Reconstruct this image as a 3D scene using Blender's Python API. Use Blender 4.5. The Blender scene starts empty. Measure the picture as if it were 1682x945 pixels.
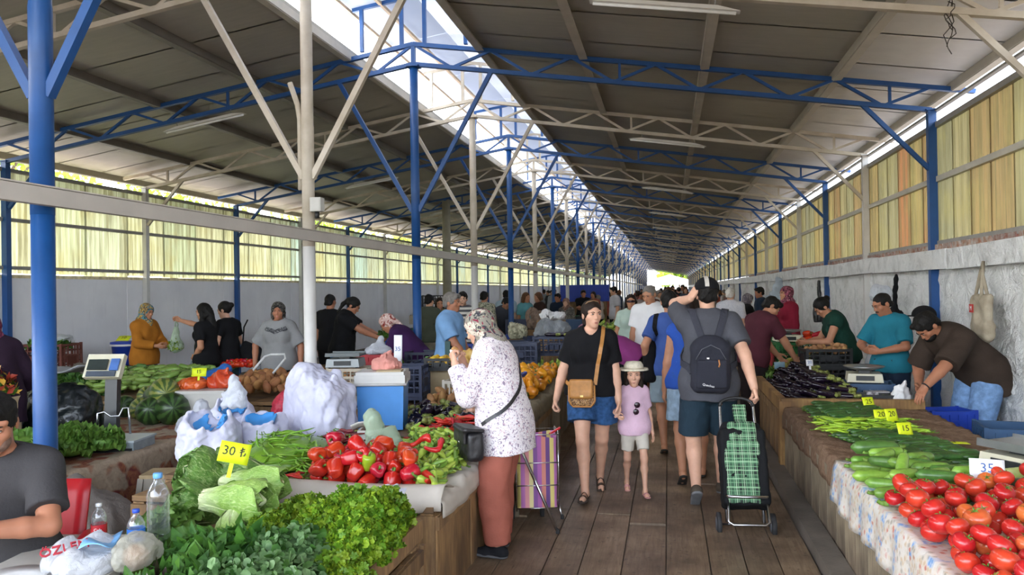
import bpy, bmesh, math, random
import numpy as np
from mathutils import Vector, Matrix, Euler
rnd = random.Random(7)
SC = bpy.context.scene
COL = SC.collection
PI = math.pi
R = math.radians

# ---------------- camera, sky, sun, exposure ----------------
F, YAW, PIT, ROL, CH = 1291.75, .1962, .0046, .0155, 1.68
cd = bpy.data.cameras.new('camera'); cam = bpy.data.objects.new('camera', cd); COL.objects.link(cam)
cd.sensor_width = 36; cd.lens = 36 * F / 1682; cd.clip_start = .05; cd.clip_end = 600
cam.matrix_world = (Matrix.Translation((0, 0, CH)) @ Matrix.Rotation(YAW, 4, 'Z') @ Matrix.Rotation(PI / 2 + PIT, 4, 'X') @ Matrix.Rotation(-ROL, 4, 'Z'))
SC.camera = cam
W = bpy.data.worlds.new('world'); SC.world = W; W.use_nodes = True
wn = W.node_tree.nodes; wl = W.node_tree.links
sky = wn.new('ShaderNodeTexSky'); sky.sky_type = 'NISHITA'; sky.sun_disc = False
sky.sun_elevation = R(52); sky.sun_rotation = R(-95); sky.dust_density = 2.5; sky.air_density = 1.0
bg = wn['Background']; bg.inputs[1].default_value = .62
hs = wn.new('ShaderNodeHueSaturation'); hs.inputs['Saturation'].default_value = .5; wl.new(sky.outputs[0], hs.inputs['Color']); wl.new(hs.outputs[0], bg.inputs[0])
sun = bpy.data.lights.new('sun', 'SUN'); sun.energy = 2.2; sun.angle = R(2); sun.color = (1, .95, .86)
so = bpy.data.objects.new('sun', sun); COL.objects.link(so)
so.rotation_euler = Vector((-.62, .05, .79)).to_track_quat('Z', 'Y').to_euler()
SC.view_settings.view_transform = 'Standard'; SC.view_settings.look = 'None'
SC.view_settings.gamma = 1; SC.view_settings.use_curve_mapping = False
SC.view_settings.exposure = 1.9
SC.cycles.max_bounces = 9; SC.cycles.diffuse_bounces = 5; SC.cycles.glossy_bounces = 3
SC.cycles.transmission_bounces = 6; SC.cycles.transparent_max_bounces = 12
SC.cycles.use_denoising = True; SC.cycles.sample_clamp_indirect = 6
SC.cycles.caustics_reflective = False; SC.cycles.caustics_refractive = False

# ---------------- materials ----------------
MATS = {}
def lin(c):
    if isinstance(c, str):
        c = [int(c[i:i+2], 16) / 255 for i in (0, 2, 4)]
        c = [x / 12.92 if x <= .04045 else ((x + .055) / 1.055) ** 2.4 for x in c]
    return (c[0], c[1], c[2], 1)
class NT:
    def __init__(s, name):
        m = bpy.data.materials.new(name); m.use_nodes = True; s.m = m; s.n = m.node_tree.nodes; s.l = m.node_tree.links
        s.b = s.n['Principled BSDF']; s.out = s.n['Material Output']
    def node(s, t, **kw):
        n = s.n.new(t)
        for k, v in kw.items(): setattr(n, k, v)
        return n
    def put(s, sock, v):
        if isinstance(v, bpy.types.NodeSocket): s.l.new(v, sock)
        else: sock.default_value = v
    def coord(s, kind='Object', sc=(1, 1, 1)):
        t = s.node('ShaderNodeTexCoord'); m = s.node('ShaderNodeMapping'); m.inputs['Scale'].default_value = sc
        s.l.new(t.outputs[kind], m.inputs[0]); return m.outputs[0]
    def world(s, sc=(1, 1, 1)):
        t = s.node('ShaderNodeNewGeometry'); m = s.node('ShaderNodeMapping'); m.inputs['Scale'].default_value = sc
        s.l.new(t.outputs['Position'], m.inputs[0]); return m.outputs[0]
    def noise(s, co, scale, detail=3, dist=0, rough=.55):
        n = s.node('ShaderNodeTexNoise'); s.l.new(co, n.inputs['Vector']); n.inputs['Scale'].default_value = scale
        n.inputs['Detail'].default_value = detail; n.inputs['Distortion'].default_value = dist; n.inputs['Roughness'].default_value = rough
        return n.outputs['Fac']
    def ramp(s, fac, stops, interp='LINEAR'):
        r = s.node('ShaderNodeValToRGB'); s.put(r.inputs[0], fac); r.color_ramp.interpolation = interp
        e = r.color_ramp.elements
        while len(e) < len(stops): e.new(.5)
        for x, (p, c) in zip(e, stops): x.position = p; x.color = lin(c)
        return r.outputs[0]
    def mix(s, f, a, b, mode='MIX'):
        n = s.node('ShaderNodeMix', data_type='RGBA', blend_type=mode)
        s.put(n.inputs[0], f); s.put(n.inputs[6], a); s.put(n.inputs[7], b); return n.outputs[2]
    def math(s, op, a, b=0., c=None):
        n = s.node('ShaderNodeMath', operation=op); s.put(n.inputs[0], a); s.put(n.inputs[1], b)
        if c is not None: s.put(n.inputs[2], c)
        return n.outputs[0]
    def bump(s, h, strength=.3, dist=.01):
        b = s.node('ShaderNodeBump'); s.put(b.inputs['Height'], h); b.inputs['Strength'].default_value = strength; b.inputs['Distance'].default_value = dist
        s.l.new(b.outputs[0], s.b.inputs['Normal'])
    def rand(s):
        return s.node('ShaderNodeObjectInfo').outputs['Random']
def M(name, c=None, rough=.6, var=.18, scale=9, c2=None, metal=0, bump=0, bscale=40, trans=0, per=0, sss=0, spec=.5, stretch=(1, 1, 1), coat=0, alpha=1, world=False):
    """plain material with noise variation; per = per-object brightness spread; trans = translucent share"""
    if name in MATS: return MATS[name]
    t = NT(name); co = t.world(stretch) if world else t.coord('Object', stretch)
    a = lin(c); b = lin(c2) if c2 else None
    if b is None:
        lo = tuple(x * (1 - var) for x in a[:3]) + (1,); hi = tuple(min(1, x * (1 + var)) for x in a[:3]) + (1,)
    else: lo, hi = a, b
    r = t.node('ShaderNodeValToRGB'); t.l.new(t.noise(co, scale, 4), r.inputs[0])
    e = r.color_ramp.elements; e[0].position = .33; e[1].position = .67; e[0].color = lo; e[1].color = hi
    colr = r.outputs[0]
    if per:
        h = t.node('ShaderNodeHueSaturation'); t.l.new(colr, h.inputs['Color'])
        t.l.new(t.math('MULTIPLY_ADD', t.rand(), 2 * per, 1 - per), h.inputs['Value'])
        t.l.new(t.math('MULTIPLY_ADD', t.rand(), .03 * min(1, per * 4), .5 - .015 * min(1, per * 4)), h.inputs['Hue']); colr = h.outputs[0]
    t.l.new(colr, t.b.inputs['Base Color'])
    t.b.inputs['Roughness'].default_value = rough; t.b.inputs['Metallic'].default_value = metal
    t.b.inputs['Specular IOR Level'].default_value = spec
    if coat: t.b.inputs['Coat Weight'].default_value = coat; t.b.inputs['Coat Roughness'].default_value = .15
    if sss: t.b.inputs['Subsurface Weight'].default_value = sss; t.b.inputs['Subsurface Radius'].default_value = (.012, .005, .003); t.b.inputs['Subsurface Scale'].default_value = 1
    if bump: t.bump(t.noise(co, bscale, 3), bump, .01)
    sh = t.b.outputs[0]
    if trans:
        tr = t.node('ShaderNodeBsdfTranslucent'); t.l.new(colr, tr.inputs[0])
        mx = t.node('ShaderNodeMixShader'); mx.inputs[0].default_value = trans
        t.l.new(sh, mx.inputs[1]); t.l.new(tr.outputs[0], mx.inputs[2]); sh = mx.outputs[0]; t.l.new(sh, t.out.inputs[0])
    if alpha < 1:
        tp = t.node('ShaderNodeBsdfTransparent'); mx = t.node('ShaderNodeMixShader'); mx.inputs[0].default_value = alpha
        t.l.new(tp.outputs[0], mx.inputs[1]); t.l.new(sh, mx.inputs[2]); t.l.new(mx.outputs[0], t.out.inputs[0])
    MATS[name] = t.m; return t.m

# ---------------- mesh building ----------------
class MB:
    """collects geometry for ONE mesh object"""
    def __init__(s): s.v = []; s.f = []; s.mi = []; s.sm = []
    def add(s, vs, fs, mi=0, smooth=False):
        o = len(s.v); s.v.extend([tuple(map(float, p)) for p in vs])
        s.f.extend([tuple(i + o for i in f) for f in fs]); s.mi.extend([mi] * len(fs)); s.sm.extend([smooth] * len(fs)); return s
    def box(s, c, d, rot=None, mi=0, taper=1.):
        x, y, z = d[0] / 2, d[1] / 2, d[2] / 2
        p = [Vector((sx * x * (taper if sz > 0 else 1), sy * y * (taper if sz > 0 else 1), sz * z)) for sz in (-1, 1) for sy in (-1, 1) for sx in (-1, 1)]
        if rot is not None:
            m = rot if isinstance(rot, Matrix) else Euler(rot).to_matrix()
            p = [m @ q for q in p]
        c = Vector(c)
        return s.add([q + c for q in p], [(0, 2, 3, 1), (4, 5, 7, 6), (0, 1, 5, 4), (2, 6, 7, 3), (0, 4, 6, 2), (1, 3, 7, 5)], mi)
    def bar(s, a, b, w, h=None, mi=0, up=(0, 0, 1)):
        a, b = Vector(a), Vector(b); d = (b - a); L = d.length; d.normalize(); up = Vector(up)
        if abs(d.dot(up)) > .98: up = Vector((0, 1, 0))
        x = d.cross(up).normalized(); z = x.cross(d); m = Matrix((x, d, z)).transposed()
        return s.box((a + b) / 2, (w, L, h or w), m, mi)
    def tube(s, pts, r, seg=8, mi=0, caps=True, flat=(1, 1), smooth=True, up=(0, 0, 1)):
        pts = [Vector(p) for p in pts]; n = len(pts); rr = r if hasattr(r, '__len__') else [r] * n
        vs = []; fs = []; prev = None
        for i, p in enumerate(pts):
            t = (pts[min(i + 1, n - 1)] - pts[max(i - 1, 0)]).normalized()
            if prev is None:
                u = Vector(up)
                if abs(t.dot(u)) > .95: u = Vector((1, 0, 0))
                x = t.cross(u).normalized()
            else: x = (prev - t * prev.dot(t)).normalized()
            prev = x; y = t.cross(x)
            for k in range(seg):
                a = 2 * PI * k / seg; vs.append(p + x * (math.cos(a) * rr[i] * flat[0]) + y * (math.sin(a) * rr[i] * flat[1]))
        for i in range(n - 1):
            for k in range(seg):
                k2 = (k + 1) % seg; fs.append((i * seg + k, i * seg + k2, (i + 1) * seg + k2, (i + 1) * seg + k))
        if caps: fs.append(tuple(range(seg - 1, -1, -1))); fs.append(tuple((n - 1) * seg + k for k in range(seg)))
        return s.add(vs, fs, mi, smooth)
    def lathe(s, prof, seg=16, c=(0, 0, 0), mi=0, fn=None, caps=True, smooth=True):
        vs = []; fs = []; n = len(prof)
        for i, (r, z) in enumerate(prof):
            for k in range(seg):
                a = 2 * PI * k / seg; q = fn(a, i / (n - 1)) if fn else 1
                vs.append((c[0] + r * q * math.cos(a), c[1] + r * q * math.sin(a), c[2] + z))
        for i in range(n - 1):
            for k in range(seg):
                k2 = (k + 1) % seg; fs.append((i * seg + k, i * seg + k2, (i + 1) * seg + k2, (i + 1) * seg + k))
        if caps: fs.append(tuple(range(seg - 1, -1, -1))); fs.append(tuple((n - 1) * seg + k for k in range(seg)))
        return s.add(vs, fs, mi, smooth)
    def grid(s, fn, nu, nv, mi=0, smooth=True, thick=0):
        vs = [Vector(fn(i / nu, j / nv)) for j in range(nv + 1) for i in range(nu + 1)]
        w = nu + 1
        fs = [(j * w + i, j * w + i + 1, (j + 1) * w + i + 1, (j + 1) * w + i) for j in range(nv) for i in range(nu)]
        if thick:
            nn = len(vs); nor = [Vector((0, 0, 0))] * nn
            for f in fs:
                q = (vs[f[1]] - vs[f[0]]).cross(vs[f[3]] - vs[f[0]])
                for i in f: nor[i] = nor[i] + q
            vs2 = [v - (q.normalized() if q.length > 1e-12 else Vector((0, 0, 1))) * thick for v, q in zip(vs, nor)]
            ed = [(i, i + 1) for i in range(nu)] + [(i * w + nu, (i + 1) * w + nu) for i in range(nv)] + [(nv * w + i + 1, nv * w + i) for i in range(nu)] + [((i + 1) * w, i * w) for i in range(nv)]
            fs = fs + [tuple(i + nn for i in reversed(f)) for f in fs] + [(b, a, a + nn, b + nn) for a, b in ed]
            vs = vs + vs2
        return s.add(vs, fs, mi, smooth)
    def mesh(s, name, mats):
        me = bpy.data.meshes.new(name); me.from_pydata(s.v, [], s.f)
        for m in (mats if isinstance(mats, (list, tuple)) else [mats]): me.materials.append(m)
        me.polygons.foreach_set('material_index', s.mi); me.polygons.foreach_set('use_smooth', s.sm); me.update(); return me
    def build(s, name, mats, parent=None, loc=None, **kw):
        return obj(name, s.mesh(name, mats), parent, loc, **kw)
def obj(name, me, parent=None, loc=None, rot=None, **kw):
    o = bpy.data.objects.new(name, me); COL.objects.link(o)
    if parent: o.parent = parent
    if loc is not None: o.location = loc
    if rot is not None: o.rotation_euler = rot
    tag(o, **kw); return o
def tag(o, label=None, cat=None, group=None, kind=None):
    if label: o['label'] = label
    if cat: o['category'] = cat
    if group: o['group'] = group
    if kind: o['kind'] = kind
    return o
def thing(name, label, cat, loc=(0, 0, 0), rz=0, group=None, rot=None, kind=None):
    o = bpy.data.objects.new(name, None); COL.objects.link(o); o.empty_display_size = .1
    o.location = loc; o.rotation_euler = rot or (0, 0, rz)
    return tag(o, label, cat, group, kind)
KIDS = {}
def copy(o, loc=None, rot=None, scale=None, label=None, group=None, mats=None):
    c = o.copy(); COL.objects.link(c)
    if loc is not None: c.location = loc
    if rot is not None: c.rotation_euler = rot
    if scale is not None: c.scale = (scale,) * 3 if isinstance(scale, (int, float)) else scale
    if label: c['label'] = label
    if group: c['group'] = group
    if o.name not in KIDS: KIDS[o.name] = [(k, list(k.children)) for k in o.children]
    for k, sub in KIDS[o.name]:
        d = k.copy(); COL.objects.link(d); d.parent = c
        for q in sub: e = q.copy(); COL.objects.link(e); e.parent = d
    return c
def remat(o, table):
    """give the copy its own meshes with swapped materials"""
    for x in [o] + list(o.children):
        if x.type == 'MESH':
            key = (x.data.name, tuple(sorted(table)))
            if key not in MATS:
                me = x.data.copy(); MATS[key] = me
                for i, m in enumerate(me.materials):
                    if m.name in table: me.materials[i] = table[m.name]
            x.data = MATS[key]
def ray(px, py):
    a, b = px - 841, py - 472.5
    c, s = math.cos(ROL), math.sin(ROL); u = (a * c - b * s) / F; z = -(a * s + b * c) / F
    c, s = math.cos(PIT), math.sin(PIT); d = c - z * s; z = s + z * c
    c, s = math.cos(YAW), math.sin(YAW); return Vector((u * c - d * s, u * s + d * c, z))
def onz(px, py, z=0.):
    """the point of the horizontal plane at height z seen in direction px,py"""
    r = ray(px, py); t = (z - CH) / r.z; return Vector((r.x * t, r.y * t, z))
def gpt(px, d, z=0.):
    r = ray(px, 473); return Vector((r.x * d, r.y * d, z))
# ================= the hall =================
XR, XL, XW, Y0, BAY = -3.09, -9.09, 2.88, 3.43, 3.0
NB = 38; YE = Y0 + NB * BAY
ZR = 4.545; ZE = 3.61; SL = (ZR - ZE) / 5.97          # bottom chord heights at ridge and eave
def roofz(x): return 4.87 - SL * abs(x - XR)
def struct(o, label=None, cat=None): return tag(o, label, cat, kind='structure')
blue = M('blue_paint', '174a86', .45, .12, 6, bump=.05); white = M('cream_paint', 'c9c0b2', .5, .1, 5, c2='b3a896')
whitep = M('white_paint', 'c9c7c4', .5, .06, 5); grey = M('grey_steel', '8d8a85', .5, .12, 6)
dark = M('dark_steel', '57534e', .5, .15, 6)
# ---- ground and plank floor
def mat_ground():
    t = NT('concrete_ground'); co = t.world(); n = t.noise(co, 1.3, 5); n2 = t.noise(co, 14, 4)
    c = t.mix(t.math('MULTIPLY', n2, .5), t.ramp(n, [(.3, '6b6258'), (.7, '837a70')]), lin('564d44'))
    t.l.new(c, t.b.inputs['Base Color']); t.b.inputs['Roughness'].default_value = .7; t.bump(n2, .2); return t.m
mb = MB(); mb.box((-3, 60, -.03), (60, 150, .06)); fl = mb.build('floor', mat_ground()); struct(fl, 'concrete and plank floor of the market hall')
def mat_plank():
    t = NT('worn_plank'); co = t.world((9, .7, 1)); co2 = t.world()
    g = t.noise(co, 5, 6, .6, .65); st = t.noise(co2, 2.2, 5); sp = t.noise(co2, 30, 4)
    c = t.ramp(g, [(.25, '5d4a38'), (.5, '84705a'), (.78, '9c8972')])
    c = t.mix(t.ramp(st, [(.38, (0, 0, 0)), (.66, (.85, .85, .85))]), c, lin('5b4b3e'))
    c = t.mix(t.ramp(sp, [(.62, (0, 0, 0)), (.7, (.7, .7, .7))]), c, lin('3b3028'))
    h = t.node('ShaderNodeHueSaturation'); t.l.new(c, h.inputs['Color']); t.l.new(t.math('MULTIPLY_ADD', t.rand(), .34, .86), h.inputs['Value'])
    t.l.new(h.outputs[0], t.b.inputs['Base Color']); t.l.new(t.math('MULTIPLY_ADD', st, .5, .2), t.b.inputs['Roughness']); t.bump(g, .25, .004); return t.m
plk = mat_plank(); PK = {}
xs = [-1.34, -1.05, -.765, -.55, -.3, -.04, .22, .43, .63, .84]
for i in range(len(xs) - 1):
    y = 1.5 - rnd.random() * 2
    while y < 34:
        L = 2.44; w = xs[i + 1] - xs[i] - .008
        if y + L > 2:
            key = (i, round(rnd.random() * 2))
            if key not in PK:
                PK[key] = MB().box((0, 0, -.012), (w, L - .008, .024), (rnd.uniform(-.006, .006), rnd.uniform(-.01, .01), 0)).mesh('plank', plk)
            obj('plank', PK[key], fl, ((xs[i] + xs[i + 1]) / 2, y + L / 2, .012 + rnd.uniform(-.002, .003)))
        y += L
bb = MB().box((.915, 20, .05), (.13, 40, .1)).build('baseboard_right', M('wet_concrete', '6d665f', .5, .2, 5, bump=.3)); struct(bb, 'concrete kerb along the right stalls')

# ---- columns
def column(name, m1, m2, r, label, loc, zt=ZR):
    o = thing(name, label, 'column', loc, kind='structure')
    MB().tube([(0, 0, -.05), (0, 0, 2.1)], r, 14, caps=True).build('lower_shaft', m2, o)
    MB().tube([(0, 0, 2.1), (0, 0, 3.15), (0, 0, 3.17), (0, 0, zt - loc[2])], [r * 1.02, r * 1.02, r * .97, r * .97], 14).build('upper_shaft', m1, o)
    MB().box((0, 0, zt - .03), (.16, .16, .02)).build('cap_plate', m1, o)
    return o
ordn = 'first second third fourth fifth sixth seventh eighth ninth tenth'.split()
protoB = protoW = None
for n in range(NB + 1):
    y = Y0 + n * BAY
    lab = f"{'blue' if n % 2 == 0 else 'white'} round steel post under the roof ridge, " + (ordn[n] + ' from the front' if n < 10 else 'far down the hall')
    if n in (0, 1): c = column('column', (blue, white)[n], (blue, whitep)[n], .055, lab, (XR, y, 0)); protoB, protoW = (c, protoW) if n == 0 else (protoB, c)
    else: copy(protoB if n % 2 == 0 else protoW, (XR, y, 0), label=lab, group='ridge posts')
wallposts = {}
for side, x in (('right', XW), ('left', XL)):
    for n in range(NB + 1):
        y = Y0 + n * BAY; b = n % 2 == 0
        lab = f"{'blue' if b else 'white'} square post against the {side} wall, " + (ordn[n] + ' from the front' if n < 10 else 'far down the hall')
        k = b
        if k not in wallposts:
            o = thing('wall_column', lab, 'column', (x, y, 0), kind='structure'); MB().box((0, 0, ZE / 2), (.085, .085, ZE)).build('shaft', blue if b else whitep, o)
            MB().box((0, 0, ZE), (.13, .13, .015)).build('cap_plate', blue if b else whitep, o); wallposts[k] = o
        else: copy(wallposts[k], (x, y, 0), label=lab, group='wall posts')

# ---- trusses
def truss(m, y, label):
    o = thing('roof_truss', label, 'truss', (XR, y, 0), kind='structure')
    for s in (1, -1):
        E_ = 5.97; dz = .25
        def P(t, top): return Vector((s * t * E_, 0, ZR - (ZR - ZE) * t + (dz if top else 0)))
        MB().bar(P(0, 0), P(1, 0), .06, .05).build('bottom_chord', m, o)
        MB().bar(P(0, 1), P(1.075, 1), .06, .05).build('top_chord', m, o)
        N = 12
        for k in range(N):
            a, b = P(k / N, k % 2 == 0), P((k + 1) / N, k % 2 == 1)
            MB().bar(a, b, .032).build('web_bar', m, o)
        for k in (5, 11): MB().bar(P((k + .15) / N, 0), P((k + .15) / N, 1), .03).build('web_bar', m, o)
        MB().bar((s * .04, 0, 2.7), P(1.0 / 5.97, 0), .05).build('knee_brace', m, o)
        MB().bar((s * 5.95, 0, 2.95), P(1 - .72 / 5.97, 0), .045).build('knee_brace', m, o)
        # raised ridge frame
        MB().bar((s * .68, 0, ZR + .2), (s * .68, 0, ZR + .76), .045).build('lantern_post', m, o)
        MB().bar((s * .15, 0, ZR + .24), (s * .15, 0, ZR + .84), .045).build('lantern_post', m, o)
        MB().bar((s * .8, 0, ZR + .74), (0, 0, ZR + .86), .045).build('lantern_rafter', m, o)
    MB().bar((0, 0, ZR), (0, 0, ZR + dz), .05).build('king_post', m, o)
    return o
tb = truss(blue, Y0, 'blue lattice roof truss on the first blue post'); tw = truss(white, Y0 + BAY, 'white lattice roof truss on the first white post')
for n in range(2, NB + 1):
    lab = f"{'blue' if n % 2 == 0 else 'white'} lattice roof truss over the " + (ordn[n] + ' ridge post from the front' if n < 10 else 'far end of the hall')
    copy(tb if n % 2 == 0 else tw, (XR, Y0 + n * BAY, 0), label=lab, group='roof trusses')

# ---- roof panels (the ceiling), purlins, ridge lantern
def mat_roof():
    t = NT('roof_panel'); co = t.world(); n = t.noise(co, .7, 4); n2 = t.noise(t.world((1, 6, 1)), 3, 3)
    c = t.ramp(t.math('ADD', t.math('MULTIPLY', n, .7), t.math('MULTIPLY', n2, .3)), [(.3, '9a958b'), (.7, 'b5b0a3')])
    h = t.node('ShaderNodeHueSaturation'); t.l.new(c, h.inputs['Color']); t.l.new(t.math('MULTIPLY_ADD', t.rand(), .12, .94), h.inputs['Value'])
    t.l.new(h.outputs[0], t.b.inputs['Base Color']); t.b.inputs['Roughness'].default_value = .42; t.b.inputs['Specular IOR Level'].default_value = .35; return t.m
rp = mat_roof()
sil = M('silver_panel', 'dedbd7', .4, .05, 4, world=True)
def sheetmesh(x0, x1, w, rp=rp):
    m = MB(); x0_, x1_ = min(x0, x1), max(x0, x1)
    za, zb = roofz(x0_), roofz(x1_)
    for y0, y1, up in ((0, w - .03, 0), (w - .03, w, .018)):
        m.add([(x0_, y0, za + up), (x1_, y0, zb + up), (x1_, y1, zb + up), (x0_, y1, za + up)], [(0, 3, 2, 1)])
    m.add([(x0_, 0, za + .06), (x1_, 0, zb + .06), (x1_, w, zb + .06), (x0_, w, za + .06)], [(0, 1, 2, 3)])
    m.add([(x0_, 0, za), (x0_, 0, za + .06), (x0_, w, za + .06), (x0_, w, za)], [(0, 1, 2, 3)])
    m.add([(x1_, 0, zb), (x1_, 0, zb + .06), (x1_, w, zb + .06), (x1_, w, zb)], [(3, 2, 1, 0)])
    return m.mesh('roof_panel', rp)
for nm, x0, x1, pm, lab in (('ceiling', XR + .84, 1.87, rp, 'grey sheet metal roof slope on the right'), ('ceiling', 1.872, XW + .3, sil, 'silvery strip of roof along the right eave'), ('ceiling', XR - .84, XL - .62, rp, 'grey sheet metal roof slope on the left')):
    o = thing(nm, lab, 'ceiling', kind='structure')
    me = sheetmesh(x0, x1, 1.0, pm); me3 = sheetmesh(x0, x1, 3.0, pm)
    y = -3.
    while y < YE:
        if y < 40: obj('roof_panel', me, o, (0, y, 0)); y += 1
        else: obj('roof_panel', me3, o, (0, y, 0)); y += 3
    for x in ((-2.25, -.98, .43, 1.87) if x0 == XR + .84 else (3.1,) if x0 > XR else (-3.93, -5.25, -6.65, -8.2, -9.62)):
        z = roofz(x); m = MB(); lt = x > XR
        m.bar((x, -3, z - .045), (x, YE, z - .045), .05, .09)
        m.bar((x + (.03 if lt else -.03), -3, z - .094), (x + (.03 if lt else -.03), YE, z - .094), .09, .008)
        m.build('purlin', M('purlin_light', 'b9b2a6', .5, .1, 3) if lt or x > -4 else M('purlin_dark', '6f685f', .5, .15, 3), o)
def mat_frp(name, stops, tr=.65, vs=1.0, yscale=1.1):
    """ribbed glass-fibre sheet that lets daylight through; tint differs sheet by sheet"""
    t = NT(name); co = t.world(); sep = t.node('ShaderNodeSeparateXYZ'); t.l.new(co, sep.inputs[0])
    wn_ = t.node('ShaderNodeTexWhiteNoise', noise_dimensions='1D'); t.l.new(t.rand(), wn_.inputs['W'])
    c = t.ramp(wn_.outputs['Value'], stops, 'LINEAR')
    st = t.noise(t.world((9, 9, .35)), 2.2, 5, 0, .6); bl = t.noise(co, 1.4, 4)
    c = t.mix(t.ramp(st, [(.38, (.75, .75, .75)), (.62, (0, 0, 0))]), c, lin('6e6642'))
    c = t.mix(t.ramp(bl, [(.5, (0, 0, 0)), (.75, (.45, .45, .45))]), c, lin('a89a58'))
    t.l.new(c, t.b.inputs['Base Color']); t.b.inputs['Roughness'].default_value = .5
    tl = t.node('ShaderNodeBsdfTranslucent'); t.l.new(c, tl.inputs[0]); mx = t.node('ShaderNodeMixShader'); mx.inputs[0].default_value = tr
    t.l.new(t.b.outputs[0], mx.inputs[1]); t.l.new(tl.outputs[0], mx.inputs[2]); t.l.new(mx.outputs[0], t.out.inputs[0]); return t.m
lanm = mat_frp('skylight_sheet', [(0, 'b9bdc6'), (1, 'a9aeb8')], .42)
for nd in [n for n in lanm.node_tree.nodes if n.type == 'MIX']: nd.inputs[0].default_value = 0; [lanm.node_tree.links.remove(l) for l in list(nd.inputs[0].links)]
lans = M('skylight_side', 'f0f0ee', .5, .03, trans=.75)
lo = thing('ceiling', 'raised translucent skylight along the roof ridge', 'skylight', kind='structure')
def lsheet(s):
    m = MB(); L = 2.0
    def fn(u, v): x = .92 * u; return (XR + s * x, v * (L - .01), ZR + .9 - .14 * u)
    m.grid(fn, 1, 1, thick=.004 if s < 0 else -.004); return m.mesh('skylight_sheet', lanm)
def lside(s):
    m = MB(); m.add([(XR + s * .86, 0, ZR + .3), (XR + s * .86, 1.98, ZR + .3), (XR + s * .86, 1.98, ZR + .7), (XR + s * .86, 0, ZR + .7)], [(0, 1, 2, 3)]); return m.mesh('skylight_side', lans)
for s in (1, -1):
    me = lsheet(s); ms = lside(s); y = -3.
    while y < YE: obj('skylight_sheet', me, lo, (0, y, 0)); obj('skylight_side', ms, lo, (0, y, 0)); y += 2
    for x in (.84, .42): MB().bar((XR + s * x, -3, ZR + .73 + (.84 - x) * .15), (XR + s * x, YE, ZR + .73 + (.84 - x) * .15), .04).build('skylight_rail', M('rust_rail', 'b39b80', .6, .2, 3), lo)

# ---- right wall: rough whitewashed masonry, ledge, ribbed sheets on rails
def mat_rough():
    t = NT('whitewashed_masonry'); co = t.world(); d = t.noise(co, 4.5, 5, .7, .62); d2 = t.noise(co, 1.1, 3)
    n = t.noise(co, 26, 4)
    c = t.ramp(d, [(.28, 'c2c3c3'), (.5, 'e6e7e7'), (.8, 'f2f2f2')]); c = t.mix(t.ramp(d2, [(.5, (0, 0, 0)), (.8, (.35, .35, .35))]), c, lin('cdc8be'))
    t.l.new(c, t.b.inputs['Base Color']); t.b.inputs['Roughness'].default_value = .75
    t.bump(t.math('ADD', d, t.math('MULTIPLY', n, .25)), 1.0, .09); return t.m
rough = mat_rough()
wr = thing('wall_right', 'rough whitewashed masonry wall with ribbed sheets above', 'wall', kind='structure')
m = MB(); nu, nv = 560, 14
rv = np.random.RandomState(3); h = rv.rand(nv + 1, nu + 1)
m.grid(lambda u, v: (XW + .06 - .05 * h[int(round(v * nv)), int(round(u * nu))], -3 + 47 * u, 1.86 * v), nu, nv); m.box((XW + .12, 57, .93), (.08, 122, 1.86)); m.build('masonry_face', rough, wr)
y = -3.0; k = 0
while y < YE:
    L = 2.96 if y < 45 else 12; MB().box((XW + .03, y + L / 2, 1.955 + rnd.uniform(-.01, .01)), (.2, L - .015, .21), (rnd.uniform(-.01, .01), 0, 0)).build('ledge_block', rough, wr); y += L
brick_m = M('old_brick', '8d5a44', .8, .3, 20, c2='a8a09a', per=.2)
for k in range(110):
    MB().box((XW + .06, 1.5 + k * .26, 2.09), (.1, .2, .06), (0, 0, rnd.uniform(-.1, .1))).build('brick', brick_m, wr)
def ribs(L, H, amp=.018, pitch=.075):
    m = MB(); n = int(L / pitch * 4); pts = []
    for i in range(n + 1):
        y = L * i / n; pts.append((amp * (0, 1, 1, 0)[i % 4], y))
    vs = [(a, y, z) for z in (0, H) for a, y in pts]; w = n + 1
    m.add(vs, [(i, i + 1, w + i + 1, w + i) for i in range(n)], 0, False); return m
frR = mat_frp('ribbed_sheet_amber', [(0, '8b8664'), (.25, 'a09266'), (.5, '9f8956'), (.75, '9b8054'), (.9, 'a57048'), (1, '82886c')], .4)
frL = mat_frp('ribbed_sheet_pale', [(0, 'c6ceae'), (.3, 'b2bd9a'), (.6, 'cccda6'), (.8, 'aec6b8'), (1, 'c0c09a')], .22)
meR = ribs(.53, 1.33, .026, .106).mesh('ribbed_sheet', frR); meRb = ribs(3, 1.33, .018, .15).mesh('ribbed_sheet', frR)
y = 1.0
while y < YE:
    o = obj('ribbed_sheet', meR if y < 36 else meRb, wr, (XW + .07 + rnd.uniform(0, .008), y, 2.12), (0, 0, 0)); y += .5 if y < 36 else 3
for z, m_ in ((2.13, grey), (2.84, M('rail_pale', 'b5b0a4', .5, .1, 3)), (3.44, grey), (3.6, grey)):
    MB().bar((XW + .05, -3, z), (XW + .05, YE, z), .05, .06 if z < 3.5 else .025).build('sheet_rail', m_, wr)
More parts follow.
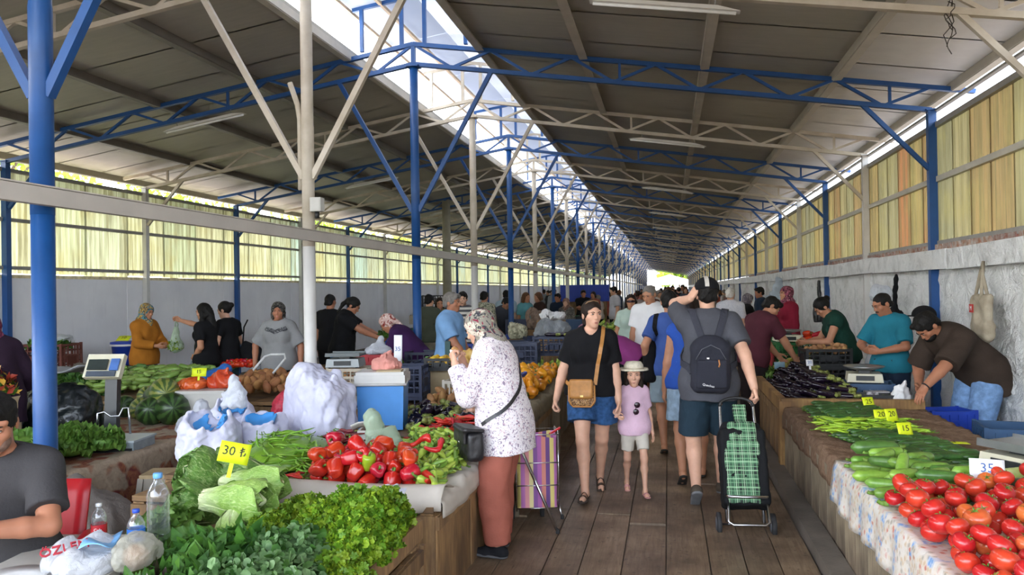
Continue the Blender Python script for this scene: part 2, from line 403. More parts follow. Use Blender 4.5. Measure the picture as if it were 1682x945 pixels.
# ---- left wall
def mat_plaster():
    t = NT('lilac_white_plaster'); co = t.world(); n = t.noise(co, 1.2, 4); c = t.ramp(n, [(.3, 'dedee4'), (.7, 'eeeef2')])
    dr = t.noise(t.world((1, 5, .5)), 3, 4); c = t.mix(t.ramp(dr, [(.6, (0, 0, 0)), (.8, (.3, .3, .3))]), c, lin('c4c3c5'))
    t.l.new(c, t.b.inputs['Base Color']); t.b.inputs['Roughness'].default_value = .75; t.bump(n, .1); return t.m
pls = mat_plaster(); wl_ = thing('wall_left', 'pale plastered wall with translucent ribbed sheets above', 'wall', kind='structure')
y = -3.; meP = MB().box((0, 1.49, .99), (.14, 2.985, 1.98)).mesh('wall_panel', pls)
while y < YE: obj('wall_panel', meP, wl_, (XL - .12, y, 0)); y += 3
meL = ribs(1.05, 1.5, .028, .117).mesh('ribbed_sheet', frL); meLb = ribs(3, 1.5, .018, .15).mesh('ribbed_sheet', frL)
y = 3.
while y < YE: obj('ribbed_sheet', meL if y < 45 else meLb, wl_, (XL - .08 + rnd.uniform(-.01, 0), y, 2.03 + rnd.uniform(-.02, .02))); y += 1 if y < 45 else 3
for z in (2.12, 2.8, 3.5): MB().bar((XL - .04, -3, z), (XL - .04, YE, z), .05, .05).build('sheet_rail', grey, wl_)
MB().bar((XL - .1, -3, 2.0), (XL - .1, YE, 2.0), .1, .05).build('mortar_strip', M('mortar', 'd8cba6', .9, .3, 12, bump=.8), wl_)
# ---- long cable tray and the junction box on the white post
tr = thing('cable_tray', 'long pale cable tray fixed along the row of ridge posts', 'cable tray', (XR + .09, 0, 2.18))
MB().box((0, 45, 0), (.05, 96, .085)).build('tray_body', M('tray_paint', 'b7afa6', .5, .08, 3), tr)
MB().box((-.03, 45, .05), (.11, 96, .008)).build('tray_lid', M('tray_paint', 'b7afa6'), tr)
jb = thing('junction_box', 'small grey junction box on the first white post', 'electrical box', (XR + .1, Y0 + BAY - .04, 2.46))
MB().box((0, 0, 0), (.1, .08, .12)).build('box_body', M('box_grey', 'b8b6b0', .5, .05), jb); MB().box((0, -.042, 0), (.085, .006, .105)).build('box_lid', M('box_grey', 'b8b6b0'), jb)
MB().tube([(0, 0, -.06), (0, 0, -.12)], .02).build('cable_gland', M('black_plastic', '1b1b1c', .5, .1), jb)
cp = thing('conduit', 'angled conduit pipe strapped to the first white post', 'pipe', (XR - .07, Y0 + BAY, 2.6))
MB().tube([(0, 0, 0), (0, 0, .62), (-.02, 0, .75), (-.09, 0, .95)], .025).build('pipe', white, cp)
# ---- fluorescent battens hung under the bottom chords
def batten(x, y, label):
    z = ZR - (ZR - ZE) * abs(x - XR) / 5.97
    o = thing('strip_light', label, 'strip light', (x, y, z - .1), rot=(0, math.atan(SL) * (1 if x > XR else -1), 0))
    MB().box((0, 0, .0), (1.2, .09, .035), taper=.7).build('light_housing', M('batten_white', 'd9d6d0', .4, .05), o)
    MB().tube([(-.57, 0, -.028), (.57, 0, -.028)], .014).build('tube', M('tube_off', 'e4e4e2', .25, .03), o)
    for s in (-.4, .4): MB().tube([(s, 0, .015), (s, 0, .09)], .006, 6).build('hanger', grey, o)
    return o
b0 = batten(0, 6.43, 'white strip light under the first white truss on the right')
for n in range(3, 22, 2):
    copy(b0, (0.02, Y0 + n * BAY, b0.location.z), label='white strip light hung right of the ridge, ' + (ordn[(n - 1) // 2] + ' from the front' if n < 20 else 'far down the hall'))
b1 = batten(-6, 9.43, 'white strip light under the blue truss on the left')
for n in range(4, 14, 2): copy(b1, (-6, Y0 + n * BAY, b1.location.z), label='white strip light hung left of the ridge, ' + ordn[n // 2 - 1] + ' from the front')
# dangling strings on the right of the first white truss
st = thing('string_bundle', 'knotted dark strings dangling from the first white truss', 'string', (2.1, 6.4, 3.78))
for k in range(4):
    pts = [(rnd.uniform(-.02, .02), rnd.uniform(-.02, .02), .02)]
    for j in range(1, 9): pts.append((.03 * math.sin(j * .9 + k * 2) + rnd.uniform(-.015, .015), .01 * k, .02 - j * (.028 + .007 * k)))
    MB().tube(pts, .004, 5).build('string', M('string_dark', '3a332c', .8), st)
# ---- outdoors
lf = M('tree_leaf', '7d9a2c', .6, .3, 2, c2='a7bb46', trans=.4); bark = M('bark', '5a4a3a', .9, .3, 12, bump=.6)
def tree(x, y, h, cr, label, n=900, ls=.16):
    o = thing('tree', label, 'tree', (x, y, 0)); MB().tube([(0, 0, 0), (.05, 0, h * .4), (0, .05, h * .75)], [.16, .12, .07]).build('trunk', bark, o)
    for k in range(5):
        a = k * 1.3; MB().tube([(0, 0, h * .45), (cr * .5 * math.cos(a), cr * .5 * math.sin(a), h * .75)], [.06, .03]).build('branch', bark, o)
    m = MB()
    cl = [(Vector((rnd.gauss(0, cr * .45), rnd.gauss(0, cr * .45), h * .75 + rnd.gauss(0, h * .13))), rnd.uniform(.5, 1)) for _ in range(16)]
    for _ in range(n):
        c, r = rnd.choice(cl); d = Vector((rnd.gauss(0, 1), rnd.gauss(0, 1), rnd.gauss(0, 1))).normalized() * r * cr * .42 * rnd.random() ** .4
        p = c + d; e = Euler((rnd.uniform(0, 6), rnd.uniform(0, 6), rnd.uniform(0, 6))).to_matrix(); L = ls * rnd.uniform(.6, 1.3)
        m.add([p + e @ Vector(q) * L for q in ((-1, 0, 0), (0, -.45, .1), (1, 0, 0), (0, .45, .1))], [(0, 1, 2, 3)])
    m.build('foliage', lf, o, kind='stuff'); return o
tree(-14, 13.6, 6.2, 2.6, 'yellow-green tree above the left wall behind the first blue post', 2600, .12)
tree(-15.5, 22.5, 6.0, 2.4, 'yellow-green tree above the left wall between first posts', 2400, .12)
tree(-15.5, 33, 6.0, 2.6, 'leafy tree beyond the left wall above the middle sheets', 1500, .15)
tree(-15.5, 45, 6.5, 3, 'leafy tree beyond the left wall further down', 1200, .18)
tree(2.0, 150, 6.5, 5, 'bright green tree outside the far end of the hall', 2600, .5); tree(-16, 165, 7, 5, 'green tree outside the far end, partly hidden', 1500, .5)
aw = M('awning_white', 'f2f0ec', .6, .04)
for x, y, l in ((-9, 126, 'left'), (.2, 128, 'middle'), (9.4, 130, 'right')):
    o = thing('market_tent', f'white peaked market tent outside the far exit, {l} one', 'tent', (x, y, 0))
    MB().lathe([(4.2, 2.3), (4.2, 2.7), (.1, 3.9)], 4, smooth=False).build('canopy', aw, o)
    for sx in (-2.8, 2.8):
        for sy in (-2.8, 2.8): MB().tube([(sx, sy, 0), (sx, sy, 2.4)], .04, 6).build('pole', whitep, o)
po = thing('utility_pole', 'weathered round concrete pole by the left stalls', 'pole', (-6.0, 21, 0)); MB().tube([(0, 0, 0), (0, 0, 4.2)], [.13, .11], 14).build('shaft', M('pole_tan', '8f8a78', .8, .15, 5), po)
# ================= smooth-field modelling (bodies, clothes, bags, sacks) =================
V = lambda *a: np.array(a, dtype=np.float64)
def unit(v): v = np.asarray(v, float); return v / (np.linalg.norm(v) + 1e-12)
def rotm(axis, deg):
    a = unit(axis); c, s = math.cos(R(deg)), math.sin(R(deg)); x, y, z = a
    return np.array([[c + x*x*(1-c), x*y*(1-c) - z*s, x*z*(1-c) + y*s], [y*x*(1-c) + z*s, c + y*y*(1-c), y*z*(1-c) - x*s], [z*x*(1-c) - y*s, z*y*(1-c) + x*s, c + z*z*(1-c)]])
# primitives: dict(t,'..',k=blend,op='u'|'s'|'i')
def C(a, b, r1, r2=None, k=.02, op='u', flat=None, fr=None, fs=1.):
    return dict(t='c', a=V(*a), b=V(*b), r1=r1, r2=r1 if r2 is None else r2, k=k, op=op, flat=flat, fr=None if fr is None else V(*unit(fr)), fs=fs)
def E(c, rad, M_=None, k=.02, op='u'): return dict(t='e', c=V(*c), rad=V(*rad), M=np.eye(3) if M_ is None else M_, k=k, op=op)
def BX(c, half, M_=None, rd=.01, k=.005, op='u'): return dict(t='b', c=V(*c), h=V(*half), M=np.eye(3) if M_ is None else M_, rd=rd, k=k, op=op)
def PL(n, d, k=0): n = unit(n); return dict(t='p', n=n, d=d, k=k, op='x')     # keep n.p<d
def NS(amp, freq, seed=0, st=(1, 1, 1)): return dict(t='n', amp=amp, fr=freq, seed=seed, st=st, op='n', k=0)
def NP(p): return dict(p)
def ev(p, X, Y, Z):
    t = p['t']
    if t == 'c':
        a, b = p['a'], p['b']; ba = b - a; L2 = ba @ ba + 1e-12
        px, py, pz = X - a[0], Y - a[1], Z - a[2]
        tt = (px * ba[0] + py * ba[1] + pz * ba[2]) / L2; tc = np.clip(tt, 0, 1)
        qx, qy, qz = px - ba[0] * tc, py - ba[1] * tc, pz - ba[2] * tc
        if p['fr'] is not None:
            f = p['fr']; dd = (qx * f[0] + qy * f[1] + qz * f[2]) * (p['fs'] - 1); qx, qy, qz = qx + f[0] * dd, qy + f[1] * dd, qz + f[2] * dd
        d = np.sqrt(qx * qx + qy * qy + qz * qz) - (p['r1'] + (p['r2'] - p['r1']) * tc)
        if p['flat'] is not None:
            L = math.sqrt(L2)
            if 'b' in p['flat']: d = np.maximum(d, (tt - 1) * L)
            if 'a' in p['flat']: d = np.maximum(d, -tt * L)
        return d
    if t == 'p': return X * p['n'][0] + Y * p['n'][1] + Z * p['n'][2] - p['d']
    c, m = p['c'], p['M']; x, y, z = X - c[0], Y - c[1], Z - c[2]
    u = [m[0, i] * x + m[1, i] * y + m[2, i] * z for i in range(3)]
    if t == 'e':
        r = p['rad']; k0 = np.sqrt((u[0] / r[0]) ** 2 + (u[1] / r[1]) ** 2 + (u[2] / r[2]) ** 2)
        k1 = np.sqrt((u[0] / r[0] ** 2) ** 2 + (u[1] / r[1] ** 2) ** 2 + (u[2] / r[2] ** 2) ** 2)
        return k0 * (k0 - 1) / np.maximum(k1, 1e-9)
    h = p['h'] - p['rd']; q = [np.abs(u[i]) - h[i] for i in range(3)]
    o = np.sqrt(sum(np.maximum(e, 0) ** 2 for e in q)); return o + np.minimum(np.maximum(np.maximum(q[0], q[1]), q[2]), 0) - p['rd']
def nz(p, X, Y, Z):
    rs = np.random.RandomState(p['seed']); o = 0; s = p['st']
    for i in range(5):
        d = rs.normal(size=3) * p['fr'] * (.6 + .35 * i); ph = rs.rand() * 7
        o = o + np.sin(X * d[0] * s[0] + Y * d[1] * s[1] + Z * d[2] * s[2] + ph + 1.3 * math.sqrt(i) * np.sin(X * d[1] * s[0] * .6 + Z * d[0] * s[2] * .6)) / (1 + .4 * i)
    return o * p['amp'] * .5
def bounds(p):
    if p['t'] == 'c':
        m = max(p['r1'], p['r2']) / min(1, p['fs']); return np.minimum(p['a'], p['b']) - m, np.maximum(p['a'], p['b']) + m
    h = p['rad'] if p['t'] == 'e' else p['h']; q = np.abs(p['M']) @ h; return p['c'] - q, p['c'] + q
def field(prims, lo, hi, h):
    n = np.maximum(((hi - lo) / h).astype(int) + 2, 3); ax = [lo[i] + h * np.arange(n[i]) for i in range(3)]
    f = np.full(tuple(n), .3, np.float32)
    for p in prims:
        op = p['op']
        if op in 'xn':
            sl = (slice(None),) * 3
        else:
            a, b = bounds(p); mg = p['k'] + 2.5 * h; i0 = np.clip(((a - mg - lo) / h).astype(int), 0, n); i1 = np.clip(((b + mg - lo) / h).astype(int) + 2, 0, n)
            if (i1 <= i0).any(): continue
            sl = tuple(slice(i0[i], i1[i]) for i in range(3))
        X = ax[0][sl[0]][:, None, None]; Y = ax[1][sl[1]][None, :, None]; Z = ax[2][sl[2]][None, None, :]
        g = f[sl]
        if op == 'n': f[sl] = g + nz(p, X, Y, Z); continue
        d = ev(p, X, Y, Z); k = p['k']
        if op == 'u':
            if k > 0: q = np.maximum(k - np.abs(g - d), 0) / k; f[sl] = np.minimum(g, d) - q * q * k * .25
            else: f[sl] = np.minimum(g, d)
        elif op == 'x': f[sl] = np.maximum(g, d)
        elif op == 's':
            if k > 0: q = np.maximum(k - np.abs(g + d), 0) / k; f[sl] = np.maximum(g, -d) + q * q * k * .25
            else: f[sl] = np.maximum(g, -d)
    return f
def netmesh(f, lo, h):
    """surface nets"""
    s = f < 0; nx, ny, nzz = f.shape
    cnt = np.zeros((nx - 1, ny - 1, nzz - 1), np.int8)
    for i in (0, 1):
        for j in (0, 1):
            for k in (0, 1): cnt += s[i:nx - 1 + i, j:ny - 1 + j, k:nzz - 1 + k]
    act = np.argwhere((cnt > 0) & (cnt < 8)); idx = np.full(cnt.shape, -1, np.int32)
    idx[act[:, 0], act[:, 1], act[:, 2]] = np.arange(len(act))
    acc = np.zeros((len(act), 3)); num = np.zeros(len(act))
    cs = [(0, 0, 0), (1, 0, 0), (0, 1, 0), (1, 1, 0), (0, 0, 1), (1, 0, 1), (0, 1, 1), (1, 1, 1)]
    vals = [f[act[:, 0] + c[0], act[:, 1] + c[1], act[:, 2] + c[2]] for c in cs]
    for a in range(8):
        for b in range(a + 1, 8):
            if sum(abs(cs[a][i] - cs[b][i]) for i in range(3)) != 1: continue
            va, vb = vals[a], vals[b]; cr = (va < 0) != (vb < 0); t = np.where(cr, va / np.where(cr, va - vb, 1), 0)
            for i in range(3): acc[:, i] += np.where(cr, cs[a][i] + t * (cs[b][i] - cs[a][i]), 0)
            num += cr
    vs = (act + acc / num[:, None]) * h + lo
    fs = []
    for ax in range(3):
        a1, a2 = [(1, 2), (2, 0), (0, 1)][ax]
        sl0 = [slice(None)] * 3; sl1 = [slice(None)] * 3; sl0[ax] = slice(0, -1); sl1[ax] = slice(1, None)
        e = np.argwhere(s[tuple(sl0)] != s[tuple(sl1)]); e = e[(e[:, a1] > 0) & (e[:, a2] > 0) & (e[:, a1] < f.shape[a1] - 1) & (e[:, a2] < f.shape[a2] - 1)]
        if not len(e): continue
        def g(d1, d2):
            q = e.copy(); q[:, a1] -= d1; q[:, a2] -= d2; return idx[q[:, 0], q[:, 1], q[:, 2]]
        quad = np.stack([g(1, 1), g(0, 1), g(0, 0), g(1, 0)], 1)
        fl_ = ~s[e[:, 0], e[:, 1], e[:, 2]]; quad[fl_] = quad[fl_][:, ::-1]; fs.append(quad)
    return vs, (np.concatenate(fs) if fs else np.zeros((0, 4), int))
def np_mesh(name, parts, mats):
    vs = np.concatenate([p[0] for p in parts]); o = 0; fs = []; mi = []
    for p in parts: fs.append(p[1] + o); o += len(p[0]); mi.append(np.full(len(p[1]), p[2] if len(p) > 2 else 0, np.int32))
    fs = np.concatenate(fs); mi = np.concatenate(mi); fs = fs[(fs >= 0).all(1)] if len(fs) else fs
    me = bpy.data.meshes.new(name); me.vertices.add(len(vs)); me.vertices.foreach_set('co', vs.astype(np.float32).ravel())
    me.loops.add(fs.size); me.loops.foreach_set('vertex_index', fs.ravel().astype(np.int32)); me.polygons.add(len(fs))
    me.polygons.foreach_set('loop_start', np.arange(0, fs.size, 4, dtype=np.int32))
    me.polygons.foreach_set('use_smooth', np.ones(len(fs), bool))
    for m in (mats if isinstance(mats, (list, tuple)) else [mats]): me.materials.append(m)
    if len(mi) == len(fs): me.polygons.foreach_set('material_index', mi)
    me.update(calc_edges=True); me.validate(); return me
def sdf_mesh(prims, h, box=None):
    if box is None:
        bs = [bounds(p) for p in prims if p['op'] == 'u']; lo = np.min([b[0] for b in bs], 0) - 3 * h - .01; hi = np.max([b[1] for b in bs], 0) + 3 * h + .01
    else: lo, hi = V(*box[0]), V(*box[1])
    return netmesh(field(prims, lo, hi, h), lo, h)
def sdf_obj(name, prims, h, mat, parent=None, loc=None, box=None, **kw):
    v, f = sdf_mesh(prims, h, box); return obj(name, np_mesh(name, [(v, f)], mat), parent, loc, **kw)
def onsurf(prims, pts, off=.004, it=8):
    """push points to the surface of a field plus an offset (for straps and bands)"""
    P = np.array(pts, float)
    def val(Q):
        X, Y, Z = Q[:, 0], Q[:, 1], Q[:, 2]; f = np.full(len(Q), .3)
        for p in prims:
            if p['op'] == 'n': continue
            d = ev(p, X, Y, Z)
            if p['op'] == 'u':
                k = max(p['k'], 1e-6); q = np.maximum(k - np.abs(f - d), 0) / k; f = np.minimum(f, d) - q * q * k * .25
            elif p['op'] == 'x': f = np.maximum(f, d)
        return f
    for _ in range(it):
        v = val(P); e = 2e-3; g = np.stack([(val(P + np.eye(3)[i] * e) - v) / e for i in range(3)], 1); g /= np.linalg.norm(g, axis=1)[:, None] + 1e-9
        P -= g * (v - off)[:, None] * .9
    return P
def ribbon(pts, w, th, nrm=None):
    m = MB(); n = len(pts); pts = [Vector(p) for p in pts]; vs = []
    for i, p in enumerate(pts):
        t = (pts[min(i + 1, n - 1)] - pts[max(i - 1, 0)]).normalized(); N = Vector(nrm[i]) if nrm is not None else Vector((0, 1, 0)); s = t.cross(N).normalized(); N = s.cross(t)
        for a, b in ((-1, -1), (1, -1), (1, 1), (-1, 1)): vs.append(p + s * (a * w / 2) + N * (b * th / 2))
    fs = [(4*i + k, 4*i + (k + 1) % 4, 4*i + 4 + (k + 1) % 4, 4*i + 4 + k) for i in range(n - 1) for k in range(4)] + [(3, 2, 1, 0), (4*n-4, 4*n-3, 4*n-2, 4*n-1)]
    return m.add(vs, fs)
def ik(S, T, l1, l2, pole):
    S, T = V(*S), V(*T); d = T - S; L = np.linalg.norm(d); Lm = (l1 + l2) * .995
    if L > Lm: T = S + d / L * Lm; d = T - S; L = Lm
    L = max(L, abs(l1 - l2) + .02); u = unit(d); a = (l1 * l1 - l2 * l2 + L * L) / (2 * L); hh = math.sqrt(max(l1 * l1 - a * a, 0))
    p = V(*pole); p = p - u * (p @ u); return S + u * a + unit(p) * hh, T

# ================= people =================
def skin(name, c): return M(name, c, .48, .07, 14, per=0, spec=.35, sss=.06)
SK = [skin('skin_fair', 'cf9f83'), skin('skin_tan', 'b98467'), skin('skin_olive', 'a97257'), skin('skin_rosy', 'd3a48b')]
eyew = M('eye_white', 'd9d3cc', .3, .02); iris = M('eye_iris', '2a1a10', .25, .1); lipm = M('lip', 'a5635a', .45, .05); lipd = M('lip_dark', '8d5347', .5, .05)
browm = M('eyebrow_dark', '2a1d16', .9, .2); browg = M('eyebrow_grey', '6b625c', .9, .2)
def hairmat(name, c):
    if name in MATS: return MATS[name]
    t = NT(name); n = t.noise(t.coord('Object', (60, 60, 6)), 3, 3); a = lin(c)
    t.l.new(t.ramp(n, [(.3, tuple(x * .6 for x in a[:3])), (.7, tuple(min(1, x * 1.5 + .008) for x in a[:3]))]), t.b.inputs['Base Color']); t.b.inputs['Roughness'].default_value = .6; t.b.inputs['Specular IOR Level'].default_value = .2; t.bump(n, .6, .004); MATS[name] = t.m; return t.m
HB, HD, HG, HW, HR = hairmat('hair_black', '0e0b09'), hairmat('hair_brown', '21150e'), hairmat('hair_grey', '77726d'), hairmat('hair_white', 'c9c5bf'), hairmat('hair_light_brown', '5a3a22')
def cloth(name, c, var=.1, scale=6, c2=None, rough=.85, per=0): return M('cloth_' + name, c, rough, var, scale, c2=c2, bump=.25, bscale=90, per=per, spec=.2)
def printcloth(name, base, cols, scale=22, cover=.5, dist=1.5):
    """cloth printed with scattered motifs"""
    n0 = 'cloth_' + name
    if n0 in MATS: return MATS[n0]
    t = NT(n0); co = t.coord('Object'); c = lin(base)
    for i, q in enumerate(cols):
        t2 = t.coord('Object', (1 + .1 * i, 1, 1 - .08 * i)); f = t.noise(t2, scale * (1 + .3 * i), 2, dist + i)
        c = t.mix(t.ramp(f, [(cover + .04 * i, (0, 0, 0)), (cover + .04 * i + .03, (1, 1, 1))]), c, lin(q))
    t.l.new(c, t.b.inputs['Base Color']); t.b.inputs['Roughness'].default_value = .8; t.b.inputs['Specular IOR Level'].default_value = .2
    t.bump(t.noise(co, 60, 3), .2, .01); MATS[n0] = t.m; return t.m
def stripecloth(name, cols, axis=2, freq=40):
    n0 = 'cloth_' + name
    if n0 in MATS: return MATS[n0]
    t = NT(n0); co = t.coord('Object'); s = t.node('ShaderNodeSeparateXYZ'); t.l.new(co, s.inputs[0])
    f = t.math('FRACT', t.math('MULTIPLY', s.outputs[axis], freq / 10.)); c = t.ramp(f, [(i / len(cols), q) for i, q in enumerate(cols)], 'CONSTANT')
    t.l.new(c, t.b.inputs['Base Color']); t.b.inputs['Roughness'].default_value = .8; MATS[n0] = t.m; return t.m
class Person: pass
def person(label, pos, face, H=1.7, sex='m', res=.012, skinm=None, build=1., lean=0, lean2=0, side=0, twist=0, head=(0, 0), hip=None, arms=None, feet=None, grip=(.35, .35), hands=(None, None),
           top=None, bottom=None, shoes=None, hair=None, scarf=None, cap=None, face_detail=True, group=None, brow=None, extras=None, name='person', seatz=None, knees=None, tanktop=False, child=False):
    """pos: ground point; face: heading in degrees (90 = away from the camera along the hall, 270 = towards it).
    arms: per side (hand target in right/forward/up metres, elbow hint) or None; feet: per side (right, forward, ankle height, toe yaw, toe pitch)."""
    skinm = skinm or SK[1]; o = thing(name, label, 'person', (pos[0], pos[1], 0), R(face - 90), group)
    k = H / 1.75; fem = sex == 'f'; b = build
    P = V(0, 0, (.53 * H if hip is None else hip)) if not isinstance(hip, (tuple, list)) else V(*hip)
    M1 = rotm((1, 0, 0), -lean) @ rotm((0, 1, 0), side); M2 = rotm((0, 0, 1), twist) @ rotm((1, 0, 0), -lean - lean2) @ rotm((0, 1, 0), side)
    up1, up2 = M1[:, 2], M2[:, 2]; rt1, rt2 = M1[:, 0], M2[:, 0]; fw1, fw2 = M1[:, 1], M2[:, 1]
    Wp = P + up1 * .105 * H; Cp = Wp + up2 * .11 * H; N = Cp + up2 * .085 * H
    Mh = M2 @ rotm((0, 0, 1), head[0]) @ rotm((1, 0, 0), -head[1]) if not child else M2 @ rotm((0, 0, 1), head[0]) @ rotm((1, 0, 0), -head[1])
    hs = k * (1.0 if not child else 1.32); hu, hf, hr = Mh[:, 2], Mh[:, 1], Mh[:, 0]
    Nk = N + (up2 * .6 + hu * .4) * .045 * H + fw2 * .008 * H
    hc = Nk + hu * .075 * k * (1.0 if not child else 1.15) + hf * .012 * hs            # head centre (ear level)
    def hp(x, y, z): return hc + (hr * x + hf * y + hu * z) * hs
    sw = (.083 if fem else .094) * H * (1 + (b - 1) * .5) * (.88 if child else 1)
    S = [N - up2 * .034 * H + rt2 * s * sw for s in (-1, 1)]
    ua, fa = .168 * H, .15 * H
    EL = []; WR = []
    for i, s in enumerate((-1, 1)):
        a = arms[i] if arms else None
        if a is None: a = ((s * (sw + .07 * k), .05 * k, S[i][2] - .315 * H * .99), (s * .5, -1, 0))
        e, w = ik(S[i], a[0], ua, fa, a[1]); EL.append(e); WR.append(w)
    HJ = [P + rt1 * s * .052 * H - V(0, 0, .005) for s in (-1, 1)]; th, sh = .245 * H, .24 * H
    KN = []; AN = []; FD = []
    for i, s in enumerate((-1, 1)):
        q = (feet[i] if feet else None) or (s * .095 * k, 0, .06 * k, -s * 10, 0)
        kp = (knees[i] if knees else None) or (s * .12, 1, 0)
        e, w = ik(HJ[i], (q[0], q[1], q[2]), th, sh, kp); KN.append(e); AN.append(w)
        yy, pp = R(-q[3]), R(q[4]); FD.append(V(-math.sin(yy) * math.cos(pp), math.cos(yy) * math.cos(pp), math.sin(pp)))
    # ---- body field
    g = 1.06 if not fem else 1.0
    torso = [E(P + up1 * .0 * H, V(.098 * (1.06 if fem else 1), .075, .085) * H * b, M1, .05), E(P - fw1 * .028 * H - up1 * .02 * H, V(.085, .06, .065) * H * b, M1, .04),
             C(P + up1 * .03 * H, Wp, .068 * H * b, .066 * H * b, .06, fr=rt1, fs=.72), E(Wp + fw1 * .008 * H, V(.083 if fem else .09, .066, .1) * H * b, M2, .05),
             E(Cp + up2 * .01 * H, V(.088 if fem else .1, .064 * g, .1) * H * b, M2, .05), C(S[0] * .78 + S[1] * .22 - up2 * .012 * H, S[1] * .78 + S[0] * .22 - up2 * .012 * H, .04 * H, .04 * H, .05),
             C(N - up2 * .03 * H, S[0], .034 * H, .03 * H, .04), C(N - up2 * .03 * H, S[1], .034 * H, .03 * H, .04)]
    if fem and not child: torso += [E(Cp + fw2 * .052 * H - up2 * .012 * H + rt2 * s * .042 * H, V(.04, .034, .04) * H * b, M2, .04) for s in (-1, 1)]
    if child: torso = torso[:]
    armp = []; legs = []
    t_ = (.9 if fem else 1.0) * (.9 if child else 1) * (1 + (b - 1) * .7)
    for i in (0, 1):
        armp += [C(S[i], EL[i], .034 * H * t_, .026 * H * t_, .03), C(EL[i], EL[i] * .65 + WR[i] * .35, .0255 * H * t_, .0255 * H * t_, .015), C(EL[i] * .65 + WR[i] * .35, WR[i], .0255 * H * t_, .0165 * H * t_, .01)]
        kd = unit(KN[i] - HJ[i]); calf = KN[i] * .68 + AN[i] * .32; bk = unit(np.cross(rt1, AN[i] - KN[i])); bk = bk if bk @ V(0, 1, 0) < 0 else -bk
        legs += [C(HJ[i], KN[i], .058 * H * t_ * (1.06 if fem else 1), .033 * H * t_, .03), C(KN[i], calf + bk * .012 * H, .033 * H * t_, .034 * H * t_, .025), C(calf + bk * .01 * H, AN[i], .033 * H * t_, .0195 * H * t_, .02)]
    neck = [C(N - up2 * .02 * H, hc - hu * .03 * hs, .032 * H * (.86 if fem else 1.05) * (.85 if child else 1), .03 * H * (.84 if fem else 1.03) * (.9 if child else 1), .025)]
    hd = [E(hp(0, -.012, .035), V(.074, .094, .083) * hs, Mh, .02), E(hp(0, .03, -.034), V(.055, .064, .07) * hs, Mh, .03), E(hp(0, .068, -.087), V(.026, .022, .02) * hs, Mh, .028)]
    for s in (-1, 1): hd += [E(hp(s * .042, .058, -.014), V(.022, .022, .022) * hs, Mh, .02), C(hp(s * .052, .062, .036), hp(s * .012, .083, .034), .01 * hs, .01 * hs, .02), E(hp(s * .076, -.012, -.005), V(.01, .021, .032) * hs, Mh, .008)]
    if face_detail:
        for s in (-1, 1): hd += [dict(E(hp(s * .031, .098, .014), V(.02, .016, .012) * hs, Mh, .012), op='s')]
        hd += [C(hp(0, .085, .018), hp(0, .104, -.018), .0075 * hs, .0105 * hs, .012), C(hp(-.011, .094, -.022), hp(.011, .094, -.022), .008 * hs, .008 * hs, .008), E(hp(0, .083, -.056), V(.026, .014, .017) * hs, Mh, .014)]
        for s in (-1, 1): hd += [E(hp(s * .031, .08, .014), V(.016, .011, .0105) * hs, Mh, .004)]
    # ---- hands
    hand = []; hb = []; hsz = k * (.92 if fem else 1) * (1.0 if not child else .95)
    for i, s in enumerate((-1, 1)):
        d = unit(WR[i] - EL[i]); hv = hands[i]; pn = V(*hv[0]) if hv else V(-s, .25, .1)         # palm normal
        if hv and len(hv) > 1: d = unit(V(*hv[1]))
        pn = unit(pn - d * (pn @ d)); ac = np.cross(d, pn) ; ac = ac * (1 if ac @ V(0, 1, .3) > 0 else -1)   # towards the thumb side
        gp = grip[i]; w0 = WR[i]; q = lambda a, c_, n_: w0 + (d * a + ac * c_ + pn * n_) * hsz
        hand += [C(w0, q(.03, 0, 0), .021 * hsz, .024 * hsz, .012, fr=pn, fs=1.35), BX(q(.056, 0, .0), V(.04, .036, .0125) * hsz, np.stack([d, ac, pn], 1), .011 * hsz, .012)]
        for j in range(4):
            c0 = (.028 - .0185 * j); L = (.072, .08, .074, .058)[j]; a = gp * (1.05 + .12 * j); p0 = q(.088 - .003 * abs(j - 1.2), c0, 0); r_ = (.0093, .0095, .009, .008)[j]
            for seg, (fr_, ad) in enumerate(((.45, .75), (.31, 1.0), (.24, .8))):
                dr = d * math.cos(a) + pn * math.sin(a) + ac * (.1 - .07 * j) * (1 - gp) * .8; p1 = p0 + unit(dr) * L * fr_ * hsz; hand.append(C(p0, p1, r_ * hsz * (1 - .08 * seg), r_ * hsz * (.92 - .1 * seg), .003)); p0 = p1; a += gp * 1.15 * ad + .06
        t0, t1 = q(.018, .026, .006), q(.05, .05, .018 + .014 * gp); t2 = t1 + unit(d * (.9 - .3 * gp) + ac * (.35 - .7 * gp) + pn * (.25 + .6 * gp)) * .03 * hsz; t3 = t2 + unit(d * (.9 - .4 * gp) - ac * .9 * gp + pn * (.2 + .5 * gp)) * .026 * hsz
        hand += [C(t0, t1, .016 * hsz, .012 * hsz, .012), C(t1, t2, .0115 * hsz, .0105 * hsz, .004), C(t2, t3, .0105 * hsz, .0085 * hsz, .003)]
        hb.append(w0 + d * .08 * hsz)
    # ---- feet
    foot = []
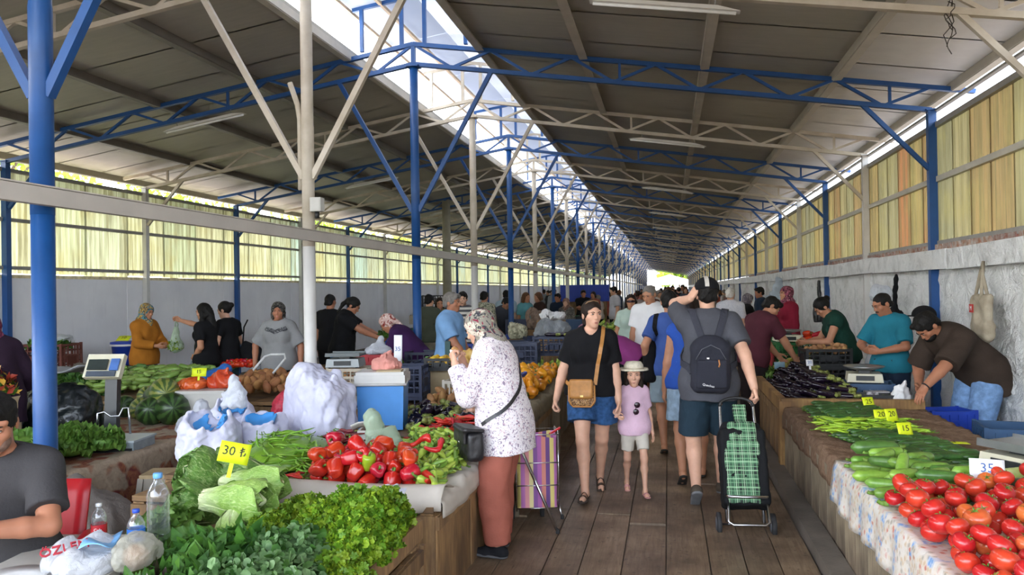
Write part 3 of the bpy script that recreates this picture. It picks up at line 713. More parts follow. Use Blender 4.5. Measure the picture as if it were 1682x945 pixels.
    for i, s in enumerate((-1, 1)):
        d = FD[i]; a = AN[i]; sd = unit(np.cross(d, V(0, 0, 1))); dn = unit(np.cross(sd, d)); dn = -dn if dn[2] > 0 else dn   # dn = down
        fl_ = k * (1 if not child else .95); A = a + dn * .03 * fl_
        foot += [C(a, A - d * .035 * fl_, .03 * fl_, .03 * fl_, .02), C(A - d * .035 * fl_ + dn * .004, A + d * .1 * fl_ + dn * .008 * fl_, .028 * fl_, .024 * fl_, .02), C(A + d * .09 * fl_ - sd * .012 * fl_ + dn * .012 * fl_, A + d * .155 * fl_ - sd * .012 * fl_ + dn * .018 * fl_, .018 * fl_, .011 * fl_, .012), C(A + d * .09 * fl_ + sd * .018 * fl_ + dn * .014 * fl_, A + d * .135 * fl_ + sd * .02 * fl_ + dn * .02 * fl_, .016 * fl_, .01 * fl_, .012)]
    body = torso + neck + armp + legs + hd
    if not (shoes and shoes[0] in ('shoe', 'sneaker')): body = body + foot
    parts = []
    v, f = sdf_mesh(body, res); parts = [[v, f]]
    # finer head and hands from the same field, replacing the coarse ones
    def fine(center, rad, hres, prims):
        lo = center - rad; hi = center + rad; v2, f2 = netmesh(field(prims, lo, hi, hres), lo, hres)
        c = parts[0][0]; inside = (np.abs(c - center) < rad - 1.5 * res).all(1); ff = parts[0][1]; parts[0][1] = ff[~inside[ff].all(1)]; parts.append([v2, f2])
    if face_detail and res < .02: fine(hc, V(.125, .14, .15) * hs, (.0042 if res <= .009 else .006) * hs, body)
    elif res < .02: fine(hc, V(.125, .14, .15) * hs, .009 * hs, body)
    wv = []
    if res < .02:
        for i in (0, 1):
            v2, f2 = sdf_mesh(armp[3 * i:3 * i + 3] + hand[i * 17:(i + 1) * 17], .0035 * max(1, res / .009), (hb[i] - .13 * hsz, hb[i] + .13 * hsz)); parts.append([v2, f2])
    else:
        v2, f2 = sdf_mesh([C(WR[i], hb[i] + (hb[i] - WR[i]) * .5, .022 * k, .028 * k, .01) for i in (0, 1)], res); parts.append([v2, f2])
    obj('body', np_mesh('body', parts, skinm), o)
    # ---- face features
    if face_detail:
        m = MB(); mi_ = MB(); mb_ = MB()
        rot = Matrix([list(r) for r in Mh])
        def ell(mb, c, rad):
            pr = [(math.sin(PI * j / 6) , -math.cos(PI * j / 6)) for j in range(7)]
            vs = []; n0 = 10
            for r_, z_ in pr:
                for a in range(n0): q = Vector((r_ * math.cos(2 * PI * a / n0) * rad[0], r_ * math.sin(2 * PI * a / n0) * rad[1], z_ * rad[2])) * hs; vs.append(Vector(c) + rot @ q)
            mb.add(vs, [(j * n0 + a, j * n0 + (a + 1) % n0, (j + 1) * n0 + (a + 1) % n0, (j + 1) * n0 + a) for j in range(6) for a in range(n0)], 0, True)
        for s in (-1, 1):
            e = MB(); ell(e, hp(s * .031, .0885, .0145), (.0095, .0062, .0052)); eo = e.build('eye', eyew, o); e = MB(); ell(e, hp(s * .031, .0928, .0145), (.0048, .0028, .0048)); e.build('iris', iris, eo)
            e = MB(); e.tube([hp(s * .016, .0965, .03), hp(s * .03, .0945, .036), hp(s * .046, .083, .031)], [.0036 * hs, .004 * hs, .0022 * hs], 6).build('eyebrow', brow or browm, o)
            e = MB(); e.tube([hp(s * .021, .0935, .0165), hp(s * .031, .0965, .0215), hp(s * .042, .089, .0165)], .0022 * hs, 5).build('eyelash', browm, o)
        e = MB(); e.tube([hp(-.026, .084, -.057), hp(-.009, .0965, -.0535), hp(0, .0975, -.055), hp(.009, .0965, -.0535), hp(.026, .084, -.057)], [.002 * hs, .0046 * hs, .004 * hs, .0046 * hs, .002 * hs], 6)
        e.tube([hp(-.024, .0845, -.059), hp(-.01, .095, -.063), hp(0, .0965, -.064), hp(.01, .095, -.063), hp(.024, .0845, -.059)], [.002 * hs, .005 * hs, .006 * hs, .005 * hs, .002 * hs], 6); e.build('lips', lipm if fem else lipd, o)
    # ---- hair
    if hair:
        st, hm = hair; th_ = .012
        pr = [E(hp(0, -.016, .038), V(.074 + th_, .094 + th_, .083 + th_ * 1.2) * hs, Mh, .02)]
        if st in ('short', 'buzz', 'bald'):
            if st != 'short': pr = [E(hp(0, -.014, .036), V(.078, .098, .086) * hs, Mh, .02)]
            pr += [C(hp(-.04, -.07, -.03), hp(.04, -.07, -.03), .03 * hs, .03 * hs, .03)]
            if st == 'short': pr += [C(hp(-.03, .07, .09), hp(.035, .065, .095), .022 * hs, .022 * hs, .03)]
        elif st not in ('bun', 'pony'): pr += [C(hp(s * .066, -.03, 0), hp(s * .062, -.06, -.05), .026 * hs, .022 * hs, .02) for s in (-1, 1)]
        if st == 'bun': pr += [E(hp(.0, -.12, .045), V(.042, .04, .04) * hs, Mh, .01)]
        if st == 'pony': pr += [C(hp(0, -.11, .04), hp(0, -.13, -.06), .03 * hs, .028 * hs, .02), C(hp(0, -.13, -.06), hp(.01, -.12, -.2), .028 * hs, .012 * hs, .02)]
        if st == 'long':
            pr += [C(hp(s * .07, -.01, .02), hp(s * .085, .0, -.14), .03 * hs, .036 * hs, .03) for s in (-1, 1)] + [C(hp(s * .085, 0, -.14), hp(s * .1, .02, -.25), .036 * hs, .02 * hs, .03) for s in (-1, 1)]
            pr += [C(hp(0, -.08, -.02), hp(0, -.085, -.2), .065 * hs, .06 * hs, .03)]
        if st == 'wavy': pr += [C(hp(0, -.07, -.02), hp(0, -.11, -.22), .07 * hs, .055 * hs, .04), C(hp(.06, 0, -.02), hp(.07, .0, -.2), .035 * hs, .03 * hs, .03), C(hp(-.06, 0, -.02), hp(-.07, .0, -.2), .035 * hs, .03 * hs, .03)]
        if st == 'bob': pr += [C(hp(s * .06, -.02, 0), hp(s * .068, -.02, -.06), .034 * hs, .03 * hs, .03) for s in (-1, 1)] + [C(hp(-.03, -.08, -.04), hp(.03, -.08, -.04), .045 * hs, .045 * hs, .03)]
        line = {'short': .062, 'buzz': .07, 'bald': .04}.get(st, .075)
        pr += [NS(.006 * hs if st in ('short', 'wavy', 'long') else .003, 55 / hs, 3), E(hp(0, .095, line - .095), V(.062 if st != 'long' else .064, .085, .098) * hs, Mh, .015, 's'), C(hp(-.09, .03, -.06), hp(.09, .03, -.06), .05 * hs, .05 * hs, .01, 's') if st in ('short', 'buzz', 'bald') else NS(0, 1)]
        if st == 'bald': pr += [E(hp(0, .02, .14), V(.062, .11, .08) * hs, Mh, .02, 's')]
        lim = PL(-hu, -(hc - hu * .088 * hs) @ hu) if st in ('short', 'buzz', 'bald', 'bun', 'pony') else NS(0, 1)
        if st == 'pony': lim = NS(0, 1)
        v, f = sdf_mesh(pr + [lim], max(.006, res * .75) * hs); obj('hair', np_mesh('hair', [(v, f)], hm), o)
    if scarf:
        sm = scarf[0]; stl = scarf[1] if len(scarf) > 1 else 'drape'
        pr = [E(hp(0, -.018, .04), V(.095, .115, .102) * hs, Mh, .02), C(hp(0, -.02, -.02), hp(0, -.02, -.1), .088 * hs, .082 * hs, .04), C(hp(0, .03, -.1), hp(0, .01, -.12), .062 * hs, .07 * hs, .03)]
        if stl == 'drape': pr += [C(N + up2 * .02 * k, N - up2 * .0, .09 * k, .115 * k, .05, fr=fw2, fs=1.1), C(N + rt2 * .02, S[0] * .45 + N * .55 - up2 * .0, .07 * k, .06 * k, .05), C(N - rt2 * .02, S[1] * .45 + N * .55, .07 * k, .06 * k, .05), C(N + fw2 * .07 * k, Cp + fw2 * .115 * k + up2 * .02, .06 * k, .035 * k, .04), C(N - fw2 * .04 * k, Cp - fw2 * .1 * k + up2 * .05 * k, .09 * k, .05 * k, .05)]
        if stl == 'tied': pr = pr[:1] + [E(hp(0, -.1, -.03), V(.05, .035, .05) * hs, Mh, .03), C(hp(0, -.11, -.05), hp(0, -.125, -.17), .035 * hs, .02 * hs, .02), C(hp(s_ := .075, -.03, -.02), hp(.07, -.0, -.15), .025 * hs, .02 * hs, .02), C(hp(-.075, -.03, -.02), hp(-.07, -.0, -.15), .025 * hs, .02 * hs, .02)]
        fm = scarf[2] if len(scarf) > 2 else 1.0
        pr += [NS(.006 * k, 34, 5, (1, 1, .6)), E(hp(0, .1, -.012 - .012 * (stl == 'tied')), V(.056, .075, .078 + .02 * (stl == 'tied')) * hs * fm, Mh, .012, 's')]
        v, f = sdf_mesh(pr, max(.0065, res * .7)); obj('headscarf', np_mesh('headscarf', [(v, f)], sm), o)
    # ---- garments
    def infl(ps, e, nn=None): return [dict(p, rad=p['rad'] + e) if p['t'] == 'e' else dict(p, r1=p['r1'] + e, r2=p['r2'] + e) if p['t'] == 'c' else p for p in ps]
    res_g = res * .95; o_fields = {}
    if bottom:
        kind, bm, hem = bottom[:3]; loose = bottom[3] if len(bottom) > 3 else .014
        pr = infl(torso[:3], .007 * k); pr += [PL(up1, (P + up1 * (.055 * H)) @ up1)]
        if kind == 'skirt':
            A = P + up1 * .02 * H; mid = (AN[0] + AN[1]) / 2; Bq = P * (1 - hem) + V(mid[0], mid[1], .05) * hem
            pr += [C(A, Bq, .1 * H * b, .125 * H * b, .05, flat='b', fr=fw1, fs=1.25)]
        else:
            for i in (0, 1):
                if hem <= 1: pr += [C(HJ[i] + up1 * .01, HJ[i] + (KN[i] - HJ[i]) * hem, .058 * H * t_ + loose, (.058 - .018 * hem) * H * t_ + loose * 1.7, .025, flat='b')]
                else:
                    pr += [C(HJ[i] + up1 * .01, KN[i], .06 * H * t_ + loose * .7, .036 * H * t_ + loose * 1.15, .025)]
                    end = KN[i] + (AN[i] - KN[i]) * (hem - 1); pr += [C(KN[i], KN[i] * .6 + end * .4, .036 * H * t_ + loose * 1.15, .036 * H * t_ + loose * 1.15, .02), C(KN[i] * .6 + end * .4, end, .036 * H * t_ + loose * 1.1, .024 * H * t_ + loose * 1.25, .02, flat='b')]
        pr += [PL(up1, (P + up1 * .05 * H) @ up1), NS(.005 * k, 26, 11, (1, 1, .8))]
        v, f = sdf_mesh(pr, res_g); obj({'skirt': 'skirt', 'shorts': 'shorts'}.get(kind, 'trousers'), np_mesh(kind, [(v, f)], bm), o)
        o_fields['bottom'] = pr
    if top:
        kind, tm, sl = top[:3]; hemz = top[3] if len(top) > 3 else -.03; neckr = top[4] if len(top) > 4 else .05; e = top[5] if len(top) > 5 else .018
        pr = infl(torso, e * k)
        if hemz < -.05:
            pr += [C(P + up1 * .02, P + up1 * hemz * H, .098 * H * b + e * k, .1 * H * b + e * 1.6 * k, .05, fr=fw1, fs=1.3)]
        if bottom and bottom[0] != 'skirt': rb = .058 * H * t_ + (bottom[3] if len(bottom) > 3 else .014) + .007; pr += [C(HJ[0], HJ[1], rb, rb, .05)]
        pr += [PL(-up1, -(P + up1 * hemz * H) @ up1)]
        if not tanktop:
            for i in (0, 1):
                if sl <= 1: pr += [C(S[i], S[i] + (EL[i] - S[i]) * sl, .037 * H * t_ + e * k * .8, .03 * H * t_ + e * k * 1.5, .03, flat='b')]
                else:
                    end = EL[i] + (WR[i] - EL[i]) * (sl - 1); pr += [C(S[i], EL[i], .037 * H * t_ + e * k * .8, .028 * H * t_ + e * k, .03), C(EL[i], end, .028 * H * t_ + e * k, .02 * H * t_ + e * k, .015, flat='b')]
        else:
            for i in (0, 1): pr += [C(S[i] + rt2 * (.06 - .12 * i) * 0, EL[i], .03 * H * t_, .028 * H * t_, .012, 's')]
        o_fields['top'] = list(pr)
        pr += [NS((.005 if res < .02 else 0) * k, 24, 4, (1, 1, .75))]
        vfw = fw2 * (1.0 if fem else .6)
        pr += [C(N - up2 * .012 * H + vfw * .02, N + up2 * .1 * H + fw2 * .02, neckr * k, (neckr + .03) * k, .012, 's')]
        if len(top) > 6 and top[6] == 'vneck': pr += [C(N + fw2 * .09 * k - up2 * .055 * H, N + fw2 * .06 * k + up2 * .02 * H, .012 * k, .06 * k, .01, 's')]
        v, f = sdf_mesh(pr, res_g); obj({'coat': 'coat', 'dress': 'dress', 'blouse': 'blouse'}.get(kind, 'shirt'), np_mesh(kind, [(v, f)], tm), o)
        if len(top) > 6 and top[6] == 'polo':
            m = MB(); ring = []
            for j in range(13):
                a = R(-160 + 320 * j / 12) + PI / 2; ring.append(N + up2 * .012 * k + (rt2 * math.cos(a) + fw2 * math.sin(a)) * (neckr + .012) * k + fw2 * .018 * k - up2 * .02 * k * math.sin(a))
            m.tube(ring, .013 * k, 6, flat=(.6, 1.5)).build('collar', tm, o)
    # ---- shoes
    if shoes:
        st, sm = shoes[:2]; sole = shoes[2] if len(shoes) > 2 else M('sole_dark', '2a2725', .8)
        for i, s in enumerate((-1, 1)):
            d = FD[i]; a = AN[i]; sd = unit(np.cross(d, V(0, 0, 1))); dn = unit(np.cross(sd, d)); dn = -dn if dn[2] > 0 else dn; fl_ = k * (1 if not child else .95); A = a + dn * .03 * fl_; n_ = d, sd, -dn
            Mf = np.stack(n_, 1)
            if st in ('shoe', 'sneaker'):
                pr = [C(a + dn * .0, A - d * .03 * fl_, .037 * fl_, .037 * fl_, .02), C(A - d * .03 * fl_, A + d * .09 * fl_ + dn * .005, .039 * fl_, .036 * fl_, .03), C(A + d * .09 * fl_ + dn * .005 * fl_, A + d * .15 * fl_ + dn * .01 * fl_, .036 * fl_, .03 * fl_, .02), PL(dn, (a + dn * .052 * fl_) @ dn), PL(-dn, -(a - dn * .028 * fl_) @ dn)]
                so_ = sdf_obj('shoe', pr, max(.006, res * .7), sm, o); pr = [C(A - d * .03 * fl_ + dn * .018 * fl_, A + d * .15 * fl_ + dn * .018 * fl_, .042 * fl_, .037 * fl_, .01), PL(dn, (a + dn * .062 * fl_) @ dn), PL(-dn, -(a + dn * .042 * fl_) @ dn)]
                sdf_obj('sole', pr, max(.006, res * .7), sole, so_)
            else:
                pr = [C(A - d * .045 * fl_ + dn * .02 * fl_, A + d * .14 * fl_ + dn * .022 * fl_, .036 * fl_, .042 * fl_, .01), PL(dn, (a + dn * .062 * fl_) @ dn), PL(-dn, -(a + dn * .046 * fl_) @ dn)]
                so_ = sdf_obj('sandal_sole', pr, .006, sole, o)
                m = MB()
                for u0 in ((.045, .105) if st == 'sandal' else (.085,)):
                    arc = [A + d * u0 * fl_ + (sd * math.cos(w) * .043 - dn * (math.sin(w) * .05 - .012)) * fl_ for w in np.linspace(-.25, PI + .25, 11)]; arc = onsurf(foot, arc, .002, 4)
                    m2 = ribbon(arc, .03 * fl_ if st == 'sandal' else .055 * fl_, .004, [unit(p - (A + d * u0 * fl_)) for p in arc]); m.add(m2.v, m2.f)
                if st == 'strap':
                    arc = [a - d * .0 + (sd * math.cos(w) * .034 + d * math.sin(w) * .04) * fl_ for w in np.linspace(0, 2 * PI, 13)]; m2 = ribbon(arc, .015, .004, [unit(p - a) for p in arc]); m.add(m2.v, m2.f)
                m.build('sandal_strap', sm, so_)
    r_ = Person(); r_.o = o; r_.k = k; r_.H = H; r_.hp = hp; r_.hs = hs; r_.Mh = Mh; r_.N = N; r_.S = S; r_.EL = EL; r_.WR = WR; r_.P = P; r_.Cp = Cp; r_.Wp = Wp; r_.rt, r_.fw, r_.up = rt2, fw2, up2; r_.rt1, r_.fw1, r_.up1 = rt1, fw1, up1
    r_.fields = o_fields; r_.hb = hb; r_.hc = hc; r_.KN = KN; r_.HJ = HJ; r_.torso = torso
    r_.w = lambda p: o.matrix_basis @ Vector(p)
    return r_
def strap(pp, pts, w, mat, name, parent, fieldkey='top', n=26, th=.005, off=.005):
    """a band that follows the clothed body through the given local points"""
    P_ = np.array(pts, float); t = np.linspace(0, len(P_) - 1, n); i = np.minimum(t.astype(int), len(P_) - 2); fr = (t - i)[:, None]
    q = P_[i] * (1 - fr) + P_[i + 1] * fr; prims = pp.fields.get(fieldkey) or pp.torso; s = onsurf(prims, q, off)
    nr = onsurf(prims, s, off + .03) - s; return ribbon(s, w, th, nr).build(name, mat, parent)
# ================= produce and goods =================
class Kind:
    def __init__(s, name, label, cat, group, makers): s.a = (name, label, cat, group); s.mk = makers; s.r = [None] * len(makers)
    def put(s, loc, rot=(0, 0, 0), scale=1, v=None, label=None, group=None):
        v = rnd.randrange(len(s.mk)) if v is None else v
        if s.r[v] is None:
            o = s.mk[v](s.a[0]); tag(o, *s.a[1:]); s.r[v] = o
            for c in s.r:
                pass
            o.location = loc; o.rotation_euler = rot; o.scale = (scale,) * 3 if isinstance(scale, (int, float)) else scale
            if label: o['label'] = label
            if group: o['group'] = group
            return o
        return copy(s.r[v], loc, rot, scale, label or s.a[1], group or s.a[3])
def drop(region, n, r, base=.0, maxh=9, tries=14, jit=.12, r2=None):
    """settle n balls of radius r on a base inside region(); returns centres"""
    P = []
    for _ in range(n):
        best = None; ri = r * rnd.uniform(1 - jit, 1 + jit)
        for _ in range(tries):
            x, y = region(); z = base(x, y) + ri if callable(base) else base + ri
            for q in P:
                d2 = (q[0] - x) ** 2 + (q[1] - y) ** 2; s = (ri + q[3]) * .9
                if d2 < s * s: z = max(z, q[2] + math.sqrt(s * s - d2))
            if best is None or z < best[2]: best = (x, y, z, ri)
        if best[2] < maxh: P.append(best)
    return P
def quad_region(*pts):
    a, b, c, d = [Vector(p) for p in pts]
    def f():
        u, v = rnd.random(), rnd.random(); p = a * (1-u) * (1-v) + b * u * (1-v) + c * u * v + d * (1-u) * v; return p.x, p.y
    return f
def veg(name, c, **kw): return M('veg_' + name, c, **dict(dict(rough=.32, var=.15, scale=14, per=.16, spec=.5), **kw))
stem_g = veg('stem', '5d7a2c', rough=.6); stem_d = veg('stem_dry', '8a7a4a', rough=.8)
def smooth_tube(pts, rad, seg=10): return MB().tube(pts, rad, seg)
def bell(c):
    def f(name, c=c, sd=rnd.random()):
        ph = sd * 6; fn = lambda a, t: 1 + .1 * math.cos(3 * a + ph) * math.sin(PI * min(1, t * 1.1)) + .05 * math.cos(4 * a + 2 * ph)
        o = MB().lathe([(.004, -.048), (.018, -.054), (.03, -.046), (.037, -.02), (.041, .01), (.04, .03), (.03, .043), (.016, .042), (.004, .034)], 16, fn=fn).build(name, c)
        MB().tube([(0, 0, .032), (.003, 0, .05), (.01, .004, .064)], [.008, .005, .006], 7).build('stem', stem_g, o); return o
    return f
def tomato(c, sq=.78):
    def f(name, sd=rnd.random()):
        fn = lambda a, t: 1 + .035 * math.cos(5 * a + sd * 9) * (t ** 2) + .02 * math.cos(2 * a + sd * 5)
        pr = [(math.sin(PI * i / 10) ** .85 * .04 + .0001, -math.cos(PI * i / 10) * .04 * sq) for i in range(11)]; pr[-1] = (.002, .04 * sq - .008); pr[-2] = (.013, .04 * sq - .002)
        o = MB().lathe(pr, 16, fn=fn).build(name, c); m = MB()
        for k in range(5):
            a = 2 * PI * k / 5 + sd; d = Vector((math.cos(a), math.sin(a), 0)); s = Vector((-d.y, d.x, 0)); z = .04 * sq - .006
            m.add([Vector((0, 0, z)) - s * .003, d * .012 + s * .003 + Vector((0, 0, z + .006)), d * .022 + Vector((0, 0, z + .004)), Vector((0, 0, z)) + s * .003], [(0, 1, 2, 3), (3, 2, 1, 0)])
        m.tube([(0, 0, z - .002), (.002, 0, z + .012)], .0025, 5); m.build('calyx', stem_g, o); return o
    return f
def long_veg(c, L, r, bend, tip=.5, stem=None, stemL=.02, prof=None, seg=10, n=9, sm=None, wob=0):
    """cucumber, courgette, aubergine, chilli: bent tapered body along x with a stem part"""
    def f(name, sd=rnd.uniform(-1, 1)):
        pts = []; rr = []; b = bend * (.7 + .5 * sd)
        for i in range(n):
            t = i / (n - 1); x = (t - .5) * L; pts.append((x, b * (1 - (2 * t - 1) ** 2) + wob * math.sin(t * 7 + sd * 5), wob * .6 * math.sin(t * 5 + sd * 3)))
            q = prof(t) if prof else (1 - .15 * abs(2 * t - 1) ** 2); end = min(1, math.sqrt(max(0, 1 - (1 - min(t, 1 - t) / .12) ** 2)) if min(t, 1 - t) < .12 else 1); rr.append(max(.0008, r * q * max(end, .18)))
        o = MB().tube(pts, rr, seg).build(name, c)
        a = Vector(pts[-1]); d = (a - Vector(pts[-2])).normalized()
        m = MB().tube([a - d * .003, a + d * stemL * .6, a + d * stemL + Vector((0, 0, stemL * .25))], [r * (stem or .35), r * (stem or .35) * .7, r * (stem or .35) * .8], 6)
        if stem and stem > .8:
            m.tube([a - d * r * 1.6, a - d * r * .5, a + d * .004], [r * .82, r * .8, r * .35], 8)
        m.build('stem' if not (stem and stem > .8) else 'calyx', sm or stem_g, o); return o
    return f
def lump(c, r, sq=(1, 1, 1), tip=0, amp=.1):
    def f(name, sd=rnd.random()):
        m = MB(); ns = 9; sg = 12; vs = []
        fn = lambda a, t: 1 + amp * math.sin(2 * a + sd * 9 + t * 3) * math.sin(PI * t) + amp * .6 * math.sin(3 * a + sd * 20 - t * 4) * math.sin(PI * t)
        pr = [(math.sin(PI * i / ns) * r + .0002, -math.cos(PI * i / ns) * r * sq[2] + (tip * r if i == ns else 0)) for i in range(ns + 1)]
        m.lathe(pr, sg, fn=fn); m.v = [(x * sq[0], y * sq[1], z) for x, y, z in m.v]; return m.build(name, c)
    return f
def striped(name, a, b, cc, n):
    """rind striped around the local z axis, with a pale ground spot"""
    t = NT(name); co = t.coord('Object'); s = t.node('ShaderNodeSeparateXYZ'); t.l.new(co, s.inputs[0])
    an = t.math('ARCTAN2', s.outputs[1], s.outputs[0]); ns = t.noise(co, 18, 4); w = t.math('SINE', t.math('ADD', t.math('MULTIPLY', an, n), t.math('MULTIPLY', ns, 5)))
    c = t.ramp(t.math('MULTIPLY_ADD', w, .5, .5), [(.35, a), (.65, b)]); sp = t.ramp(t.math('MULTIPLY_ADD', s.outputs[0], 6, t.math('MULTIPLY', ns, .5)), [(.95, (0, 0, 0)), (1.15 if False else 1., (1, 1, 1))])
    c = t.mix(sp, c, lin(cc)); t.l.new(c, t.b.inputs['Base Color']); t.b.inputs['Roughness'].default_value = .35; return t.m
# ---- leafy things
def leafmat(name, c, c2, tr=.3, scale=16): return M('leaf_' + name, c, .5, .2, scale, c2=c2, trans=tr, per=.12, spec=.4, bump=.15, bscale=50)
lf_rom, lf_dark, lf_mint, lf_purs, lf_curl, lf_let = leafmat('romaine', '6f9440', 'a9c468'), leafmat('dark', '345a1f', '5b8a32'), leafmat('mint', '2f5523', '4f7d33'), leafmat('purslane', '4a7040', '86a870'), leafmat('curly', '6c8f1c', '9fb830'), leafmat('lettuce', '466f2a', '83ac4c')
rib_m = leafmat('rib', 'b9cc88', 'dbe2b4', .2); stalk = veg('stalk', 'a7b878', rough=.5)
def big_leaf(L, Wd, curl, ruff, sd, wrap=0, nu=8, nv=10):
    """one large leaf lying along +y, cupped, with a ruffled edge"""
    q = random.Random(sd); ph = q.uniform(0, 6)
    def fn(u, v):
        s = u * 2 - 1; w = Wd * (.28 + .72 * math.sin(min(1, v * 1.05) * PI * .62) ** 1.2) * (1 if v < .85 else math.sqrt(max(0, 1 - ((v - .85) / .16) ** 2)) * .8 + .2)
        x = s * w; z = curl * v * v * L + .35 * w * s * s * (1 - wrap) + ruff * abs(s) ** 2 * math.sin(v * 19 + ph + s * 2) + ruff * .4 * math.sin(u * 9 + v * 6 + ph)
        if wrap: a = s * wrap; x = math.sin(a) * w / max(wrap, .3); z = (1 - math.cos(a)) * -w / max(wrap, .3) * 1. + z * .5
        return (x, v * L, z)
    return MB().grid(fn, nu, nv), MB().tube([Vector(fn(.5, v)) + Vector((0, 0, .001)) for v in (0, .2, .4, .6, .8)], [Wd * .1, Wd * .07, Wd * .045, Wd * .025, Wd * .008], 6, flat=(1, .5))
def mat_romaine(name, g1, g2, L):
    t = NT('leaf_' + name); co = t.coord('Object'); sp = t.node('ShaderNodeSeparateXYZ'); t.l.new(co, sp.inputs[0]); n = t.noise(co, 14, 4, 1.2); vn = t.noise(t.coord('Object', (1, .35, 1)), 70, 3, 1.5)
    c = t.ramp(n, [(.3, g1), (.7, g2)]); c = t.mix(t.ramp(vn, [(.5, (0, 0, 0)), (.68, (.5, .5, .5))]), c, lin('cfe09a'))
    c = t.mix(t.ramp(t.math('ADD', t.math('MULTIPLY', sp.outputs[1], 1 / L), t.math('MULTIPLY_ADD', n, .3, -.15)), [(.0, (1, 1, 1)), (.36, (0, 0, 0))]), c, lin('d6e0ac'))
    t.l.new(c, t.b.inputs['Base Color']); t.b.inputs['Roughness'].default_value = .42; t.bump(t.math('ADD', vn, n), .55, .012); return t.m
lf_rom = mat_romaine('romaine_pale', '6d9638', '98b957', .36); lf_romd = mat_romaine('romaine_dark', '456f28', '6f9a40', .2)
def romaine(label, loc, rot, L=.3, r=.075, mat=None, n=14, group=None):
    """head of long lettuce lying along its y axis: every leaf is a part"""
    o = thing('romaine_lettuce', label, 'lettuce', loc, group=group, rot=rot); mat = mat or lf_rom
    MB().lathe([(.02, 0), (r * .5, L * .2), (r * .66, L * .5), (r * .5, L * .8), (r * .1, L * .93)], 12, fn=lambda a, t: 1 + .08 * math.sin(5 * a + 8 * t)).build('heart', mat, o).rotation_euler = (-PI / 2, 0, 0)
    MB().lathe([(.022, -.014), (.028, 0), (.024, .03)], 10).build('root_end', rib_m, o).rotation_euler = (-PI / 2, 0, 0)
    for k in range(n):
        a0 = k * 2.4 + .3; lay = k / n; ph = k * 1.7; Lk = L * (.84 + .2 * lay); open_ = max(0, lay - .6) * 1.5
        def fn(u, v):
            s = u * 2 - 1; w = (.42 + .62 * math.sin(min(1, v * .8 + .12) * PI * .75)) * (1.05 if v < .8 else .15 + .9 * math.sqrt(max(0, 1 - ((v - .8) / .2) ** 2)))
            rad = r * (.34 + .66 * math.sin(min(1, v * .95 + .08) * PI * .62)) * (.7 + .42 * lay) * (1 - .5 * max(0, (v - .7) / .3) ** 2 * (1 - open_))
            rad += r * (.16 * s * s * v + open_ * .9 * v * v + .09 * s * s * math.sin(v * 15 + ph + s * 2) + .05 * math.sin(v * 23 + u * 14 + ph) * v - .1 * math.exp(-s * s * 30) * (1 - v))
            a = a0 + s * w * 1.02; return (math.cos(a) * rad, v * Lk - .03 * L * s * s, math.sin(a) * rad)
        lo_ = MB().grid(fn, 12, 14).build('leaf', mat, o)
        MB().tube([Vector(fn(.5, v)) * 1.0 for v in (0, .15, .3, .45, .6)], [r * .12, r * .1, r * .07, r * .04, r * .012], 6, flat=(1.3, .5)).build('midrib', rib_m, lo_)
    return o
def leafy_mound(name, label, cat, loc, a, b, h, n, shape, mats, size, rz=0, group=None, stems=None, seed=1, up=.35, bunch=True):
    """bunched herbs: a mound of small bent leaves (joined, uncountable) over a stems part"""
    q = random.Random(seed); o = thing(name, label, cat, loc, rz, group)
    m = MB(); core = MB()
    core.lathe([(1, 0), (.93, .35), (.7, .7), (.3, .92), (.01, 1)], 14, fn=lambda aa, t: 1 + .08 * math.sin(3 * aa + seed)); core.v = [(x * a * .86, y * b * .86, z * h * .86) for x, y, z in core.v]
    core.build('inner_mass', mats[0], o)
    for i in range(n):
        th = q.uniform(0, 2 * PI); ph = math.acos(q.uniform(0, 1)) ; d = Vector((math.sin(ph) * math.cos(th), math.sin(ph) * math.sin(th), math.cos(ph)))
        rr = q.uniform(.84, 1.06); p = Vector((d.x * a * rr, d.y * b * rr, max(.004, d.z * h * rr))); nrm = Vector((d.x / a, d.y / b, d.z / h)).normalized()
        dr = (Vector((q.gauss(0, 1), q.gauss(0, 1), q.gauss(0, 1) + up)) + nrm * .5).normalized(); s = dr.cross(nrm + Vector((q.gauss(0, .4), q.gauss(0, .4), q.gauss(0, .4)))).normalized(); nn = s.cross(dr); L = size * q.uniform(.6, 1.3)
        if shape == 'lance': pr = [(0, 0, 0), (.4, .26, .07), (1, 0, -.1), (.4, -.26, .07), (.45, 0, .02)]
        elif shape == 'round': pr = [(0, 0, 0), (.35, .38, .05), (.85, .36, .02), (1.05, 0, -.06), (.85, -.36, .02), (.35, -.38, .05), (.5, 0, -.03)]
        else: pr = [(0, 0, 0), (.2, .32, .2), (.55, .42, -.16), (.75, .62, .2), (.95, .3, -.2), (1.15, .12, .22), (1.0, -.16, -.2), (1.05, -.45, .2), (.7, -.5, -.2), (.35, -.55, .2), (.2, -.25, -.1), (.5, 0, .0)]
        vs = [p + dr * (x * L) + s * (y * L) + nn * (z * L) for x, y, z in pr]; c = len(pr) - 1
        m.add(vs, [(c, k, (k + 1) % c) for k in range(c)], q.randrange(len(mats)), True)
    m.build('leaves', mats, o, kind='stuff')
    if stems:
        s = MB()
        for i in range(stems): x = q.uniform(-.5, .5) * a; s.tube([(x, -b * .6, .03 + q.uniform(0, .05)), (x * 1.15 + q.uniform(-.02, .02), -b * 1.12, .02 + q.uniform(0, .05))], .003, 5)
        s.build('stems', stalk, o, kind='stuff')
    return o
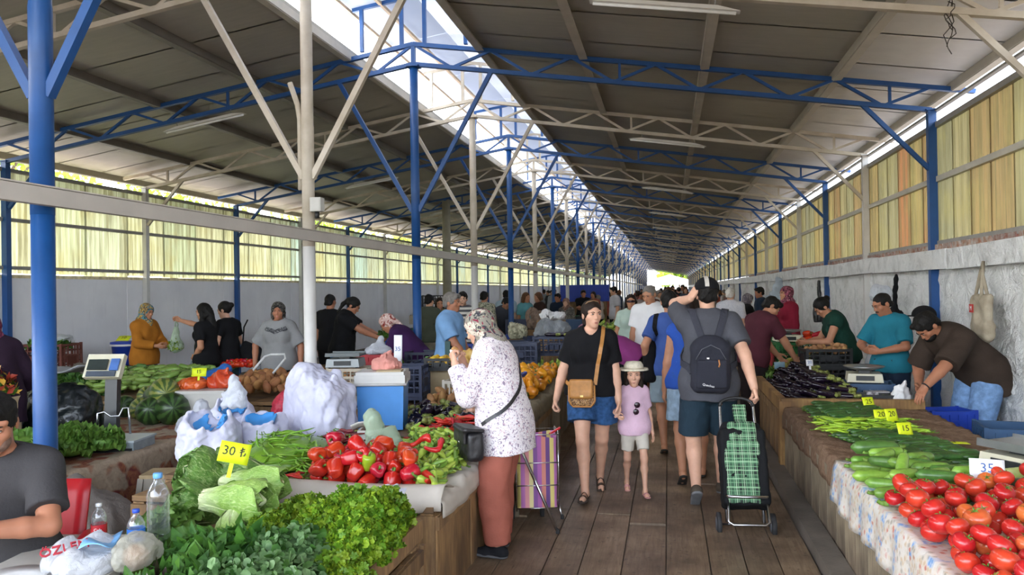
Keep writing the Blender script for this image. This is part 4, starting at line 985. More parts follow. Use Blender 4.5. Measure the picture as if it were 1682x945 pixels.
def frilly_head(label, loc, r, mat, seed, n=34, group=None, rot=None, name='curly_lettuce', ruff=.2):
    q = random.Random(seed); o = thing(name, label, 'lettuce', loc, group=group, rot=rot)
    MB().lathe([(.3 * r, -.1 * r), (.75 * r, .1 * r), (.8 * r, .4 * r), (.5 * r, .75 * r), (.02, .85 * r)], 12).build('heart', mat, o)
    for k in range(n):
        th = k * 2.4; el = 1.35 - 1.2 * (k / n); d = Vector((math.cos(th) * math.cos(el), math.sin(th) * math.cos(el), math.sin(el))); s = Vector((-math.sin(th), math.cos(th), 0)); nn = d.cross(s); L = r * q.uniform(.95, 1.15); w = r * .42; ph = q.uniform(0, 6)
        def fn(u, v):
            a = u * 2 - 1; e = ruff * r * (v ** 1.5) * (math.sin(a * 9 + ph) * .55 + math.sin(a * 17 + ph * 2 + v * 5) * .4) ; wv = w * (.35 + .65 * v) * (1 + .1 * math.sin(v * 12 + ph))
            return d * (L * (.35 + .65 * v) + e * .55 - .12 * L * a * a * v) + s * (a * wv) + nn * (e - .28 * r * v * v + .15 * L * a * a)
        MB().grid(fn, 12, 5).build('leaf', mat, o)
    return o
def curly_head(label, loc, r, mats, seed, group, rot):
    o = leafy_mound('curly_lettuce', label, 'lettuce', loc, r * 1.05, r * 1.05, r * 1.15, 1350, 'frill', mats, r * .2, 0, group, None, seed, .5); o.rotation_euler = rot; return o
# ---- containers
def crate(label, loc, rz, L, Wd, H, mat, group=None, rows=3, cat='crate', name='plastic_crate', solid=False):
    key = ('crate', L, Wd, H, mat.name, solid, rows)
    if key in MATS: return copy(MATS[key], loc, (0, 0, rz), label=label, group=group)
    o = thing(name, label, cat, loc, rz, group); MATS[key] = o
    b = MB().box((0, 0, .008), (L - .02, Wd - .02, .012)); b.build('base', mat, o)
    for ax, (l, w) in enumerate(((L, Wd), (Wd, L))):
        m = MB(); n = max(4, int(l / .07))
        m.box((0, 0, .02), (l, .016, .04)); m.box((0, 0, H - .015), (l, .024, .03))
        if solid: m.box((0, .003, H / 2), (l, .01, H - .04))
        for i in range(n + 1): m.box((-l / 2 + .008 + (l - .016) * i / n, -.003, H / 2), (.013, .016, H - .03))
        for j in range(1, rows): m.box((0, 0, .03 + (H - .05) * j / rows), (l, .012, .016))
        m.box((0, -.004, H - .09), (l * .36, .016, .02)); m.box((0, -.004, H * .45), (l * .42, .014, H * .26))
        me = m.mesh('side_panel', mat)
        for s in (-1, 1): obj('side_panel', me, o, ((0, s * -(w / 2 - .012), 0) if ax == 0 else (s * (w / 2 - .012), 0, 0)), (0, 0, (0 if s > 0 else PI) + (0 if ax == 0 else PI / 2)))
    me = MB().box((0, 0, H / 2 + .004), (.03, .03, H + .008)).mesh('corner_post', mat)
    for sx in (-1, 1):
        for sy in (-1, 1): obj('corner_post', me, o, (sx * (L / 2 - .014), sy * (Wd / 2 - .014), 0))
    return o
bagm = {}
def bagmat(name, c, alpha=.75, rough=.3):
    if name not in MATS:
        t = NT(name); t.b.inputs['Base Color'].default_value = lin(c); t.b.inputs['Roughness'].default_value = rough; co = t.coord('Object')
        t.bump(t.noise(co, 22, 4, 1.5), .6, .02); tl = t.node('ShaderNodeBsdfTranslucent'); tl.inputs[0].default_value = lin(c); m1 = t.node('ShaderNodeMixShader'); m1.inputs[0].default_value = .35
        t.l.new(t.b.outputs[0], m1.inputs[1]); t.l.new(tl.outputs[0], m1.inputs[2]); tp = t.node('ShaderNodeBsdfTransparent'); m2 = t.node('ShaderNodeMixShader'); m2.inputs[0].default_value = alpha
        t.l.new(tp.outputs[0], m2.inputs[1]); t.l.new(m1.outputs[0], m2.inputs[2]); t.l.new(m2.outputs[0], t.out.inputs[0]); MATS[name] = t.m
    return MATS[name]
def blobbag(name, label, cat, loc, rad, mat, seed=0, amp=.02, fr=22, top=None, handles=False, h=None, rz=0, group=None, contents=None):
    """plastic bag or sack: a slumped body with creases, gathered neck and handles as parts"""
    o = thing(name, label, cat, loc, rz, group); a, b, c = rad
    pr = [E((0, 0, c * .85), (a, b, c), None, .03), BX((0, 0, c * .45), (a * .86, b * .86, c * .45), None, min(a, b) * .4, .05)]
    if top: pr += [C((0, 0, c * 1.5), (top[0], top[1], c * 1.5 + top[2]), min(a, b) * .5, top[3], .06)]
    pr += [NS(amp, fr, seed, (1, 1, .5)), NS(amp * .5, fr * 2.2, seed + 9), PL((0, 0, -1), 0)]
    sdf_obj('bag_body', pr, h or max(.006, min(rad) * .07), mat, o)
    if handles:
        for s in (-1, 1): MB().tube([(s * a * .45, 0, c * 1.55), (s * a * .5, .01, c * 2.0), (s * a * .2, .0, c * 2.3), (s * a * .05, 0, c * 1.7)], a * .09, 6, flat=(1.6, .4)).build('handle', mat, o)
    return o
def hangbag(name, label, cat, loc, L, r, mat, seed=1):
    """carrier bag hanging from a hand: wide bottom, gathered top with two handle loops"""
    o = thing(name, label, cat, loc); pr = [C((0, 0, -L + r * .8), (0, 0, -L * .28), r, r * .34, .02), E((0, 0, -L + r * .7), (r * 1.1, r * .9, r * .7), None, .03), NS(r * .14, 24 * .1 / r, seed, (1, 1, .5)), NS(r * .07, 50 * .1 / r, seed + 4)]
    sdf_obj('bag_body', pr, max(.007, r * .09), mat, o)
    for s in (-1, 1): MB().tube([(s * r * .2, 0, -L * .32), (s * r * .25, .01, -L * .12), (0, 0, 0)], r * .12, 6, flat=(1.5, .4)).build('handle', mat, o)
    return o
def scale_platform(label, loc, rz, body, pan, dark, display=True, dish=False, Wd=.32, D=.3):
    o = thing('weighing_scale', label, 'scale', loc, rz)
    MB().box((0, 0, .05), (Wd, D, .08), taper=.93).build('scale_body', body, o); MB().box((0, -D / 2 + .004, .05), (Wd * .5, .012, .045)).build('display', dark, o)
    MB().box((0, 0, .1), (.1, .1, .03)).build('pan_support', dark, o)
    if dish:
        MB().lathe([(.01, .118), (.1, .12), (.17, .14), (.19, .155), (.185, .157), (.165, .145), (.01, .125)], 24).build('weighing_dish', pan, o)
    else:
        MB().box((0, 0, .125), (Wd * 1.02, D * .98, .02)).box((0, -D * .48, .14), (Wd, .01, .02)).box((0, D * .48, .14), (Wd, .01, .02)).build('weighing_pan', pan, o)
    for sx in (-1, 1):
        for sy in (-1, 1): MB().tube([(sx * Wd * .4, sy * D * .4, 0), (sx * Wd * .4, sy * D * .4, .012)], .014, 8).build('foot', dark, o)
    return o
def text_mesh(s, size, mat, parent, loc, rot, name='lettering', depth=.0008, font=None):
    cu = bpy.data.curves.new(name, 'FONT'); cu.body = s; cu.size = size; cu.extrude = depth; cu.align_x = 'CENTER'; cu.align_y = 'CENTER'; cu.resolution_u = 2
    o = bpy.data.objects.new('tmp_text', cu); me = bpy.data.meshes.new_from_object(o); bpy.data.objects.remove(o); me.name = name; me.materials.clear(); me.materials.append(mat)
    return obj(name, me, parent, loc, rot)
yel = M('tag_yellow', 'dcea1e', .6, .04); ink = M('marker_ink', '2b2d18', .7, .05); pap = M('paper_white', 'e4e4e6', .7, .04); inkb = M('marker_blue', '3f5f9a', .7)
def price_tag(label, loc, rz, tilt, txt, w=.13, h=.1, mat=None, im=None, roll=0, stick=True, ts=.62):
    o = thing('price_tag', label, 'price tag', loc, rot=(tilt, roll, rz)); mat = mat or yel
    MB().grid(lambda u, v: ((u - .5) * w, -.006 * math.sin(u * PI), v * h + .02), 6, 2, thick=.0016).build('card', mat, o)
    if txt: text_mesh(txt, h * ts, im or ink, o, (0, -.0085, h * .55 + .02), (PI / 2, 0, 0), 'price_lettering')
    if stick: MB().box((0, .003, -.01), (.02, .004, .08)).build('holder', mat, o)
    return o
# ================= the people =================
def at(px, d): p = gpt(px, d); return (p.x, p.y)
blk, navy, dgrey = cloth('black', '131316'), cloth('navy', '1d2a3c'), cloth('charcoal', '4c4d54')
denim, jean = cloth('denim', '2f517d', .3, 30), cloth('light_jean', '7393bd', .25, 20)
metal = M('chrome', 'c2c4c8', .22, .03, metal=1); blackp = M('black_plastic', '1b1b1c', .5, .1); red_p = M('red_plastic', 'c21d28', .35, .08)
tanl = M('tan_leather', 'b07a3f', .5, .15, 20, bump=.1); tanl2 = printcloth('bag_pattern', '6b4426', ['c9a06a', '2b2320', 'b99b86'], 60, .5)
# -- man in grey walking away
GM = person('man in grey tee walking away, arm raised to his black cap', (.3, 6.35), 91, 1.77, 'm', .009, SK[3], 1.02, lean=2, head=(4, 4),
    arms=[((-.13, .03, 1.6), (-.5, 1, -.25)), ((.33, -.27, .87), (.6, -.8, 0))], feet=[(-.12, -.2, .15, -4, -38), (.1, .2, .065, 6, 0)], grip=(.5, .8), hands=((( .6, .5, -.2), (.5, -.1, .8)), None),
    top=('tee', dgrey, .72, -.075, .05, .022), bottom=('shorts', cloth('teal_shorts', '22333f'), .93, .026), shoes=('sneaker', cloth('taupe_shoe', '51483e'), M('sole_grey', '6f7073', .7)), hair=('short', HB), face_detail=False)
cp_ = thing('cap', 'black cap with a pale stripe on the walking man in grey', 'cap', GM.w(GM.hc), 0); cp_.rotation_euler = (R(-8), 0, R(5))
bk_, st_ = cloth('cap_black', '17171a'), cloth('cap_stripe', 'c8c2ba')
v_, f_ = sdf_mesh([E((0, -.012, .05), (.098, .116, .098), None, .01), E((0, -.012, .042), (.084, .1, .085), None, .005, 's'), PL((0, -.12, -1), -.025)], .007); obj('crown', np_mesh('crown', [(v_, f_)], bk_), cp_)
MB().grid(lambda u, v: ((u - .5) * .16 * (1 - .25 * v), .085 + .09 * v * (1 - (2 * u - 1) ** 2 * .35), .045 - .02 * v - .03 * (2 * u - 1) ** 2), 8, 4, thick=.004).build('visor', bk_, cp_)
q_ = [(-.012, .1 * math.sin(t) - .012, .05 + .0985 * math.cos(t) * 1.0) for t in np.linspace(-1.55, .9, 12)]; ribbon([(x, y * 1.19, z + .002) for x, y, z in q_], .032, .005, [(0, math.sin(t), math.cos(t)) for t in np.linspace(-1.55, .9, 12)]).build('stripe', st_, cp_)
bp = thing('backpack', 'small charcoal backpack on the man in grey', 'backpack', GM.w((0, -.2, 1.11)), R(1)); bp.scale = (1.1,) * 3; bpm = cloth('backpack', '2c2d36', .12)
sdf_obj('pack_body', [BX((0, 0, -.03), (.135, .065, .175), rotm((1, 0, 0), -4), .06, .02), E((0, -.01, .1), (.125, .06, .1), None, .04), NS(.004, 30, 2)], .008, bpm, bp)
sdf_obj('front_pocket', [BX((.005, -.062, -.07), (.105, .02, .1), None, .02, .01), NS(.003, 35, 4)], .007, bpm, bp)
MB().tube([(-.1, -.068, .03), (-.06, -.075, .1), (0, -.078, .13), (.06, -.075, .1), (.1, -.068, .03)], .0035, 6).build('zipper', M('zip_grey', '55565e', .5), bp)
MB().box((-.02, -.083, .04), (.016, .006, .01)).build('zip_pull', metal, bp); MB().tube([(.05, -.086, .03), (.056, -.088, 0), (.05, -.086, -.02)], .005, 6).build('carabiner', M('orange_clip', 'b87a48', .4), bp)
text_mesh('Quechua', .022, pap, bp, (-.02, -.086, -.145), (PI / 2, R(12), 0), 'pack_lettering')
for s in (-1, 1): strap(GM, [(s * .05, -.13, 1.28), (s * .1, -.12, 1.42), (s * .12, -.03, 1.5), (s * .125, .1, 1.4), (s * .13, .11, 1.25), (s * .15, .0, 1.1), (s * .13, -.13, 1.03)], .05, cloth('strap', '3a3b44'), 'backpack_strap', GM.o, th=.008, off=.008)
# -- his wheeled shopping trolley
def plaid_mat():
    t = NT('green_plaid'); co = t.coord('Object'); s = t.node('ShaderNodeSeparateXYZ'); t.l.new(co, s.inputs[0]); c = lin('1c2c24')
    for ax, fr, ph, wd, col in ((0, 9, 0, .42, '3f6a4d'), (2, 8, .2, .4, '3f6a4d'), (0, 36, .1, .2, '86b98a'), (2, 34, .4, .2, '86b98a'), (0, 18, .3, .12, 'b7d6b0'), (2, 16, .1, .12, 'a9cfa6')):
        f = t.math('LESS_THAN', t.math('FRACT', t.math('MULTIPLY_ADD', s.outputs[ax], fr, ph)), wd); c = t.mix(t.math('MULTIPLY', f, .55), c, lin(col))
    t.l.new(c, t.b.inputs['Base Color']); t.b.inputs['Roughness'].default_value = .75; t.bump(t.noise(co, 20, 3), .4, .01); return t.m
pld = plaid_mat()
tw_ = thing('shopping_trolley', 'green plaid wheeled shopping trolley pulled by the man in grey', 'shopping trolley', (.5, 5.53, 0), R(6), rot=(R(-26), R(0), R(3))); tw_.scale = (.95,) * 3
def wheel(parent, c, r, w, mat, hub):
    o = MB().lathe([(r * .72, -w / 2), (r, -w / 2 * .8), (r, w / 2 * .8), (r * .72, w / 2)], 20, caps=True).build('wheel', mat, parent, c, rot=(0, PI / 2, 0)); MB().lathe([(.01, -w * .6), (r * .6, -w * .55), (r * .6, w * .55), (.01, w * .6)], 16).build('hub', hub, o); return o
rub = M('rubber', '2a2a2c', .7); whg = M('wheel_grey', '5b5d62', .5)
for s in (-1, 1): wheel(tw_, (s * .19, .05, .085), .085, .035, rub, whg)
m = MB(); m.tube([(-.19, .05, .085), (.19, .05, .085)], .008)
for s in (-1, 1): m.tube([(s * .13, .05, .1), (s * .135, .07, .5), (s * .125, .07, .98), (s * .11, .07, 1.0)], .011)
m.build('frame', metal, tw_); MB().tube([(-.13, -.12, .2), (-.14, -.13, .07), (-.11, -.135, .05), (.11, -.135, .05), (.14, -.13, .07), (.13, -.12, .2)], .011).build('foot_bar', metal, tw_)
MB().tube([(-.15, -.1, .26), (-.13, -.16, .24), (.13, -.16, .24), (.15, -.1, .26)], .012).build('front_hoop', metal, tw_)
MB().tube([(-.125, .07, .98)] + [(.125 * math.cos(a), .06, .985 + .06 * math.sin(a)) for a in np.linspace(PI, 0, 9)] + [(.125, .07, .98)], .012).build('handle', blackp, tw_)
sdf_obj('bag', [BX((0, -.03, .47), (.165, .1, .28), None, .03, .02), BX((0, -.01, .72), (.14, .07, .1), None, .04, .05), NS(.006, 20, 3)], .009, cloth('bag_black', '18191b'), tw_)
sdf_obj('plaid_front', [BX((-.02, -.128, .4), (.115, .012, .2), None, .012, .01), BX((.0, -.11, .71), (.1, .02, .1), rotm((1, 0, 0), -12), .015, .03), BX((.01, -.03, .86), (.05, .012, .12), rotm((1, 0, 0), -18), .01, .02), NS(.006, 26, 8)], .006, pld, tw_)
sdf_obj('flap', [BX((0, -.128, .6), (.11, .014, .05), rotm((1, 0, 0), 15), .01, .01), NS(.008, 30, 2)], .006, pld, tw_)
# -- woman in flowered blouse at the pepper stall
flor = printcloth('floral_blouse', 'e3dcdf', ['8d7f93', 'b98a98', '6f6a78'], 34, .57, 2)
scf = printcloth('scarf_patchwork', '8a857a', ['cfc4b4', '3f3f46', '7d2b3f', 'a9a58c', '4a342c'], 7, .5, 1.2)
FL = person('woman in flowered blouse and patchwork headscarf eating at the pepper stall', (-1.04, 4.93), 174, 1.6, 'f', .009, SK[3], 1.14, lean=6, lean2=6, head=(0, 16), grip=(.9, .9),
    arms=[((-.09, .30, 1.22), (-.35, -.25, -1)), ((.06, .3, 1.2), (.3, -.1, -1))], feet=[(-.12, .02, .06, 4, 0), (.09, .08, .06, 10, 0)], hands=((( .7, -.7, .1), (.15, .35, .85)), ((-.7, -.7, .1), (-.1, .3, .9))),
    top=('blouse', flor, 1.88, -.115, .045, .03), bottom=('trousers', cloth('terracotta', 'a35f50'), 1.93, .036), shoes=('sneaker', cloth('black_shoe', '1f2024'), M('sole_mid', '57585c', .7)), scarf=(scf, 'drape'))
hb_ = thing('handbag', 'black leather shoulder bag worn by the woman in flowered blouse', 'handbag', FL.w((-.235, .15, .74)), R(-58)); lea = M('black_leather', '1f1e20', .38, .15, 12, bump=.15, bscale=80)
sdf_obj('bag_body', [BX((0, 0, .0), (.12, .055, .09), None, .03, .02), E((0, 0, -.05), (.115, .058, .06), None, .02), NS(.004, 25, 5)], .007, lea, hb_)
sdf_obj('flap', [BX((0, -.01, .1), (.125, .065, .012), rotm((1, 0, 0), -6), .012, .02), BX((0, -.066, .06), (.11, .01, .045), None, .01, .02), NS(.003, 25, 5)], .006, lea, hb_)
MB().lathe([(.002, 0), (.011, .002), (.008, .006), (.002, .008)], 12).build('snap', metal, hb_, (.0, -.07, .02), rot=(PI / 2, 0, 0))
strap(FL, [(-.23, .08, .86), (-.24, -.06, .95), (-.16, -.2, 1.05), (-.02, -.24, 1.15), (.1, -.2, 1.26), (.14, -.08, 1.36), (.12, .04, 1.33)], .022, lea, 'bag_strap', FL.o)
sn = thing('sandwich', 'half eaten snack in paper held at the mouth of the scarfed woman', 'snack', FL.w((-.01, .33, 1.27)), 0)
sdf_obj('paper_wrap', [C((0, 0, -.05), (0, 0, .03), .022, .03, .01, flat='b'), NS(.006, 60, 3)], .005, pap, sn); sdf_obj('bread', [E((0, 0, .035), (.025, .025, .02), None, .01), NS(.004, 80, 3)], .005, M('bread', 'b88a52', .8, .2, 30), sn)
# -- her striped shopping cart
strp = stripecloth('cart_stripes', ['b16bb0', 'd58a7e', '6d4a86', 'd9c97a', 'c07ab8', 'e09aa0', 'e6d9a0', '8a5c9c'], 0, 42)
ct = thing('shopping_cart', 'pink striped folding shopping cart behind the woman in flowered blouse', 'shopping cart', (-.96, 5.62, 0), R(14))
m = MB(); m.box((0, 0, .36), (.27, .22, .5)); 
def soft(u, v):
    a = u * 2 * PI; e = 5; c, s = math.cos(a), math.sin(a); r = (abs(c / .145) ** e + abs(s / .125) ** e) ** (-1 / e); return (c * r * (1 + .02 * math.sin(a * 6 + v * 9)), s * r, .14 + v * .5 + .01 * math.sin(a * 3))
MB().grid(soft, 44, 14).build('bag', strp, ct); MB().box((0, 0, .145), (.27, .23, .01)).build('bag_bottom', strp, ct)
for s in (-1, 1):
    m = MB(); m.tube([(s * .15, -.12, .12), (s * .15, -.12, .68)], .005, 6).tube([(s * .15, .12, .12), (s * .15, .12, .68)], .005, 6).tube([(s * .15, -.12, .68), (s * .15, .12, .68)], .005, 6); m.build('wire_side', metal, ct)
m = MB()
for z in (.14, .3, .46, .66): m.tube([(-.15, -.125, z), (.15, -.125, z), (.15, .125, z), (-.15, .125, z), (-.15, -.125, z)], .004, 6)
m.build('wire_hoops', metal, ct); MB().tube([(-.12, -.17, .58), (.12, -.3, .0 + .02)], .011).build('support_leg', metal, ct); MB().tube([(.16, .1, .14), (.19, .04, .02)], .011).build('support_leg', metal, ct)
for p_ in ((.12, -.3, .012), (.19, .04, .012)): MB().lathe([(.014, -.012), (.014, .015), (.01, .03)], 8).build('leg_cap', rub, ct, p_)
wheel(ct, (-.17, .12, .08), .08, .03, rub, whg); wheel(ct, (.05, .15, .08), .08, .03, rub, whg)
MB().tube([(-.02, .13, .64), (-.03, .14, .86), (-.03, .14, .865), (-.07, .14, .87)], .01).build('pull_handle', metal, ct); MB().box((.13, -.1, .68), (.1, .012, .012), (0, R(-20), R(30))).build('red_clip', red_p, ct)
# -- woman in black tee and the girl
WB = person('woman in black tee and denim shorts walking towards the camera', (-.62, 6.38), 274, 1.61, 'f', .009, SK[3], 1.08, head=(26, 4), grip=(.35, .75),
    arms=[((-.215, .1, .76), (-.6, -1, 0)), ((.3, .02, .765), (.7, -1, 0))], feet=[(-.05, -.26, .12, -6, -28), (.06, .2, .06, 8, 0)], top=('tee', blk, .74, -.012, .052, .02, 'vneck'), bottom=('shorts', denim, .6, .03),
    shoes=('sandal', cloth('sandal_brown', '4a3b30'), M('sole_brown', '3a2e26', .8)), hair=('pony', HD))
bg_ = thing('handbag', 'tan saddle bag across the woman in black tee', 'handbag', WB.w((.075, .185, .87)), R(4)); 
v_, f_ = sdf_mesh([BX((0, 0, 0), (.1, .035, .1), None, .035, .02), C((-.06, 0, -.07), (.06, 0, -.07), .036, .036, .03)], .007); obj('bag_body', np_mesh('bag_body', [(v_, f_)], tanl2), bg_)
sdf_obj('flap', [BX((-.005, -.03, .035), (.092, .018, .075), None, .016, .01), C((-.05, -.034, -.02), (.05, -.034, -.02), .018, .018, .03)], .006, tanl, bg_); MB().box((.0, -.055, -.02), (.022, .008, .014)).build('clasp', M('brass', 'd0b878', .3, metal=1), bg_)
MB().tube([(-.1, -.03, .06), (-.102, -.03, -.06), (-.07, -.035, -.105), (.07, -.035, -.105), (.102, -.03, -.06), (.1, -.03, .06)], .007, 8).build('piping', tanl, bg_)
strap(WB, [(-.03, .17, .93), (-.06, .16, 1.12), (-.085, .12, 1.26), (-.09, .03, 1.36), (-.07, -.08, 1.3), (.05, -.16, 1.1), (.18, -.03, .93), (.17, .1, .92)], .03, tanl, 'bag_strap', WB.o)
MB().tube([WB.hp(-.07, -.01, .085), WB.hp(-.05, .02, .118), WB.hp(0, .035, .13), WB.hp(.05, .02, .118), WB.hp(.07, -.01, .085)], .005, 6).build('sunglasses_on_head', M('tortoise', '8a6a4a', .3), WB.o)
GI = person('small girl in pink tee and sun hat holding the woman\'s hand', (-.29, 6.5), 281, 1.06, 'f', .0075, SK[3], .95, child=True, head=(-8, 4), grip=(.2, .5), arms=[((-.15, .02, .48), (-.8, -1, 0)), ((.16, .2, .68), (.8, -.6, -.5))],
    feet=[(-.055, .16, .05, -4, 0), (.05, -.14, .075, 4, -18)], top=('tee', cloth('pale_pink', 'dcb9cd'), .75, -.065, .045, .016), bottom=('shorts', cloth('ecru', 'c9c2b6'), .74, .008), shoes=('slide', cloth('slide_pink', 'cf9a96'), M('sole_pink', 'c48f8a', .7)), hair=('wavy', HD))
ht = thing('sun_hat', 'cream sun hat with upturned brim on the small girl', 'hat', GI.w(GI.hc), 0, rot=(R(0), R(0), R(200)))
sh_ = GI.hs; MB().lathe([(.15 * sh_, .055 * sh_), (.145 * sh_, .075 * sh_), (.112 * sh_, .058 * sh_), (.102 * sh_, .06 * sh_), (.098 * sh_, .105 * sh_), (.075 * sh_, .14 * sh_), (.001, .148 * sh_)], 26, caps=False).build('hat_body', cloth('straw_cream', 'd8cfba', .12, 60), ht)
MB().lathe([(.1035 * sh_, .062 * sh_), (.1035 * sh_, .08 * sh_)], 26, caps=False).build('hat_band', cloth('band', 'b5a88e'), ht)
sg = thing('sunglasses', 'dark sunglasses hooked on the neckline of the girl', 'sunglasses', GI.w((-.005, .105, .72)), R(190), rot=(R(0), R(80), R(190)))
for s in (-1, 1): MB().lathe([(.002, 0), (.02, .001), (.024, .004), (.002, .006)], 14).build('lens', M('lens_dark', '2a1420', .15), sg, (s * .028, 0, 0), rot=(PI / 2, 0, 0)); MB().tube([(s * .05, 0, .005), (s * .05, .02, .01)], .003, 6).build('temple', M('frame_plum', '4a2436', .3), sg)
MB().tube([(-.01, -.002, .006), (0, -.003, .009), (.01, -.002, .006)], .003, 6).build('bridge', M('frame_plum', '4a2436', .3), sg)
# -- others in the aisle
PO = person('grey-haired man in white polo shirt walking up the aisle', at(1070, 10.0), 262, 1.76, 'm', .011, SK[1], 1.08, head=(-20, 22), arms=[((-.24, .05, .84), (-.6, -1, 0)), ((.27, .06, .84), (.6, -1, 0))], feet=[(-.1, .1, .06, -6, 0), (.1, -.1, .07, 6, -8)],
    top=('polo', cloth('white', 'e2e2e4', .04), .72, -.05, .055, .024, 'polo'), bottom=('trousers', navy, .98, .03), shoes=('strap', cloth('sandal_dark', '2c221c')), hair=('buzz', HG), brow=browg)
TA = person('woman in sleeveless blue top and light shorts walking away', (.18, 6.98), 91, 1.64, 'f', .01, SK[1], 1.05, tanktop=True, arms=[((-.235, .03, .74), (-.5, -1, 0)), None], feet=[(-.09, -.22, .13, -4, -32), (.09, .16, .06, 5, 0)],
    top=('tank', printcloth('royal_blue', '2f56b0', ['34589f', '3a5fb8'], 30, .62), .2, -.03, .062, .02), bottom=('shorts', cloth('pale_denim', '93a9bd', .2, 20), .8, .03), shoes=('strap', cloth('sandal_tan', '6d4630'), M('sole_dark', '2a2725', .8)), hair=('bob', HD), face_detail=False)
T2 = person('person in blue tee with a black shoulder bag beside the sleeveless woman', at(1098, 8.0), 92, 1.68, 'f', .011, SK[1], 1.0, arms=[((-.22, .0, .9), (-.5, -1, 0)), None], feet=[(-.07, -.1, .1, 0, -20), (.09, .14, .06, 5, 0)], top=('tee', cloth('mid_blue', '3e5796'), .7, -.05), bottom=('shorts', cloth('grey_blue', '8a9aa6'), .85, .03), shoes=('sandal', cloth('sandal_brown', '4a3b30')), hair=('short', HB), face_detail=False)
b2 = thing('shoulder_bag', 'long black shoulder bag carried by the person in blue tee', 'bag', T2.w((-.2, -.02, .98)), 0); sdf_obj('bag_body', [BX((0, 0, -.05), (.07, .1, .2), None, .05, .02), E((0, 0, .15), (.05, .08, .1), None, .05), NS(.006, 22, 4)], .01, blk, b2); strap(T2, [(-.2, -.05, 1.1), (-.15, -.1, 1.3), (-.12, -.03, 1.42), (-.14, .1, 1.3), (-.2, .05, 1.1)], .045, blk, 'bag_strap', T2.o)
MT = person('man in maroon tee leaning over the aubergine stall', at(1233, 9.0), 35, 1.66, 'm', .011, SK[1], 1.05, lean=16, lean2=6, head=(-25, 25), arms=[((-.1, .5, .84), (-1, -.3, -.3)), ((.2, .5, .8), (1, -.5, -.3))], top=('tee', cloth('maroon', '4f2630'), .75, -.06), bottom=('trousers', cloth('dark_brown', '271f20'), 1.9, .03), shoes=('shoe', blk), hair=('short', HB))
SU = person('woman in mint dress and sunglasses behind the white polo man', at(1036, 11.7), 272, 1.62, 'f', .012, SK[1], 1.05, arms=[None, ((.24, .05, .8), (.5, -1, 0))], top=('dress', cloth('mint', 'b6cabf'), .6, -.14, .05, .026), bottom=('skirt', cloth('mint', 'b6cabf'), .5), shoes=('sandal', cloth('sandal_brown', '4a3b30')), hair=('bob', HD))
MB().tube([SU.hp(-.055, .085, .016), SU.hp(-.03, .108, .014), SU.hp(0, .11, .016), SU.hp(.03, .108, .014), SU.hp(.055, .085, .016)], .014, 8, flat=(.5, 1.2)).build('sunglasses', M('lens_dark', '2a1420', .15), SU.o)
gb = blobbag('mesh_bag', 'dark green mesh bag carried by the woman in mint', 'bag', (SU.w((.25, .08, .42))), (.1, .09, .13), M('green_mesh', '1f5a4a', .7, .3, 40), 3, .012, 24, handles=True, h=.012)
MG = person('woman in magenta bending over the stall behind the black tee woman', at(1036, 9.5), 176, 1.6, 'f', .013, SK[1], 1.15, lean=52, lean2=14, head=(0, -10), hip=.86, arms=[((-.15, .72, .72), (-1, 0, -.2)), ((.15, .72, .72), (1, 0, -.2))], top=('blouse', cloth('magenta', '8a3a78'), 1.8, -.06, .05, .026), bottom=('skirt', blk, .9), shoes=('shoe', blk), scarf=(printcloth('scarf_purple', '6d3a4e', ['b08aa0', '4a2236'], 16), 'tied'), face_detail=False)
# -- behind the right-hand stalls
BR = person('bearded man in brown shirt and jeans bending over the right stall', at(1612, 7.05), 203, 1.8, 'm', .01, SK[2], 1.12, lean=43, lean2=12, head=(0, 0), hip=.9, grip=(.2, .4), arms=[((-.235, .84, .76), (-.6, -.6, .2)), ((.12, .56, .78), (1, -.3, -.4))], hands=(((0, .3, -1), (-.1, .5, -.6)), None), knees=[(-.1, 1, 0), (.1, 1, 0)],
    top=('shirt', cloth('brown_shirt', '3d322b'), .98, -.1, .05, .03), bottom=('trousers', jean, 1.93, .032), shoes=('shoe', blk), hair=('short', HB))
sdf_obj('beard', [E(BR.hp(0, .05, -.062), V(.058, .06, .045) * BR.hs, BR.Mh, .02), dict(E(BR.hp(0, .095, -.03), V(.05, .05, .026) * BR.hs, BR.Mh, .01), op='s'), NS(.002, 80, 2)], .006, HB, BR.o)
wt = [BR.WR[0] + unit(np.cross(BR.WR[0] - BR.EL[0], V(0, 1, .1))) * .031 * math.cos(a) + unit(np.cross(BR.WR[0] - BR.EL[0], np.cross(BR.WR[0] - BR.EL[0], V(0, 1, .1)))) * .031 * math.sin(a) for a in np.linspace(0, 2 * PI, 15)]
wo = MB().tube(wt, .008, 8, flat=(1.4, .6)).build('watch_strap', blackp, BR.o); MB().lathe([(.002, 0), (.018, 0), (.018, .008), (.002, .01)], 14).build('watch_dial', metal, wo, Vector(wt[4]))
TE = person('moustached man in teal shirt with hands together behind the stall', at(1462, 8.05), 222, 1.64, 'm', .01, SK[2], .95, lean=4, head=(-25, 24), grip=(.75, .75), arms=[((-.07, .3, 1.02), (-1, -.5, -.3)), ((.07, .3, 1.02), (1, -.5, -.3))], hands=(((.9, -.3, .2), (.7, .5, .05)), ((-.9, -.3, .2), (-.7, .5, .05))),
    top=('polo', cloth('teal', '247387'), .85, -.04, .055, .022, 'polo'), bottom=('trousers', navy, 1.93, .03), shoes=('shoe', blk), hair=('buzz', HB))
MB().tube([TE.hp(-.028, .088, -.048), TE.hp(0, .103, -.041), TE.hp(.028, .088, -.048)], [.004, .0075, .004], 6).build('moustache', HB, TE.o); MB().box((0, .115 * 1.0, TE.P[2] + .045), (.2, .05, .035)).build('belt', blackp, TE.o)
